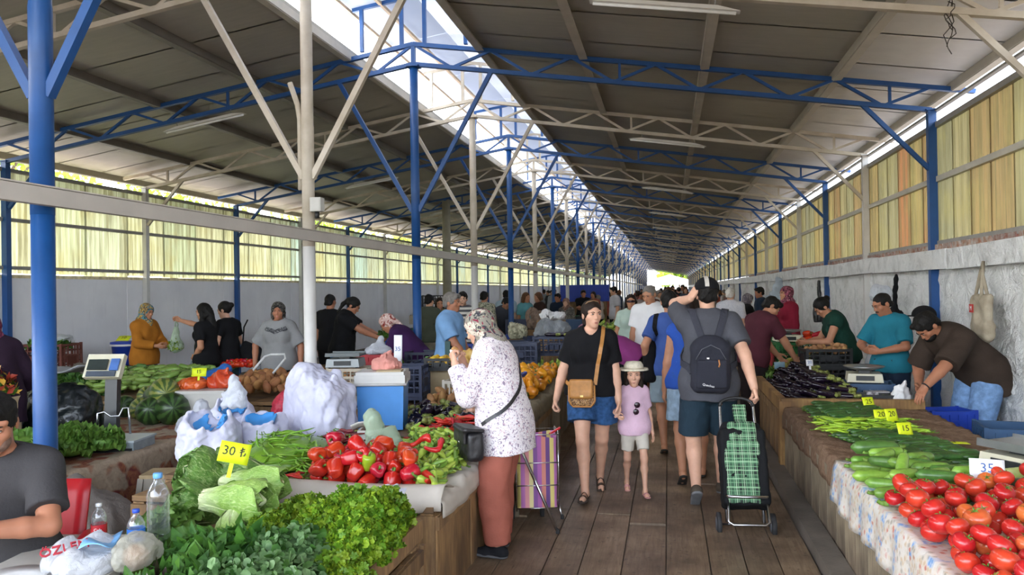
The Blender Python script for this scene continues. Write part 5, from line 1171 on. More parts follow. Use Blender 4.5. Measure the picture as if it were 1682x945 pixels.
GR = person('woman with a hair bun in dark green top picking from a crate', at(1388, 9.35), 182, 1.63, 'f', .011, SK[1], 1.08, lean=14, lean2=6, head=(0, 26), arms=[((-.1, .46, 1.02), (-.6, -.4, -1)), ((.12, .46, 1.0), (.8, -.4, -1))], top=('tee', cloth('bottle_green', '173a30'), .32, -.05, .05, .022), bottom=('trousers', blk, 1.9, .03), shoes=('shoe', blk), hair=('bun', HB))
MB().tube([GR.hp(s * .07, .02 + .07 * (abs(s) < 2), .016) for s in (-1, 1)], .003, 6).build('glasses_bridge', blackp, GR.o)
HJ_ = person('woman in crimson top and patterned maroon hijab by the right wall', at(1293, 12.6), 205, 1.7, 'f', .013, SK[1], 1.0, top=('coat', cloth('crimson', '7d1c30'), 1.9, -.2, .05, .03), bottom=('skirt', blk, .9), shoes=('shoe', blk), scarf=(printcloth('scarf_maroon', '5a2338', ['a4506a', '3a1826', 'c08a90'], 18), 'drape'))
OM = person('white-haired man in checked white shirt walking away on the right', at(1199, 14), 75, 1.7, 'm', .014, SK[3], 1.08, top=('shirt', printcloth('white_check', 'd3d3da', ['c4c4d0'], 40), .8, -.08), bottom=('trousers', cloth('beige', 'a39a88'), 1.92, .03), shoes=('shoe', blk), hair=('short', HW), face_detail=False)
BH = person('woman in black with a grey headscarf by the right stalls', at(1224, 15), 20, 1.58, 'f', .014, SK[1], 1.08, head=(10, 20), top=('coat', blk, 1.9, -.2, .05, .035), bottom=('skirt', blk, .92), shoes=('shoe', blk), scarf=(printcloth('scarf_grey', '5d5760', ['8a8288'], 20), 'drape'), face_detail=False)
# -- the seated man in the left foreground
ch = thing('plastic_chair', 'red plastic armchair under the seated man', 'chair', (-2.43, 2.5, 0), R(236 - 90 + 90))
SM = person('seated man in grey tee holding a wrap, in front of the blue post', (-2.65, 2.7), 292, 1.68, 'm', .0085, SK[2], .93, lean=8, lean2=5, head=(12, 10), hip=(0, -.12, .56), grip=(.85, .85), arms=[((-.04, .3, .83), (-1, -.4, -.5)), ((.1, .3, .83), (1, -.3, -.5))], hands=(((.9, -.2, .2), (.75, .5, .1)), ((-.9, -.2, .2), (-.75, .5, .1))),
    feet=[(-.14, .42, .06, -8, 0), (.14, .4, .06, 8, 0)], knees=[(-.3, 1, 1), (.3, 1, 1)], top=('tee', cloth('dark_grey', '3d3b3c'), .74, -.02, .055, .018), bottom=('trousers', cloth('charcoal_jean', '232628'), 1.93, .03), shoes=('shoe', blk), hair=('short', HB))
sdf_obj('stubble', [E(SM.hp(0, .042, -.06), V(.06, .058, .046) * SM.hs, SM.Mh, .02), dict(E(SM.hp(0, .1, -.03), V(.05, .052, .03) * SM.hs, SM.Mh, .01), op='s')], .005, M('stubble', '6d5345', .8, .3, 60), SM.o)
ch.rotation_euler = (0, 0, R(296 - 90)); ch.location = SM.w((0, -.1, 0))
m = MB(); m.grid(lambda u, v: ((u - .5) * .44, (v - .5) * .44, .425 - .02 * math.sin(u * PI) * math.sin(v * PI)), 6, 6, thick=.012); m.build('seat', red_p, ch)
MB().grid(lambda u, v: ((u - .5) * (.42 + .05 * v), -.2 - .1 * v - .05 * math.sin(u * PI), .43 + .42 * v), 8, 6, thick=.012).build('backrest', red_p, ch)
for s in (-1, 1):
    MB().tube([(s * .25, -.27, .62), (s * .27, -.1, .66), (s * .27, .12, .655), (s * .26, .2, .6), (s * .25, .21, .42)], .022, 8, flat=(1.3, .55)).build('armrest', red_p, ch)
    for f_y in (-1, 1): MB().tube([(s * .2, f_y * .19, .42), (s * .25, f_y * .235, 0)], [.03, .022], 8).build('leg', red_p, ch)
wr_ = thing('wrap', 'flatbread wrap in foil held by the seated man', 'snack', SM.w((.05, .37, .88)), 0, rot=(R(-20), R(30), 0))
sdf_obj('bread', [C((0, 0, -.02), (.01, 0, .06), .026, .028, .01), NS(.004, 60, 3)], .005, M('bread', 'b88a52'), wr_); sdf_obj('foil', [C((0, 0, -.1), (0, 0, .0), .02, .034, .01, flat='b'), NS(.008, 55, 3)], .005, M('foil', 'b9bcc2', .3, .05, metal=.7), wr_)
# -- people behind the left stalls
OC = person('woman in mustard cardigan and colourful headscarf by the left wall', at(236, 11), 350, 1.6, 'f', .012, SK[1], 1.05, head=(0, 14), arms=[((-.06, .32, 1.0), (-.8, -.6, -.5)), ((.07, .3, 1.0), (.9, -.6, -.4))], top=('coat', cloth('mustard', 'a86a22'), 1.85, -.07, .06, .03), bottom=('skirt', cloth('grey_skirt', '4f5052'), .9), shoes=('shoe', blk), scarf=(printcloth('scarf_gold_teal', 'a68a4a', ['2f7f96', '3a3a3a', 'c9b27a', '8f3a30'], 15), 'drape'))
B1 = person('woman with long wavy dark hair holding out a bag of greens', at(339, 10.2), 172, 1.6, 'f', .012, SK[1], 1.0, head=(12, 12), grip=(.8, .8), arms=[((-.12, .1, .9), (-.6, -1, 0)), ((.08, .5, 1.36), (.6, -.3, -1))], top=('tee', blk, .7, -.03), bottom=('trousers', blk, 1.9, .02), shoes=('shoe', blk), hair=('long', HB))
B2 = person('woman with pinned dark hair in black tee carrying a green bag', at(374, 10.5), 168, 1.62, 'f', .012, SK[3], .98, head=(10, 16), grip=(.8, .8), arms=[((-.14, .16, .93), (-.8, -1, 0)), ((.15, .25, 1.0), (.6, -1, 0))], top=('tee', blk, .6, -.03), bottom=('trousers', cloth('teal_jean', '2f4750'), 1.9, .02), shoes=('shoe', blk), hair=('bun', HB))
GW = person('woman in grey top and black headscarf standing behind the potatoes', at(457, 9.8), 281, 1.6, 'f', .011, SK[2], 1.12, head=(8, 4), grip=(.7, .4), arms=[((-.27, .02, .8), (-1, -.4, 0)), ((.29, .04, .82), (1, -.4, 0))], top=('blouse', cloth('grey_knit', '8b8b8c'), .9, -.06, .065, .028), bottom=('skirt', blk, .9), shoes=('shoe', blk), scarf=(printcloth('scarf_black', '1e1d1c', ['6a6660', '3a3836'], 26), 'tied'))
ck = strap(GW, [(-.13, .11, 1.27), (-.09, .12, 1.24), (0, .13, 1.21), (.09, .12, 1.24), (.13, .11, 1.27)], .05, printcloth('flower_trim', '8b8b8c', ['2a2a2e', '4a4a4e'], 40, .45), 'flower_trim', GW.o)
BL = person('woman in black tee and ponytail sorting greens at the left stall', at(560, 11), 12, 1.68, 'f', .012, SK[2], 1.15, lean=8, head=(0, 30), arms=[((-.06, .56, 1.06), (-.6, -.2, -1)), ((.08, .54, 1.05), (.8, -.2, -1))], top=('tee', blk, .7, -.04, .05, .024), bottom=('trousers', denim, 1.9, .03), shoes=('shoe', blk), hair=('pony', HB))
BN = person('man in black tee standing behind the ponytailed woman', at(541, 11.9), 84, 1.7, 'm', .014, SK[2], 1.0, top=('tee', blk, .7, -.04), bottom=('trousers', blk, 1.9, .02), shoes=('shoe', blk), hair=('buzz', HB), face_detail=False)
PH = person('woman in purple top and pink headband scarf bending behind the blue post', at(688, 9.7), 184, 1.58, 'f', .012, SK[2], 1.12, lean=30, lean2=12, head=(0, 0), arms=[((-.1, .5, .72), (-.6, -.2, -1)), ((.1, .5, .72), (.8, -.2, -1))], top=('blouse', cloth('purple', '3b1f4a'), 1.85, -.08, .05, .03), bottom=('skirt', blk, .9), shoes=('shoe', blk), scarf=(printcloth('scarf_pink', 'c9a9a0', ['8a3a34', 'e0cfc6'], 12), 'tied'))
BP = person('grey-haired man in light blue polo behind the crates', at(738, 9.25), 352, 1.69, 'm', .01, SK[2], 1.12, head=(0, 4), arms=[((-.2, .2, .78), (-.6, -1, 0)), ((.2, .36, .8), (.7, -1, -.2))], top=('polo', cloth('sky_blue', '7ba3cf'), .82, -.05, .055, .028, 'polo'), bottom=('trousers', navy, 1.9, .03), shoes=('shoe', blk), hair=('short', HG), brow=browg)
EP = person('woman in dark plum clothes at the left edge by the wall', at(-12, 6.4), 150, 1.6, 'f', .013, SK[2], 1.15, lean=8, head=(0, 15), arms=[((-.2, .2, .85), (-.8, -1, 0)), ((.26, .22, .84), (1, -.8, 0))], top=('coat', cloth('plum', '2b1c2c'), 1.6, -.12, .05, .03), bottom=('skirt', cloth('dark_print', '4a4247', .3, 30), .92), shoes=('shoe', blk), scarf=(printcloth('scarf_wine', '5e2038', ['8a4860'], 18), 'drape'), face_detail=False)
def simple(label, px, d, face, H, sex, top, bottom, hair=None, scarf=None, lean=0, arms=None, sl=.7, res=.016, sk=None, b=1.05, head=(0, 8), group=None, tanktop=False):
    return person(label, at(px, d), face, H, sex, res, sk or SK[rnd.randrange(4)], b, lean=lean, head=head, arms=arms, top=('tee', top, sl, -.05, .052, .024), bottom=bottom, shoes=('shoe', blk), hair=hair, scarf=scarf, face_detail=res < .015, group=group)
tr_b, sk_b = ('trousers', blk, 1.9, .03), ('skirt', blk, .9)
simple('man in olive tee with short black hair standing by the left wall', 703, 14, 75, 1.66, 'm', cloth('olive', '4a4f42'), ('trousers', cloth('khaki', '8a8270'), 1.9, .03), ('short', HB))
simple('woman in khaki tee standing beside the man in olive', 722, 14.4, 290, 1.6, 'f', cloth('khaki_green', '77744f'), ('trousers', cloth('khaki', '8a8270'), 1.9, .03), ('bob', HD), res=.0145)
simple('person in black and white striped tee behind the light blue polo', 760, 13.2, 280, 1.7, 'm', stripecloth('stripe_tee', ['d8d4cc', '4a4a50'], 2, 130), tr_b, ('short', HB), res=.0145)
simple('man in plaid shirt beyond the second white post', 794, 16, 80, 1.7, 'm', printcloth('plaid_shirt', 'b9b69e', ['5a6050'], 30), tr_b, ('short', HB), sl=1.6)
simple('person in dark grey bending beside the plaid shirt', 815, 16.4, 320, 1.66, 'm', cloth('slate', '44474f'), tr_b, ('short', HB), lean=28)
simple('man in pale blue shirt next to the fourth ridge post', 831, 18.5, 92, 1.72, 'm', cloth('pale_shirt', '9db0bb'), tr_b, ('short', HB))
simple('dark-haired woman in teal behind the navy crates', 862, 18, 325, 1.66, 'f', cloth('teal_soft', '5f9aa0'), tr_b, ('long', HR), res=.0145)
simple('woman in dark brown coat behind the navy crates', 886, 18.2, 215, 1.66, 'f', cloth('umber', '3a2a24'), sk_b, ('bob', HR), sl=1.8)
simple('woman in patterned grey dress seated by the far left stall', 930, 19, 260, 1.5, 'f', printcloth('grey_dress', '5d5a55', ['8a857c', '3a3835'], 18), sk_b, None, (printcloth('scarf_brown', '6b4e44', ['9a7a6c'], 16), 'drape'), sl=1.8)
simple('dark-haired man in navy by the third blue post', 917, 20, 250, 1.62, 'm', navy, tr_b, ('short', HB))
simple('woman with long light brown hair in striped top far up the aisle', 1093, 15.5, 258, 1.62, 'f', stripecloth('stripe_top', ['5a4a52', 'cfc4c0'], 2, 150), tr_b, ('long', HR), res=.0145)
simple('man in black tee with crossed arms past the fifth post', 958, 24, 280, 1.7, 'm', blk, tr_b, ('short', HB), arms=[((.1, .24, 1.15), (-1, -.2, -.6)), ((-.1, .26, 1.12), (1, -.2, -.6))])
simple('man in pale grey shirt with a white bag by the fifth post', 1010, 22, 200, 1.78, 'm', cloth('pale_grey', 'b9b9c0'), tr_b, ('short', HB))
simple('woman in rust top beyond the fifth post', 975, 25, 250, 1.64, 'f', cloth('rust', '8a5040'), sk_b, ('bob', HD))
simple('man in navy polo at the right wall far stalls', 1250, 17, 190, 1.7, 'm', navy, tr_b, ('short', HB))
# crowd far up the aisle: a few figures repeated
cols = ['8a7f7a', '6d4a44', 'c9c2bb', '3d4a5e', 'a4564a', '2a2a2e', '8c8f94', 'b79a86', '5a5f4a', 'd6d3ce', '7d5a6a', '4f6a8a']
protos = []
for i in range(7):
    p = simple('shopper in the distant crowd up the aisle', 1060 + 11 * i, 21 + 2 * i, (265, 92, 270, 95, 262, 88, 275)[i], 1.6 + .03 * i, 'mf'[i % 2], cloth('crowd%d' % i, cols[i]), tr_b, (('short', HB), ('bob', HD), ('short', HG), ('long', HR), ('buzz', HB), ('bun', HB), ('short', HD))[i], res=.024, group='distant shoppers in the aisle', sl=.7 if i % 3 else 1.7)
    protos.append(p.o)
for i in range(46):
    px, d = rnd.uniform(1044, 1152), 24 + 48 * (i / 46) ** 1.3
    if px > 1125 and d > 40: px -= 30
    g = gpt(px, d); c = copy(protos[i % 7], (g.x, g.y, 0), (0, 0, R(rnd.choice((0, 180)) + rnd.uniform(-25, 25))), rnd.uniform(.94, 1.05))
    remat(c, {'cloth_crowd%d' % (i % 7): cloth('crowd_c%d' % (i % 12), cols[i % 12])})
for i in range(14):
    px, d = rnd.uniform(880, 1040), rnd.uniform(23, 40); g = gpt(px, d); g.x = min(g.x, -2.2)
    c = copy(protos[(i * 3) % 7], (g.x, g.y, 0), (0, 0, R(rnd.uniform(0, 360))), rnd.uniform(.92, 1.02), label='shopper among the far left stalls', group='distant people at the left stalls'); remat(c, {'cloth_crowd%d' % ((i * 3) % 7): cloth('crowd_c%d' % ((i * 5) % 12), cols[(i * 5) % 12])})
for i in range(6):
    px, d = rnd.uniform(1165, 1215), rnd.uniform(22, 36); g = gpt(px, d); c = copy(protos[(i * 2 + 1) % 7], (max(.9, min(g.x, 2.3)), g.y, 0), (0, 0, R(rnd.uniform(0, 360))), rnd.uniform(.92, 1.02), label='shopper along the far right stalls', group='distant people at the right stalls')
# ================= stalls and goods =================
T = onz
def mat_wood(name, c1, c2, c3):
    t = NT(name); co = t.coord('Object', (2, 2, .9)); g = t.noise(t.coord('Object', (14, 14, 1.2)), 4, 6, .4, .65); s = t.noise(co, 2.5, 5)
    c = t.ramp(g, [(.28, c1), (.6, c2)]); c = t.mix(t.ramp(s, [(.42, (0, 0, 0)), (.65, (.8, .8, .8))]), c, lin(c3))
    h = t.node('ShaderNodeHueSaturation'); t.l.new(c, h.inputs['Color']); t.l.new(t.math('MULTIPLY_ADD', t.rand(), .4, .8), h.inputs['Value']); t.l.new(h.outputs[0], t.b.inputs['Base Color'])
    t.b.inputs['Roughness'].default_value = .75; t.bump(g, .3, .006); return t.m
wd_g, wd_b, wd_w = mat_wood('grey_board', '6d5f50', '94866f', '57493c'), mat_wood('brown_board', '6e533a', '97774f', '54402f'), mat_wood('warm_board', '80603c', 'a8834f', '6b4c30')
def stall(name, label, x0, x1, y0, y1, h, face='-x', w=.22, mat=None, top=True, ends=True, rail=None):
    """wooden stand: boarded faces (each board a part), posts, top boards"""
    mat = mat or wd_g; o = thing(name, label, 'stall', ((x0 + x1) / 2, (y0 + y1) / 2, 0)); cx, cy = (x0 + x1) / 2, (y0 + y1) / 2; me = {}
    def brd(L, hh, th, loc, rz=0, nm='board'):
        k = (round(L, 2), round(hh, 2), th)
        if k not in me: me[k] = MB().box((0, 0, 0), (L, th, hh)).mesh(nm, mat)
        obj(nm, me[k], o, (loc[0] - cx, loc[1] - cy, loc[2]), (rnd.uniform(-.01, .01), 0, rz))
    xs_ = x0 if face == '-x' else x1
    for y in np.arange(y0, y1 - .02, w): brd(min(w, y1 - y) - .006, h - .05, .025, (xs_ + rnd.uniform(-.004, .004), y + w / 2, (h - .05) / 2), PI / 2)
    brd(y1 - y0, .07, .035, (xs_ + (-.012 if face == '-x' else .012), cy, h - .09), PI / 2, 'rail')
    if ends:
        for ye in (y0, y1):
            for x in np.arange(x0, x1 - .02, w): brd(min(w, x1 - x) - .006, h - .05, .025, (x + w / 2, ye, (h - .05) / 2))
    for x in (x0 + .04, x1 - .04):
        for y in (y0 + .04, y1 - .04): o2 = MB().box((0, 0, h / 2 - .02), (.07, .07, h - .04)).build('post', mat, o, (x - cx, y - cy, 0))
    if top:
        n = max(3, int((x1 - x0) / .25)); w2 = (x1 - x0) / n
        for i in range(n): brd(y1 - y0, w2 - .005, .03, (x0 + w2 * (i + .5), cy, h - .02), PI / 2, 'top_board'); [setattr(c, 'rotation_euler', (PI / 2, 0, PI / 2)) for c in [o.children[-1]]]
    return o
# ---------- right near stall
SA = stall('market_stall', 'long grey wooden stall on the right with tomatoes and cucumbers', 1.0, 2.1, 1.9, 7.3, .6, mat=wd_g, w=.27)
blm = M('brown_blanket', '6d5645', .95, .25, 25, c2='8b725e', bump=.6, bscale=70, spec=.1)
def cover(label, cat, name, x0, x1, y0, y1, z, hang, mat, edge=-1, wr=.008, group=None, nu=40, nv=60, sway=.012, hangb=0):
    """cloth over a stall: flat top that turns over the edge and hangs"""
    tot = (x1 - x0) + hang; seed = rnd.random() * 9
    def fn(u, v):
        s = u * tot; y = y0 + (y1 - y0) * v; w_ = wr * (math.sin(y * 17 + seed) * math.sin(s * 13 + y * 5) + .7 * math.sin(y * 37 + s * 23 + seed))
        if s < hang:
            q = hang - s; x = (x0 - .012 - abs(sway * math.sin(y * 11 + seed)) * q / max(hang, .01)); zz = z - q + .012 * math.sin(y * 6 + seed) * q / max(hang, .01)
            if edge > 0: x = x0 + x1 - x
            return (x, y, zz)
        x = x0 + (s - hang); x = x if edge < 0 else x0 + x1 - x; return (x, y, z + w_ * 1.0 + .006)
    o = MB().grid(fn, nu, nv, thick=.004).build(name, mat); return tag(o, label, cat, group)
cover('rough brown blanket covering the far half of the right stall', 'blanket', 'blanket', .985, 2.13, 4.97, 7.26, .605, .16, blm, wr=.009)
def mat_oil():
    t = NT('patterned_oilcloth'); co = t.world((1, 1, 1)); v = t.node('ShaderNodeTexVoronoi'); v.inputs['Scale'].default_value = 42; t.l.new(t.world((1, 1, 1)), v.inputs['Vector'])
    wn_ = t.node('ShaderNodeSeparateColor'); t.l.new(v.outputs['Color'], wn_.inputs[0]); c = t.ramp(wn_.outputs[0], [(0, 'd9d3cb'), (.3, 'c9b395'), (.5, 'd9cbb8'), (.62, 'c4745e'), (.72, 'd6cdc0'), (.86, 'aaa294'), (1, 'd4ccc2')], 'CONSTANT')
    s = t.node('ShaderNodeSeparateXYZ'); t.l.new(co, s.inputs[0]); st = t.math('FRACT', t.math('MULTIPLY', s.outputs[1], 4.6)); on = t.math('MULTIPLY', t.math('LESS_THAN', st, .3), t.math('GREATER_THAN', wn_.outputs[1], .5))
    c = t.mix(on, c, lin('6f9ccf')); e = t.ramp(v.outputs['Distance'], [(.3, (0, 0, 0)), (.55, (1, 1, 1))]); c = t.mix(t.math('MULTIPLY', e, .6), c, lin('ddd8d2')); t.l.new(c, t.b.inputs['Base Color']); t.b.inputs['Roughness'].default_value = .3; return t.m
cover('patterned oilcloth with blue ovals under the tomatoes', 'tablecloth', 'tablecloth', .98, 2.12, 1.9, 5.08, .615, .24, mat_oil(), wr=.003, sway=.03)
# cucumbers
cuc = Kind('cucumber', 'small dark green cucumber in the rows on the brown blanket', 'cucumber', 'small cucumbers on the right stall', [long_veg(veg('cucumber', '28481f', c2='436a30', scale=30), .165, .0185, b, prof=lambda t: .82 + .3 * math.sin(PI * t), seg=8, stem=.3, stemL=.014) for b in (.004, .01, -.006)])
for (y0, y1, x0, nx) in ((6.42, 7.2, 1.16, 4), (4.98, 5.9, 1.18, 4)):
    y = y0; j = 0
    while y < y1:
        for lay in (0, 1):
            for i in range(nx - lay):
                if rnd.random() < .06: continue
                fl_ = rnd.choice((0, PI)); cuc.put((x0 + i * .148 + lay * .08 + rnd.uniform(-.02, .02) + (.22 * (y1 - y) if y0 < 6 else .05), y + rnd.uniform(-.012, .012), .633 + lay * .03 + rnd.uniform(0, .008)), (rnd.uniform(-.3, .3), rnd.uniform(-.1, .1), fl_ + rnd.gauss(.12, .16)), rnd.uniform(.85, 1.12))
        y += .041
# long bright green peppers
lp = Kind('long_pepper', 'thin bright green long pepper between the cucumber rows', 'pepper', 'long green peppers on the right stall', [long_veg(veg('long_pepper', '8db324', c2='a4c63a'), .24, .0095, b, prof=lambda t: .35 + .75 * t, seg=7, n=9, wob=.014, stem=.5, stemL=.03) for b in (.03, .05, -.04)])
for i in range(130):
    u, v = rnd.random(), rnd.random(); lp.put((1.13 + .56 * u, 5.88 + .56 * v, .635 + .05 * math.sin(PI * u) * math.sin(PI * v) * rnd.random() + .02), (rnd.uniform(-.4, .4), rnd.uniform(-.15, .15), rnd.gauss(.2, .55) + rnd.choice((0, PI))), rnd.uniform(.8, 1.1))
# courgettes, gourds, aubergines, squash
zm = [veg('courgette_light', '6f9a34', c2='8fb54a', scale=26), veg('courgette_mid', '5c8430', c2='79a043', scale=26), veg('courgette_dark', '3f6428', c2='55803a', scale=26)]
zu = Kind('courgette', 'light green courgette in the heap behind the tomatoes', 'courgette', 'courgettes on the oilcloth', [long_veg(m_, .2, .029, b, prof=lambda t: .85 + .25 * math.sin(PI * t) - .1 * t, seg=12, n=10, stem=.42, stemL=.022) for m_, b in ((zm[0], .01), (zm[1], .015), (zm[2], -.01), (zm[0], -.015))])
for (x, y, z, a_) in ((1.12, 4.93, .66, 12), (1.2, 4.8, .665, 8), (1.38, 4.84, .66, -6), (1.52, 4.72, .66, 10), (1.09, 4.74, .655, -12), (1.22, 4.64, .66, 20), (1.4, 4.64, .66, -15), (1.07, 4.55, .65, 5), (1.22, 4.46, .655, -10), (1.38, 4.44, .66, 25), (1.53, 4.5, .66, 5), (1.09, 4.38, .65, -18), (1.24, 4.3, .65, 8), (1.4, 4.27, .65, -5), (1.08, 4.2, .65, 12), (1.24, 4.14, .65, -12)):
    zu.put((x, y, z), (rnd.uniform(-1, 1), 0, R(a_) + rnd.choice((0, PI))), rnd.uniform(.95, 1.15))
for i in range(15): zu.put((rnd.uniform(1.12, 1.5), rnd.uniform(4.25, 4.85), .712 + rnd.uniform(0, .02)), (rnd.uniform(-1, 1), rnd.uniform(-.1, .1), rnd.gauss(0, .7) + rnd.choice((0, PI))), rnd.uniform(.85, 1.1))
zu.put((1.17, 4.36, .75), (0, -.5, R(70)), 1.0, v=0, label='pale courgette standing out upright on top of the courgette heap'); zu.put((1.17, 4.92, .735), (0, 0, R(8)), 1.4, v=2, label='big dark courgette lying along the back of the heap')
go = Kind('gourd', 'long pale green gourd beside the weighing scale', 'gourd', 'pale gourds on the right stall', [long_veg(veg('gourd', 'b2bf6e', c2='c9d193', scale=20), .34, .036, .015, prof=lambda t: .7 + .4 * math.sin(PI * t * .9), seg=12, stem=.3, stemL=.03)])
for x, y, z, a_ in ((1.66, 4.5, .66, 12), (1.8, 4.42, .66, 20), (1.72, 4.32, .66, 8), (1.9, 4.55, .66, 15), (1.78, 4.4, .72, 14), (1.93, 4.3, .66, 25), (1.6, 4.62, .66, 5)): go.put((x, y, z), (rnd.uniform(-1, 1), 0, R(a_)), rnd.uniform(.9, 1.1))
ts = Kind('slim_aubergine', 'slim brownish purple aubergine between courgettes and tomatoes', 'aubergine', 'slim aubergines on the oilcloth', [long_veg(veg('slim_aub', '4a3038', c2='7a6a50', scale=9), .22, .017, b, seg=9, stem=.9, stemL=.03, prof=lambda t: 1.1 - .3 * t) for b in (.03, -.03)])
for x, y, z, a_ in ((1.1, 4.0, .64, 165), (1.2, 4.02, .645, 190), (1.35, 4.1, .65, 20), (1.45, 4.06, .66, 200), (1.28, 3.98, .65, 10), (1.5, 4.16, .68, 120), (1.75, 4.08, .65, 10), (1.85, 4.02, .65, 200)): ts.put((x, y, z), (rnd.uniform(-1, 1), 0, R(a_)))
sq_ = long_veg(veg('dark_squash', '24381f', c2='3a542c'), .19, .05, .0, prof=lambda t: .8 + .3 * math.sin(PI * t), seg=14, stem=.2)('squash'); sq_.location = (1.63, 4.17, .69); sq_.rotation_euler = (0, 0, R(200)); tag(sq_, 'short dark green squash beside the paper tag', 'squash')
# tomatoes
tm = Kind('tomato', 'ripe red tomato in the heap on the patterned oilcloth', 'tomato', 'tomatoes on the right stall', [tomato(veg('tomato', 'b3271e', c2='c63a28', rough=.22, per=.1), s) for s in (.74, .8, .7)] + [tomato(veg('tomato_orange', 'c2502c', c2='cf6a35', rough=.22, per=.1), .76)])
def treg():
    v = rnd.random(); u = rnd.random(); return (1.03 + .95 * u, 2.35 + v * 1.7 + .3 * u * (v > .8))
for x, y, z, r_ in drop(treg, 210, .047, lambda x, y: .622 + .05 * max(0, min(1, (x - 1.05) * 3)) * max(0, min(1, (4.15 - y) * 3)), .86, 12, .13): tm.put((x, y, z), (rnd.gauss(0, .45), rnd.gauss(0, .45), rnd.uniform(0, 6)), r_ / .041, v=rnd.choice((0, 0, 1, 1, 2, 2, 3)))
price_tag('white paper tag with blue writing stuck among the gourds', (1.5, 4.18, .71), R(-14), R(-18), '35', .15, .1, pap, inkb)
for i, (px, py, z, rz, tilt, s, lab) in enumerate(((1430, 672, .66, 20, -25, '25', 'yellow price tag furthest back by the wooden divider'), (1450, 694, .66, 5, -30, '20', 'yellow price tag in front of the bending man, left of a pair'), (1468, 694, .68, 25, -20, '20', 'yellow price tag in front of the bending man, right of a pair'), (1490, 719, .66, 15, -22, '15', 'yellow price tag among the front dark cucumbers'))):
    p = T(px, py, z); price_tag(lab, (p.x, p.y, z - .01), R(rz), R(tilt), s, .1, .09)
p = T(1573, 732, .625); price_tag('yellow price tag lying flat on the bare blanket', (p.x, p.y, .625), R(12), R(-84), '15', .2, .05, stick=False)
sbody, span, sdark = M('scale_cream', 'c9c4ac', .45, .05), M('scale_steel', 'a9abad', .28, .06, metal=.8), M('scale_dark', '24272a', .35, .1)
so_ = scale_platform('cream and steel weighing scale at the right end of the stall', (1.93, 4.86, .615), R(-58), sbody, span, sdark, Wd=.34, D=.3)
so_.scale = (1, 1, 1.25)
# ---------- right far stall with aubergines
SB = stall('market_stall', 'wooden tray stall heaped with aubergines on the right', 1.0, 2.15, 7.42, 11.5, .6, mat=wd_b, w=.3)
for a_, b_, w_ in (((.985, 7.38, .63), (.985, 11.5, .63), .06), ((.97, 7.36, .63), (2.15, 7.36, .63), .07)): MB().bar(Vector(a_) - SB.location, Vector(b_) - SB.location, w_, .11).build('tray_rail', wd_w, SB)
MB().box((1.0 - SB.location.x, 7.37 - SB.location.y, .33), (.1, .1, .66)).build('post', wd_w, SB)
au = Kind('aubergine', 'glossy dark purple aubergine stacked behind the wooden rail', 'aubergine', 'aubergines on the right tray stall', [long_veg(veg('aubergine', '120d18', c2='231528', rough=.18), .2, .025, b, seg=10, stem=.95, stemL=.03, sm=veg('aub_calyx', '6f7a3a', c2='8a9048'), prof=lambda t: 1.12 - .4 * t) for b in (.012, -.014, .02)])
y = 7.5
while y < 9.25:
    for lay in range(4):
        hm = min(1, (y - 7.4) / .5)
        for i in range(4 - lay):
            if lay * .06 > .02 + .26 * hm: continue
            au.put((1.14 + i * .165 + lay * .09 + rnd.uniform(-.05, .05), y + rnd.uniform(-.035, .035), .635 + lay * .052 + rnd.uniform(0, .03)), (rnd.uniform(-1, 1), R(rnd.uniform(-6, 20)), R(rnd.gauss(-14 + 14 * i, 16)) + (0 if i < 2 else PI if rnd.random() < .3 else 0)), rnd.uniform(.9, 1.12))
    y += .062
price_tag('small white paper tag on top of the aubergine heap', (1.42, 8.55, .84), R(5), R(-20), '20', .07, .07, pap, inkb)
corn = Kind('yellow_pepper', 'long pale yellow pepper piled beyond the aubergines', 'pepper', 'yellow peppers on the right tray stall', [long_veg(veg('yellow_pepper', 'c9c04a', c2='b9bf6a'), .26, .02, b, prof=lambda t: .45 + .7 * t, seg=8) for b in (.02, -.02)])
for i in range(16): corn.put((1.22 + .06 * (i % 8) + rnd.uniform(-.02, .02), 9.75 + .1 * (i // 8), .7 + .04 * (i // 8) + .02 * (i % 8)), (rnd.uniform(-1, 1), R(-20), R(35 + rnd.uniform(-15, 15))))
nav, bl_c, dgc, grc, redc, blkc, beig = (M('crate_' + n, c, .5, .12, 5) for n, c in (('navy', '26304e'), ('blue', '1d3fa8'), ('dark_green', '1f4a48'), ('green', '1f6a35'), ('red', 'a3222c'), ('black', '1c1d20'), ('beige', 'b7ab98')))
stb = M('crate_steelblue', '23466b', .5, .12, 5); rbr = M('crate_brown', '6b3a30', .6, .15, 5)
c_ = crate('steel blue crate with white lettering under the dish scale', (1.84, 8.1, .6), R(-8), .5, .34, .15, stb, rows=2, solid=True, name='plastic_crate'); text_mesh('GÜNEY', .05, M('print_grey', '9fb2c4', .7), c_, (.06, -.19, .075), (PI / 2, 0, 0), 'crate_lettering')
scale_platform('cream scale with a round steel dish on the blue crate', (1.84, 8.12, .75), R(-8), sbody, span, sdark, dish=True)
crate('low black crate of tomatoes in front of the teal shirt man', (1.78, 7.62, .6), R(-4), .42, .2, .1, blkc, rows=1)
for i in range(14): tm.put((1.62 + .055 * (i % 7), 7.58 + .07 * (i // 7), .665), (0, 0, i), .7, label='small tomato in the low black crate', group='tomatoes in the low black crate')
blobbag('paper_bag', 'crumpled white paper bag by the low black crate', 'bag', (2.02, 7.56, .6), (.08, .06, .09), pap, 4, .02, 26, top=(.03, 0, .08, .02))
MB().box((1.86, 7.74, .66), (.2, .1, .1), (0, 0, .1)).build('carton', M('carton_dark', '3a3038', .6, .3, 30, c2='c9c9cc')).update_tag(); tag(COL.objects[-1], 'dark printed carton behind the low black crate', 'box')
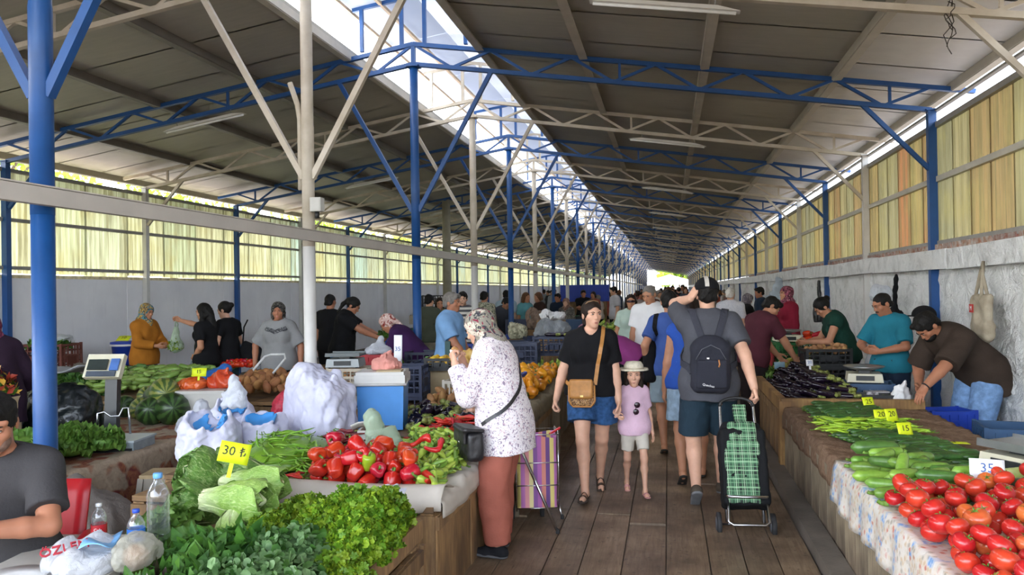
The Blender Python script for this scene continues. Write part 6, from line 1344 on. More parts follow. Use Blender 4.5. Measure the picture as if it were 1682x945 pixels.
crate('stack of black crates next to the green top woman, upper one', (1.72, 9.4, .78), R(6), .5, .34, .2, blkc); crate('stack of black crates next to the green top woman, lower one', (1.72, 9.4, .58), R(4), .5, .34, .2, blkc)
pep = Kind('potato', 'brown potato in the black crate by the green top woman', 'potato', 'potatoes in the black crate', [lump(veg('potato', '9a6e45', c2='b08558', rough=.75), .036, (1.25, 1, .8)), lump(veg('potato', '9a6e45'), .034, (1.4, .95, .85))])
for x, y, z, r_ in drop(lambda: (rnd.uniform(1.52, 1.92), rnd.uniform(9.28, 9.52)), 22, .034, .93, 1.05): pep.put((x, y, z), (rnd.uniform(0, 6),) * 3)
crate('green crate of red peppers under a scale on the far right stall', (1.62, 10.8, .72), R(8), .6, .4, .24, grc); scale_platform('pale scale with a steel dish on the green crate', (1.52, 10.85, .96), R(5), sbody, span, sdark, dish=True)
crate('red crate at the left of the green crate', (1.15, 10.5, .62), R(80), .45, .3, .26, redc)
rbp = Kind('red_pepper', 'red pepper heaped on the far right stall', 'pepper', 'red peppers on the far right stall', [bell(veg('bell_red', 'b01818', c2='c42a1c', rough=.2))])
for x, y, z, r_ in drop(lambda: (rnd.uniform(1.75, 1.95), rnd.uniform(10.65, 10.95)), 14, .045, .95, 1.1): rbp.put((x, y, z), (rnd.uniform(0, 6),) * 3)
for x, y, z, r_ in drop(lambda: (rnd.uniform(1.05, 1.4), rnd.uniform(9.8, 11.2)), 40, .042, .62, .85): (tm if rnd.random() < .6 else zu).put((x, y, z), (rnd.uniform(0, 6), rnd.uniform(0, 6), rnd.uniform(0, 6)), .8, label='vegetable in the mixed heap on the far right stall', group='mixed vegetables on the far right stall')
leafy_mound('leafy_greens', 'bundle of greens at the left edge of the aubergine stall', 'greens', (1.1, 9.35, .6), .1, .25, .14, 500, 'lance', [lf_dark, lf_let], .06, seed=3)
p = MB().grid(lambda u, v: (u * .12, 0, v * .09), 2, 2, thick=.003).build('price_card', M('tag_blue', '9ec3d6', .6)); p.location = (1.2, 9.6, .72); p.rotation_euler = (R(-20), 0, 0); tag(p, 'pale blue price card by the yellow peppers', 'price tag')
# crates on the ground behind the bending man
c_ = crate('large navy crate with white lettering behind the bending man', (2.52, 6.35, 0), R(-8), .58, .4, .32, nav, solid=True); c2_ = crate('navy crate stacked on the large navy crate behind the bending man', (2.52, 6.35, .32), R(-8), .58, .4, .32, stb, solid=True)
text_mesh('GÜZELYURT', .055, M('print_white', 'd4d8de', .7), c2_, (0, -.225, .16), (PI / 2, 0, 0), 'crate_lettering'); text_mesh('532 44 08', .04, M('print_white', 'd4d8de'), c2_, (0, -.225, .105), (PI / 2, 0, 0), 'crate_lettering')
crate('bright blue crate between the stall and the bending man', (2.38, 7.55, 0), R(10), .4, .3, .3, bl_c, solid=True); crate('bright blue crate stacked on the other by the bending man', (2.38, 7.55, .3), R(12), .4, .3, .28, bl_c, solid=True)
# hanging on the right wall
can = M('canvas', 'b0a591', .9, .12, 10, c2='9a8e7a', bump=.4, bscale=120)
tb_ = thing('tote_bag', 'grubby canvas tote bag hanging on the right wall', 'bag', (2.74, 7.7, 1.26), R(-90))
sdf_obj('bag_body', [BX((0, 0, .12), (.17, .035, .2), None, .03, .02), E((0, 0, .0), (.165, .06, .13), None, .06), NS(.012, 14, 6)], .009, can, tb_)
for s in (-1, 1): MB().tube([(-.07, s * .03, .28), (-.03, .0, .5), (0, .02, .62), (.03, 0, .5), (.07, s * .03, .28)], .012, 6, flat=(1.3, .4)).build('handle', can, tb_)
MB().box((-.1, -.052, .2), (.09, .006, .075)).build('logo_patch', M('logo_red', 'b5322c', .8), tb_); text_mesh('M', .06, pap, tb_, (-.1, -.0565, .2), (PI / 2, 0, 0), 'logo_lettering')
blobbag('black_bag', 'black shoulder bag hanging on the right wall behind the bun woman', 'bag', (2.72, 15.3, 1.02), (.12, .07, .22), lea, 2, .01, 14, top=(0, 0, .42, .03))
blobbag('black_apron', 'black cloth hanging to a point above the teal shirt man', 'cloth', (2.74, 10.5, 1.05), (.14, .05, .2), blk, 5, .02, 14, top=(.04, 0, .45, .03))
blobbag('plastic_bag', 'clear white plastic bag hanging above the teal shirt man', 'bag', (2.72, 11.0, 1.48), (.13, .07, .12), bagmat('bag_clear', 'e4e9f0', .7), 3, .016, 20)
blobbag('bottle_bag', 'clear sack of empty water bottles hanging by the maroon hijab woman', 'bag', (2.66, 20.6, .85), (.26, .16, .42), bagmat('bag_bottles', 'd5e2ee', .75), 6, .05, 14, top=(.05, 0, .35, .05))
hc_ = thing('cap', 'black cap hung on the wall behind the bending man', 'cap', (2.66, 9.05, 1.36)); sdf_obj('crown', [E((0, 0, 0), (.12, .13, .1), None, .01), PL((0, 0, -1), .02)], .01, bk_, hc_); MB().box((-.16, 0, -.01), (.14, .14, .012)).build('visor', bk_, hc_)
blobbag('grey_sack', 'grey stuffed sack beside the teal shirt man', 'sack', (2.3, 9.2, .55), (.2, .16, .3), M('sack_grey', '8d8f94', .8, .1, 8), 5, .02, 12)
stall('market_stall', 'far wooden stall on the right with crates', 1.05, 2.1, 12.2, 18, .65, mat=wd_b, w=.5); stall('market_stall', 'furthest wooden stall on the right', 1.05, 2.1, 18.5, 36, .65, mat=wd_b, w=1.0)
lf_curl2 = leafmat('curly_deep', '4f7a1a', '7da52a')
# ---------- left near stall: lettuces and herbs
SL_ = stall('market_stall', 'low wooden stall of lettuces and herbs in the left foreground', -1.97, -1.2, 2.1, 2.96, .5, '+x', w=.2, mat=wd_b); stall('market_stall', 'low wooden stall under the romaine lettuces and frilly lettuces', -2.4, -1.2, 2.98, 3.62, .5, '+x', w=.2, mat=wd_b)
for q in (((-1.19, 2.1, .545), (-1.19, 3.62, .545)), ((-2.35, 3.63, .545), (-1.19, 3.63, .545))): MB().bar(Vector(q[0]) - SL_.location, Vector(q[1]) - SL_.location, .03, .09).build('edge_board', wd_b, SL_)
romaine('pale romaine head lying topmost behind the other', (-2.23, 3.62, .735), (0, 0, R(-82)), .34, .07, group='pale romaine heads'); romaine('pale romaine head lying in front of the topmost one', (-2.17, 3.36, .72), (0, R(20), R(-88)), .34, .085, group='pale romaine heads')
romaine('pale romaine head hanging down under the others', (-1.98, 3.3, .68), (R(-38), 0, R(-160)), .32, .075, group='pale romaine heads')
romaine('dark green romaine standing at the left of the pale heads', (-2.28, 3.82, .6), (R(38), 0, R(128)), .34, .1, lf_romd, 15); romaine('dark green romaine behind the price tag', (-2.1, 3.86, .7), (R(12), 0, R(95)), .32, .09, lf_romd, 13)
romaine('dark romaine leaning under the yellow tag', (-2.2, 3.6, .58), (R(25), 0, R(140)), .3, .09, lf_romd, 13)
frilly_head('open green lettuce rosette left of the romaine heads', (-2.2, 3.08, .56), .17, lf_let, 3, 26, rot=(R(20), R(-25), 0), name='lettuce', ruff=.1); frilly_head('green lettuce rosette under the romaine heads', (-2.0, 3.0, .54), .15, lf_dark, 5, 24, rot=(R(25), 0, 0), name='lettuce', ruff=.1)
frilly_head('green lettuce at the back left of the herb stall', (-2.32, 3.32, .55), .16, lf_let, 8, 26, rot=(R(10), R(-20), 0), name='lettuce', ruff=.1)
for i, (x, y, z, a_, b_, h_) in enumerate(((-1.86, 2.83, .5, .16, .16, .2), (-1.74, 2.62, .5, .16, .16, .2), (-1.82, 2.45, .5, .16, .16, .17), (-1.76, 2.95, .5, .13, .13, .2))):
    leafy_mound('herb_bunch', ('bunch of fresh mint by the large bottle', 'bunch of mint in the middle of the herb stall', 'dark purplish basil bunch at the bottom edge', 'bunch of dark leaves under the romaine')[i], 'herb', (x, y, z), a_, b_, h_, 620, 'lance', [lf_mint, lf_dark] if i != 2 else [lf_mint, veg('basil_purple', '3a2a28')], .07, seed=i + 20)
for i, (x, y, z, a_, b_, h_, rz) in enumerate(((-1.5, 2.92, .56, .17, .16, .17, 20), (-1.42, 2.66, .54, .2, .16, .16, -15), (-1.6, 2.62, .53, .16, .15, .17, 30), (-1.3, 2.42, .5, .18, .2, .16, 0))):
    leafy_mound('purslane_bunch', ('grey-green purslane bunch topmost in the herb heap', 'grey-green purslane bunch in front on the right', 'purslane bunch with stems pointing left', 'purslane bunch at the bottom edge')[i], 'herb', (x, y, z), a_, b_, h_, 900, 'round', [lf_purs, lf_purs, lf_mint], .036, R(rz), seed=i + 40, stems=16)
for i, (x, y, z, r_) in enumerate(((-1.72, 3.5, .56, .135), (-1.5, 3.52, .6, .14), (-1.34, 3.5, .62, .13), (-1.32, 3.28, .62, .14), (-1.3, 3.06, .6, .13), (-1.5, 3.26, .62, .13), (-1.27, 2.84, .55, .12), (-1.78, 3.28, .56, .12))):
    curly_head(('curly lettuce at the back left by the romaine', 'curly lettuce at the back middle', 'curly lettuce at the back right corner', 'curly lettuce on the right edge, upper', 'curly lettuce on the right edge, lower', 'curly lettuce in the middle of the group', 'curly lettuce nearest the crate corner', 'curly lettuce next to the pale romaine')[i], (x, y, z - .02), r_, [lf_curl, lf_curl2], i + 60, 'frilly yellow-green lettuces', (R(rnd.uniform(-15, 10)), R(rnd.uniform(0, 20)), rnd.uniform(0, 6)))
p = T(379, 768, .84); price_tag('yellow price tag stuck in the romaine lettuces', (p.x, p.y, .84), R(25), R(-12), '30 ₺', .145, .1, roll=R(14))
# ---------- pepper stall
SP = stall('market_stall', 'wooden pepper stall with a white liner in front of the flowered blouse woman', -3.0, -1.22, 3.95, 8.0, .56, '+x', w=.36, mat=wd_b)
lin_m = M('liner_white', 'cfc7bb', .7, .05, 8, trans=.15, bump=.2, bscale=12)
cover('creased whitish liner sheet along the aisle edge of the pepper stall', 'sheet', 'liner_sheet', -1.75, -1.2, 4.0, 5.6, .575, .1, lin_m, edge=1, wr=.02, nu=24, nv=40)
def lf_(u, v):
    x = -2.6 + 1.42 * u; q = v; fold = .02 * math.sin(x * 9) + .012 * math.sin(x * 23 + q * 5); sag = .07 * math.sin(u * PI * 2.0 + .3)
    return (x, 4.2 - .27 * min(1, q * 1.25) + fold * q, .6 + .045 * math.sin(min(1, q) * PI) - .07 * max(0, q - .6) / .4 + sag * .35 * q)
tag(MB().grid(lf_, 40, 10, thick=.004).build('liner_sheet', lin_m), 'whitish liner sheet folded over the front edge of the pepper stall', 'sheet')
bells = Kind('bell_pepper', 'shiny red bell pepper heaped on the white liner', 'pepper', 'red bell peppers on the pepper stall', [bell(veg('bell_red', 'b01818')), bell(veg('bell_red2', 'c03a1c', c2='b3261a', rough=.2)), bell(veg('bell_red', 'b01818'))])
for x, y, z, r_ in drop(quad_region((-2.0, 4.14, 0), (-1.36, 4.12, 0), (-1.62, 4.64, 0), (-2.12, 4.66, 0)), 62, .05, .585, .82, 12, .15): bells.put((x, y, z), (rnd.uniform(-1.6, 1.6), rnd.uniform(-1.6, 1.6), rnd.uniform(0, 6)), r_ / .047)
gbell = bell(veg('bell_green', '9fb82c', c2='86a524', rough=.2))('bell_pepper'); gbell.location = (-1.66, 4.16, .74); gbell.rotation_euler = (.3, .2, 0); gbell.scale = (1.0,) * 3; tag(gbell, 'single yellow-green bell pepper on the red heap', 'pepper')
bean = Kind('green_bean_pepper', 'long thin curly green pepper in the tangled heap', 'pepper', 'thin green peppers on the pepper stall', [long_veg(veg('thin_green', '5f8f24', c2='7fac34'), .26, .0075, b, prof=lambda t: .4 + .7 * t, seg=6, n=10, wob=.022, stem=.6, stemL=.03) for b in (.05, .08, -.05, -.07)])
for i in range(170):
    u, v = rnd.random(), rnd.random(); p = Vector((-2.62, 4.62, 0)).lerp(Vector((-2.05, 4.36, 0)), u).lerp(Vector((-2.86, 5.18, 0)).lerp(Vector((-2.42, 5.12, 0)), u), v); hh = math.sin(PI * min(1, max(0, u))) * math.sin(PI * v)
    bean.put((p.x, p.y, .6 + .17 * hh * rnd.uniform(.55, 1) + .01), (rnd.uniform(-.5, .5), rnd.uniform(-.3, .3), rnd.uniform(0, 2 * PI)), rnd.uniform(.8, 1.15))
sdf_obj('heap_core', [E((-2.47, 4.84, .6), (.3, .36, .13), None, .01), PL((0, 0, -1), -.575)], .03, veg('thin_green', '5f8f24'), None, label='inner mass of the thin green pepper heap', cat='pepper heap', kind='stuff')
chi = Kind('dark_chilli', 'thin dark red chilli pepper in the heap by the sack', 'chilli', 'dark red chillies on the pepper stall', [long_veg(veg('dark_chilli', '5e0f18', c2='7a1a20', rough=.25), .17, .011, b, prof=lambda t: .3 + .85 * t, seg=7, n=8, stem=.5, stemL=.03) for b in (.015, .03, -.02)])
for i in range(140):
    u, v = rnd.random(), rnd.random(); p = Vector((-2.38, 4.98, 0)).lerp(Vector((-1.92, 4.84, 0)), u).lerp(Vector((-2.55, 5.5, 0)).lerp(Vector((-2.15, 5.55, 0)), u), v); hh = math.sin(PI * u) * math.sin(PI * v)
    chi.put((p.x, p.y, .6 + .12 * hh * rnd.uniform(.3, 1)), (rnd.uniform(-.6, .6), rnd.uniform(-.25, .25), rnd.gauss(.2, .7) + rnd.choice((0, PI))), rnd.uniform(.8, 1.1))
rch = Kind('red_chilli', 'long bright red chilli in the heap by the handbag', 'chilli', 'bright red chillies on the pepper stall', [long_veg(veg('red_chilli', 'b01a1c', c2='c32a20', rough=.25), .22, .012, b, prof=lambda t: .3 + .85 * t, seg=7, n=9, wob=.015, stem=.5, stemL=.03) for b in (.03, .05, -.04)])
for i in range(80):
    u, v = rnd.random(), rnd.random(); rch.put((-1.88 + .42 * u + .08 * v, 5.45 + .75 * v, .6 + .13 * math.sin(PI * u) * math.sin(PI * v) * rnd.uniform(.4, 1)), (rnd.uniform(-.5, .5), rnd.uniform(-.3, .3), rnd.gauss(.1, .7) + rnd.choice((0, PI))), rnd.uniform(.85, 1.15))
for i in range(7): rch.put((-2.2 + rnd.uniform(-.35, .25), 4.27 + .1 * rnd.random(), .605), (0, 0, rnd.gauss(0, .4)), .8, label='red chilli at the front of the thin green peppers', group='red chillies at the front edge')
pal = Kind('pale_pepper', 'short pale green pepper in the large heap on the aisle side', 'pepper', 'pale green peppers on the pepper stall', [long_veg(veg('pale_pepper', '8fae3a', c2='b3c655', rough=.28), .115, .02, b, prof=lambda t: .42 + .68 * t, seg=8, n=8, stem=.4, stemL=.028) for b in (.01, .02, -.012)] + [long_veg(veg('pale_pepper_dark', '5f8a2c', c2='7fa53a', rough=.28), .12, .02, .014, prof=lambda t: .42 + .68 * t, seg=8, n=8, stem=.4, stemL=.028)])
for x, y, z, r_ in drop(quad_region((-1.66, 4.5, 0), (-1.27, 4.08, 0), (-1.3, 5.25, 0), (-1.85, 5.55, 0)), 240, .027, lambda x, y: .58 + .05 * max(0, min(1, (-1.25 - x) * 3)), .85, 8, .1): pal.put((x, y, z), (rnd.uniform(-1, 1), rnd.uniform(-.6, .6), rnd.uniform(0, 6)), rnd.uniform(.9, 1.15), v=rnd.choice((0, 0, 1, 2, 2, 3)))
for x, y, a_ in ((-1.52, 4.62, 10), (-1.42, 4.3, -20), (-1.36, 4.5, 60), (-1.5, 4.28, 15), (-1.3, 4.16, 120)): rch.put((x, y, .76 - (.1 if y < 4.35 else 0)), (.2, .1, R(a_)), (.75, 2.2, 2.2), label='stubby orange-red pepper lying on the pale green peppers', group='orange-red peppers on the pale heap')
blobbag('plastic_bag', 'white plastic bag of greens among the peppers', 'bag', (-1.83, 4.86, .57), (.13, .11, .1), bagmat('bag_green_tint', 'c3d6bd', .8), 4, .034, 17, top=(-.07, 0, .13, .055), handles=False)
c_ = thing('carton', 'torn white carton box behind the plastic bag of greens', 'box', (-2.05, 5.3, .58), R(12)); m = MB(); m.box((0, 0, .07), (.24, .2, .14)); m.build('box_body', M('carton_white', 'd0ccc6', .8, .06), c_); MB().grid(lambda u, v: ((u - .5) * .3, -.1 - .09 * v, .14 + .03 * math.sin(u * 5) + .05 * v), 6, 3, thick=.004).build('flap', M('carton_white', 'd0ccc6'), c_); MB().box((0, -.001, .142), (.2, .17, .004)).build('opening', M('carton_inside', '6b5346', .8), c_)
au2 = [Kind('large_aubergine', 'plump dark aubergine behind the red chillies', 'aubergine', 'plump aubergines on the pepper stall', [long_veg(veg('aubergine', '120d18'), .2, .04, b, seg=12, stem=.85, stemL=.03, prof=lambda t: 1.1 - .45 * t, sm=veg('aub_calyx', '6f7a3a')) for b in (.012, -.01)])][0]
for x, y, z, r_ in drop(quad_region((-2.0, 5.95, 0), (-1.5, 6.1, 0), (-1.75, 7.0, 0), (-2.25, 6.7, 0)), 46, .048, .58, .95, 10): au2.put((x, y, z), (rnd.uniform(-1, 1), rnd.uniform(-.4, .4), rnd.uniform(0, 6)))
pot2 = Kind('potato', 'brown potato in the heap behind the aubergines', 'potato', 'potatoes behind the aubergines', [lump(veg('potato', '9a6e45'), .042, (1.25, 1, .8)), lump(veg('potato', '9a6e45'), .04, (1.4, .95, .85)), lump(veg('onion', 'b0683a', c2='c5834e', rough=.4), .04, (1, 1, .9), tip=.35)])
for x, y, z, r_ in drop(quad_region((-2.25, 6.95, 0), (-1.55, 7.05, 0), (-1.6, 7.75, 0), (-2.25, 7.75, 0)), 80, .045, .58, .95, 8): pot2.put((x, y, z), (rnd.uniform(0, 6),) * 3, v=rnd.choice((0, 1, 1, 2)))
price_tag('grey-white price card standing in the potatoes', (-1.9, 7.1, .8), R(15), R(-50), '25', .16, .12, pap, ink); price_tag('crumpled white price card by the red chillies', (-1.62, 6.35, .8), R(10), R(-15), '20', .12, .13, pap, inkb)
price_tag('tall white cardboard sign behind the cooler', (-2.33, 6.55, 1.02), R(2), R(-4), '35', .075, .27, pap, inkb, stick=False, ts=.2)
tag(sdf_obj('cloth_wad', [E((-1.47, 4.0, .6), (.09, .06, .04), None, .01), NS(.02, 40, 2)], .007, cloth('rag', 'c9ccd8', .05)), 'crumpled white rag on the front corner of the pepper stall', 'rag')
tag(MB().grid(lambda u, v: (-2.3 + .55 * u, 3.96 - .012 * math.sin(u * 3), .5 + .09 * v - .03 * u * v), 8, 3, thick=.004).build('yellow_sheet', M('yellow_paper', 'd9a51e', .6, .05)), 'yellow paper sheet under the liner of the pepper stall', 'paper')
# cooler with the pink bundle
co_b, co_w = M('cooler_blue', '4a8fd6', .42, .05), M('cooler_white', 'c9c7c4', .45, .04)
cl_ = thing('cool_box', 'sky blue cool box with a white lid on the pepper stall', 'cool box', (-2.33, 6.18, .57), R(11))
MB().box((0, 0, .19), (.36, .28, .38), taper=1.06).build('box_body', co_b, cl_); MB().box((0, 0, .41), (.41, .33, .07)).box((0, 0, .455), (.39, .31, .03)).build('lid', co_w, cl_); MB().tube([(-.21, 0, .4), (-.215, -.17, .37), (.215, -.17, .37), (.21, 0, .4)], .012, 6).build('carry_handle', co_w, cl_)
blobbag('pink_bundle', 'pink cloth bundle on the lid of the cool box', 'cloth', (-2.3, 6.2, 1.045), (.11, .08, .06), cloth('salmon', 'c98a80', .12), 5, .02, 26, top=(.03, 0, .07, .02)); tag(MB().box((-2.24, 6.1, 1.048), (.2, .14, .012), (0, 0, .2)).build('cardboard', M('cardboard', 'b7a483', .85, .1)), 'flat piece of cardboard on the cool box lid', 'cardboard')
# sacks and bags at the back of the pepper stall
sack = M('sack_white', 'bcbcd2', .6, .07, 7, c2='cfcfe0', bump=.35, bscale=30); sackb = M('sack_blue_lining', '3f8fd0', .55, .06)
def sackbag(label, loc, rad, seed, rz=0, lining=True, top=None):
    """slumped woven sack with an open, turned-down mouth"""
    o = thing('white_sack', label, 'sack', loc, rz, 'white sacks behind the peppers'); a, b, c = rad; q = random.Random(seed)
    pr = [BX((0, 0, c * .8), (a * .95, b * .95, c * .85), None, min(a, b) * .55, .05), E((0, 0, c * .5), (a * 1.08, b * 1.08, c * .6), None, .06)]
    for k in range(7):
        t = k / 7 * 6.28 + q.random(); pr.append(C((a * .9 * math.cos(t), b * .9 * math.sin(t), c * q.uniform(.3, .9)), (a * .62 * math.cos(t + .4), b * .62 * math.sin(t + .4), c * q.uniform(1.55, 1.95)), .02, .03, .05))
    if top: pr += [C((0, 0, c * 1.5), (top[0], top[1], c * 1.5 + top[2]), min(a, b) * .55, top[3], .06)]
    if lining: pr += [dict(E((0, -b * .4, c * 1.7), (a * .66, b * .8, c * .5), None, .02), op='s')]
    pr += [NS(.02, 12, seed, (1, 1, .6)), NS(.009, 26, seed + 9), NS(.003, 55, seed + 3, (1, 1, .4)), PL((0, 0, -1), 0)]
    sdf_obj('bag_body', pr, .0085, sack, o)
    if lining: sdf_obj('lining', [E((0, -b * .36, c * 1.68), (a * .68, b * .8, c * .5), None, .02), NS(.014, 22, seed), dict(E((0, -b * .44, c * 1.76), (a * .64, b * .8, c * .5), None, .02), op='s'), PL((0, 0, 1), c * 1.75), PL((0, -1, 0), b * .75)], .01, sackb, o)
    return o
sackbag('white sack with blue lining, leftmost of the group', (-3.16, 4.98, .5), (.2, .17, .2), 3, R(12)); sackbag('white sack with blue lining, in the middle of the group', (-2.93, 5.3, .52), (.17, .15, .17), 8, R(5)); sackbag('largest white sack, in front of the white post', (-2.68, 5.72, .57), (.26, .22, .26), 5, R(-10), False, top=(-.12, 0, .05, .13))
sackbag('white and blue sack at the back of the group', (-3.28, 5.5, .52), (.16, .14, .2), 12, R(20)); blobbag('white_sack', 'small white bag on top of the middle sack', 'bag', (-3.1, 5.2, .86), (.09, .08, .08), bagmat('bag_white', 'dfe2ea', .92), 9, .02, 22, top=(0, 0, .08, .03))
st2 = stall('low_stand', 'low wooden stand under the sacks by the white post', -3.36, -3.03, 4.75, 7.25, .48, '+x', w=.4, mat=wd_b)
blobbag('red_net_bag', 'red net bag of onions behind the white sacks', 'bag', (-3.35, 6.6, .5), (.19, .15, .17), M('red_net', 'b3243f', .5, .3, 60, bump=.5, bscale=60), 4, .018, 20)
bk2 = thing('bucket', 'white plastic tub of carrots behind the melons', 'tub', (-4.3, 6.75, .5), R(10)); MB().box((0, 0, .14), (.4, .3, .28), taper=1.1).build('tub_body', M('tub_white', 'c3c1bb', .4, .04), bk2); MB().box((0, 0, .285), (.46, .36, .03)).build('rim', M('tub_white', 'c3c1bb'), bk2)
car = veg('carrot_bag', 'c2461f', c2='d5602c', rough=.25)
blobbag('carrot_bag', 'bag of orange carrots on the left of the white tub', 'bag', (-4.45, 6.75, .8), (.15, .1, .06), car, 2, .014, 24); blobbag('carrot_bag', 'bag of orange carrots standing on the right of the white tub', 'bag', (-4.2, 6.85, .8), (.15, .1, .08), car, 6, .014, 24, top=(.05, 0, .06, .02)); price_tag('yellow price tag between the carrot bags', (-4.36, 6.7, .9), R(10), R(-15), '15', .14, .08)
pt = Kind('potato', 'brown potato in the wide heap in front of the grey top woman', 'potato', 'potatoes in front of the grey top woman', [lump(veg('potato2', '97633a', c2='ad7a4a', rough=.7), .045, (1.25, 1, .8)), lump(veg('potato2', '97633a'), .043, (1.4, .95, .85))])
SQ = stall('market_stall', 'wooden stand of potatoes and onions in front of the grey top woman', -5.0, -3.35, 7.3, 9.0, .6, '+x', w=.4, mat=wd_b)
for x, y, z, r_ in drop(quad_region((-4.4, 7.4, 0), (-3.4, 7.4, 0), (-3.9, 8.6, 0), (-4.9, 8.6, 0)), 150, .048, lambda x, y: .62 + .06 * max(0, 1 - abs(x + 4.1)), .98, 6): pt.put((x, y, z), (rnd.uniform(0, 6),) * 3)
on = Kind('onion', 'golden onion at the right side of the potato heap', 'onion', 'onions beside the potatoes', [lump(veg('onion', 'b0683a'), .045, (1, 1, .9), tip=.35)])
for x, y, z, r_ in drop(quad_region((-3.75, 8.2, 0), (-3.35, 8.2, 0), (-3.6, 8.9, 0), (-4.2, 8.9, 0)), 50, .045, .66, 1.0, 6): on.put((x, y, z), (rnd.uniform(-.5, .5), rnd.uniform(-.5, .5), 0))
blobbag('blue_bag', 'blue cloth bag at the left of the potatoes', 'bag', (-4.75, 7.55, .55), (.22, .2, .16), cloth('blue_tarp', '2f62a8', .12), 3, .02, 14, top=(.08, .1, .1, .08))
hd_ = thing('trolley_handle', 'white looped cart handle in front of the grey top woman', 'cart', (-4.45, 8.2, .0)); MB().tube([(-.25, -.35, .6), (-.05, 0, .98), (.0, .05, 1.0), (.14, .1, 1.0), (.16, .08, .95), (.05, -.2, .7)], .014).build('handle', M('handle_white', 'cfcfce', .4), hd_); MB().tube([(-.25, -.35, .6), (-.25, -.35, 0)], .014).build('leg', M('handle_white', 'cfcfce'), hd_)
# crates around the white post
def stackc(label, x, y, z, rz, n, mat, L=.5, Wd=.34, H=.28, group=None, solid=False):
    for i in range(n): crate(f'{label}, {("lowest", "second", "third", "topmost")[i] if i < n - 1 else "topmost"} of its stack' if n > 1 else label, (x, y, z + i * (H + .003)), rz + rnd.uniform(-.03, .03), L, Wd, H, mat, group, rows=4, solid=solid)
stackc('beige basket crate right of the white post', -3.15, 7.5, .0, R(4), 3, beig, .42, .36, .31); scale_platform('grey flat scale on the beige crates', (-3.2, 7.45, .94), R(8), M('scale_grey', '9aa0a2', .4, .05), M('scale_pan_dark', '5d6567', .35, .05), sdark, Wd=.34, D=.28)
stackc('navy crate beside the beige crates', -2.72, 7.75, .0, R(5), 3, nav, .52, .36, .31); crate('navy crate with a green bottle on the back stack', (-2.5, 8.3, .62), R(2), .5, .36, .3, nav); crate('dark navy crate under the white trays', (-2.75, 9.0, .7), R(3), .6, .4, .28, M('crate_ink', '1e2638', .5)); crate('maroon red crate topped with a plastic bag', (-3.2, 8.35, .78), R(-12), .4, .3, .22, redc, solid=True)
blobbag('plastic_bag', 'white plastic bag on the maroon crate', 'bag', (-3.2, 8.35, 1.0), (.15, .11, .05), bagmat('bag_white', 'dfe2ea'), 4, .016, 24, top=(.03, 0, .1, .03))
tag(MB().tube([(-2.6, 8.2, .955), (-2.4, 8.22, .955)], .03, 10).build('green_bottle', veg('bottle_green', '6fae5a')), 'light green bottle lying on the navy crate', 'bottle')
crate('black crate of yellow lemons behind the cool box', (-2.35, 8.0, .86), R(4), .34, .24, .13, blkc); stall('low_stand', 'wooden stand carrying the lemon crate', -2.95, -1.9, 8.02, 8.75, .55, '+x', mat=wd_b); MB().box((-2.35, 8.2, .7), (.5, .4, .3)).build('carton_box', M('cardboard', 'b7a483')); tag(COL.objects[-1], 'cardboard carton under the lemon crate', 'box')
lem = Kind('lemon', 'yellow lemon in the black crate', 'lemon', 'lemons in the black crate', [lump(veg('lemon', 'd8a92a', c2='e3bb3c', rough=.35), .034, (1.15, 1, .9), amp=.03)])
for i in range(24): lem.put((-2.48 + .05 * (i % 6), 7.92 + .055 * (i // 6), .9 + .03 * (i % 2) + .05), (rnd.uniform(0, 6),) * 3)
blobbag('yellow_bag', 'bag of yellow dried fruit beside the lemon crate', 'bag', (-2.08, 8.25, .88), (.13, .1, .1), veg('yellow_bag', 'd2a548', c2='e0bf70'), 6, .025, 24)
crate('tall dark green crate in front of the light blue polo man', (-2.2, 8.85, .62), R(-3), .6, .4, .34, dgc); crate('bright blue crate of garlic beside the flowered blouse', (-1.72, 8.05, .62), R(-4), .46, .3, .2, bl_c); stall('market_stall', 'wooden stand behind the flowered blouse woman', -1.95, -1.25, 8.02, 12.5, .6, '+x', mat=wd_g, w=.4)
for s in (-1, 1): MB().box((-2.2 + s * .28, 8.68, 1.04), (.06, .06, .16)).build('crate_post', dgc); tag(COL.objects[-1], f'green corner post rising from the dark green crate, {"left" if s < 0 else "right"} one', 'crate post')
gar = Kind('garlic', 'white garlic bulb in the bright blue crate', 'garlic', 'garlic bulbs in the blue crate', [lump(veg('garlic', 'cfc6b8', c2='ddd6ca', rough=.6), .03, (1, 1, .85), tip=.6)])
for x, y, z, r_ in drop(lambda: (rnd.uniform(-1.9, -1.55), rnd.uniform(7.95, 8.15)), 26, .03, .78, .9): gar.put((x, y, z), (rnd.uniform(-.6, .6), rnd.uniform(-.6, .6), 0))
crate('white ribbed basket behind the cool box', (-2.02, 7.62, .6), R(-8), .36, .26, .2, M('crate_white', 'c4bdb2', .5, .06), rows=1)
wb = M('pet', 'dfe8ee', .08, .02, alpha=.35); 
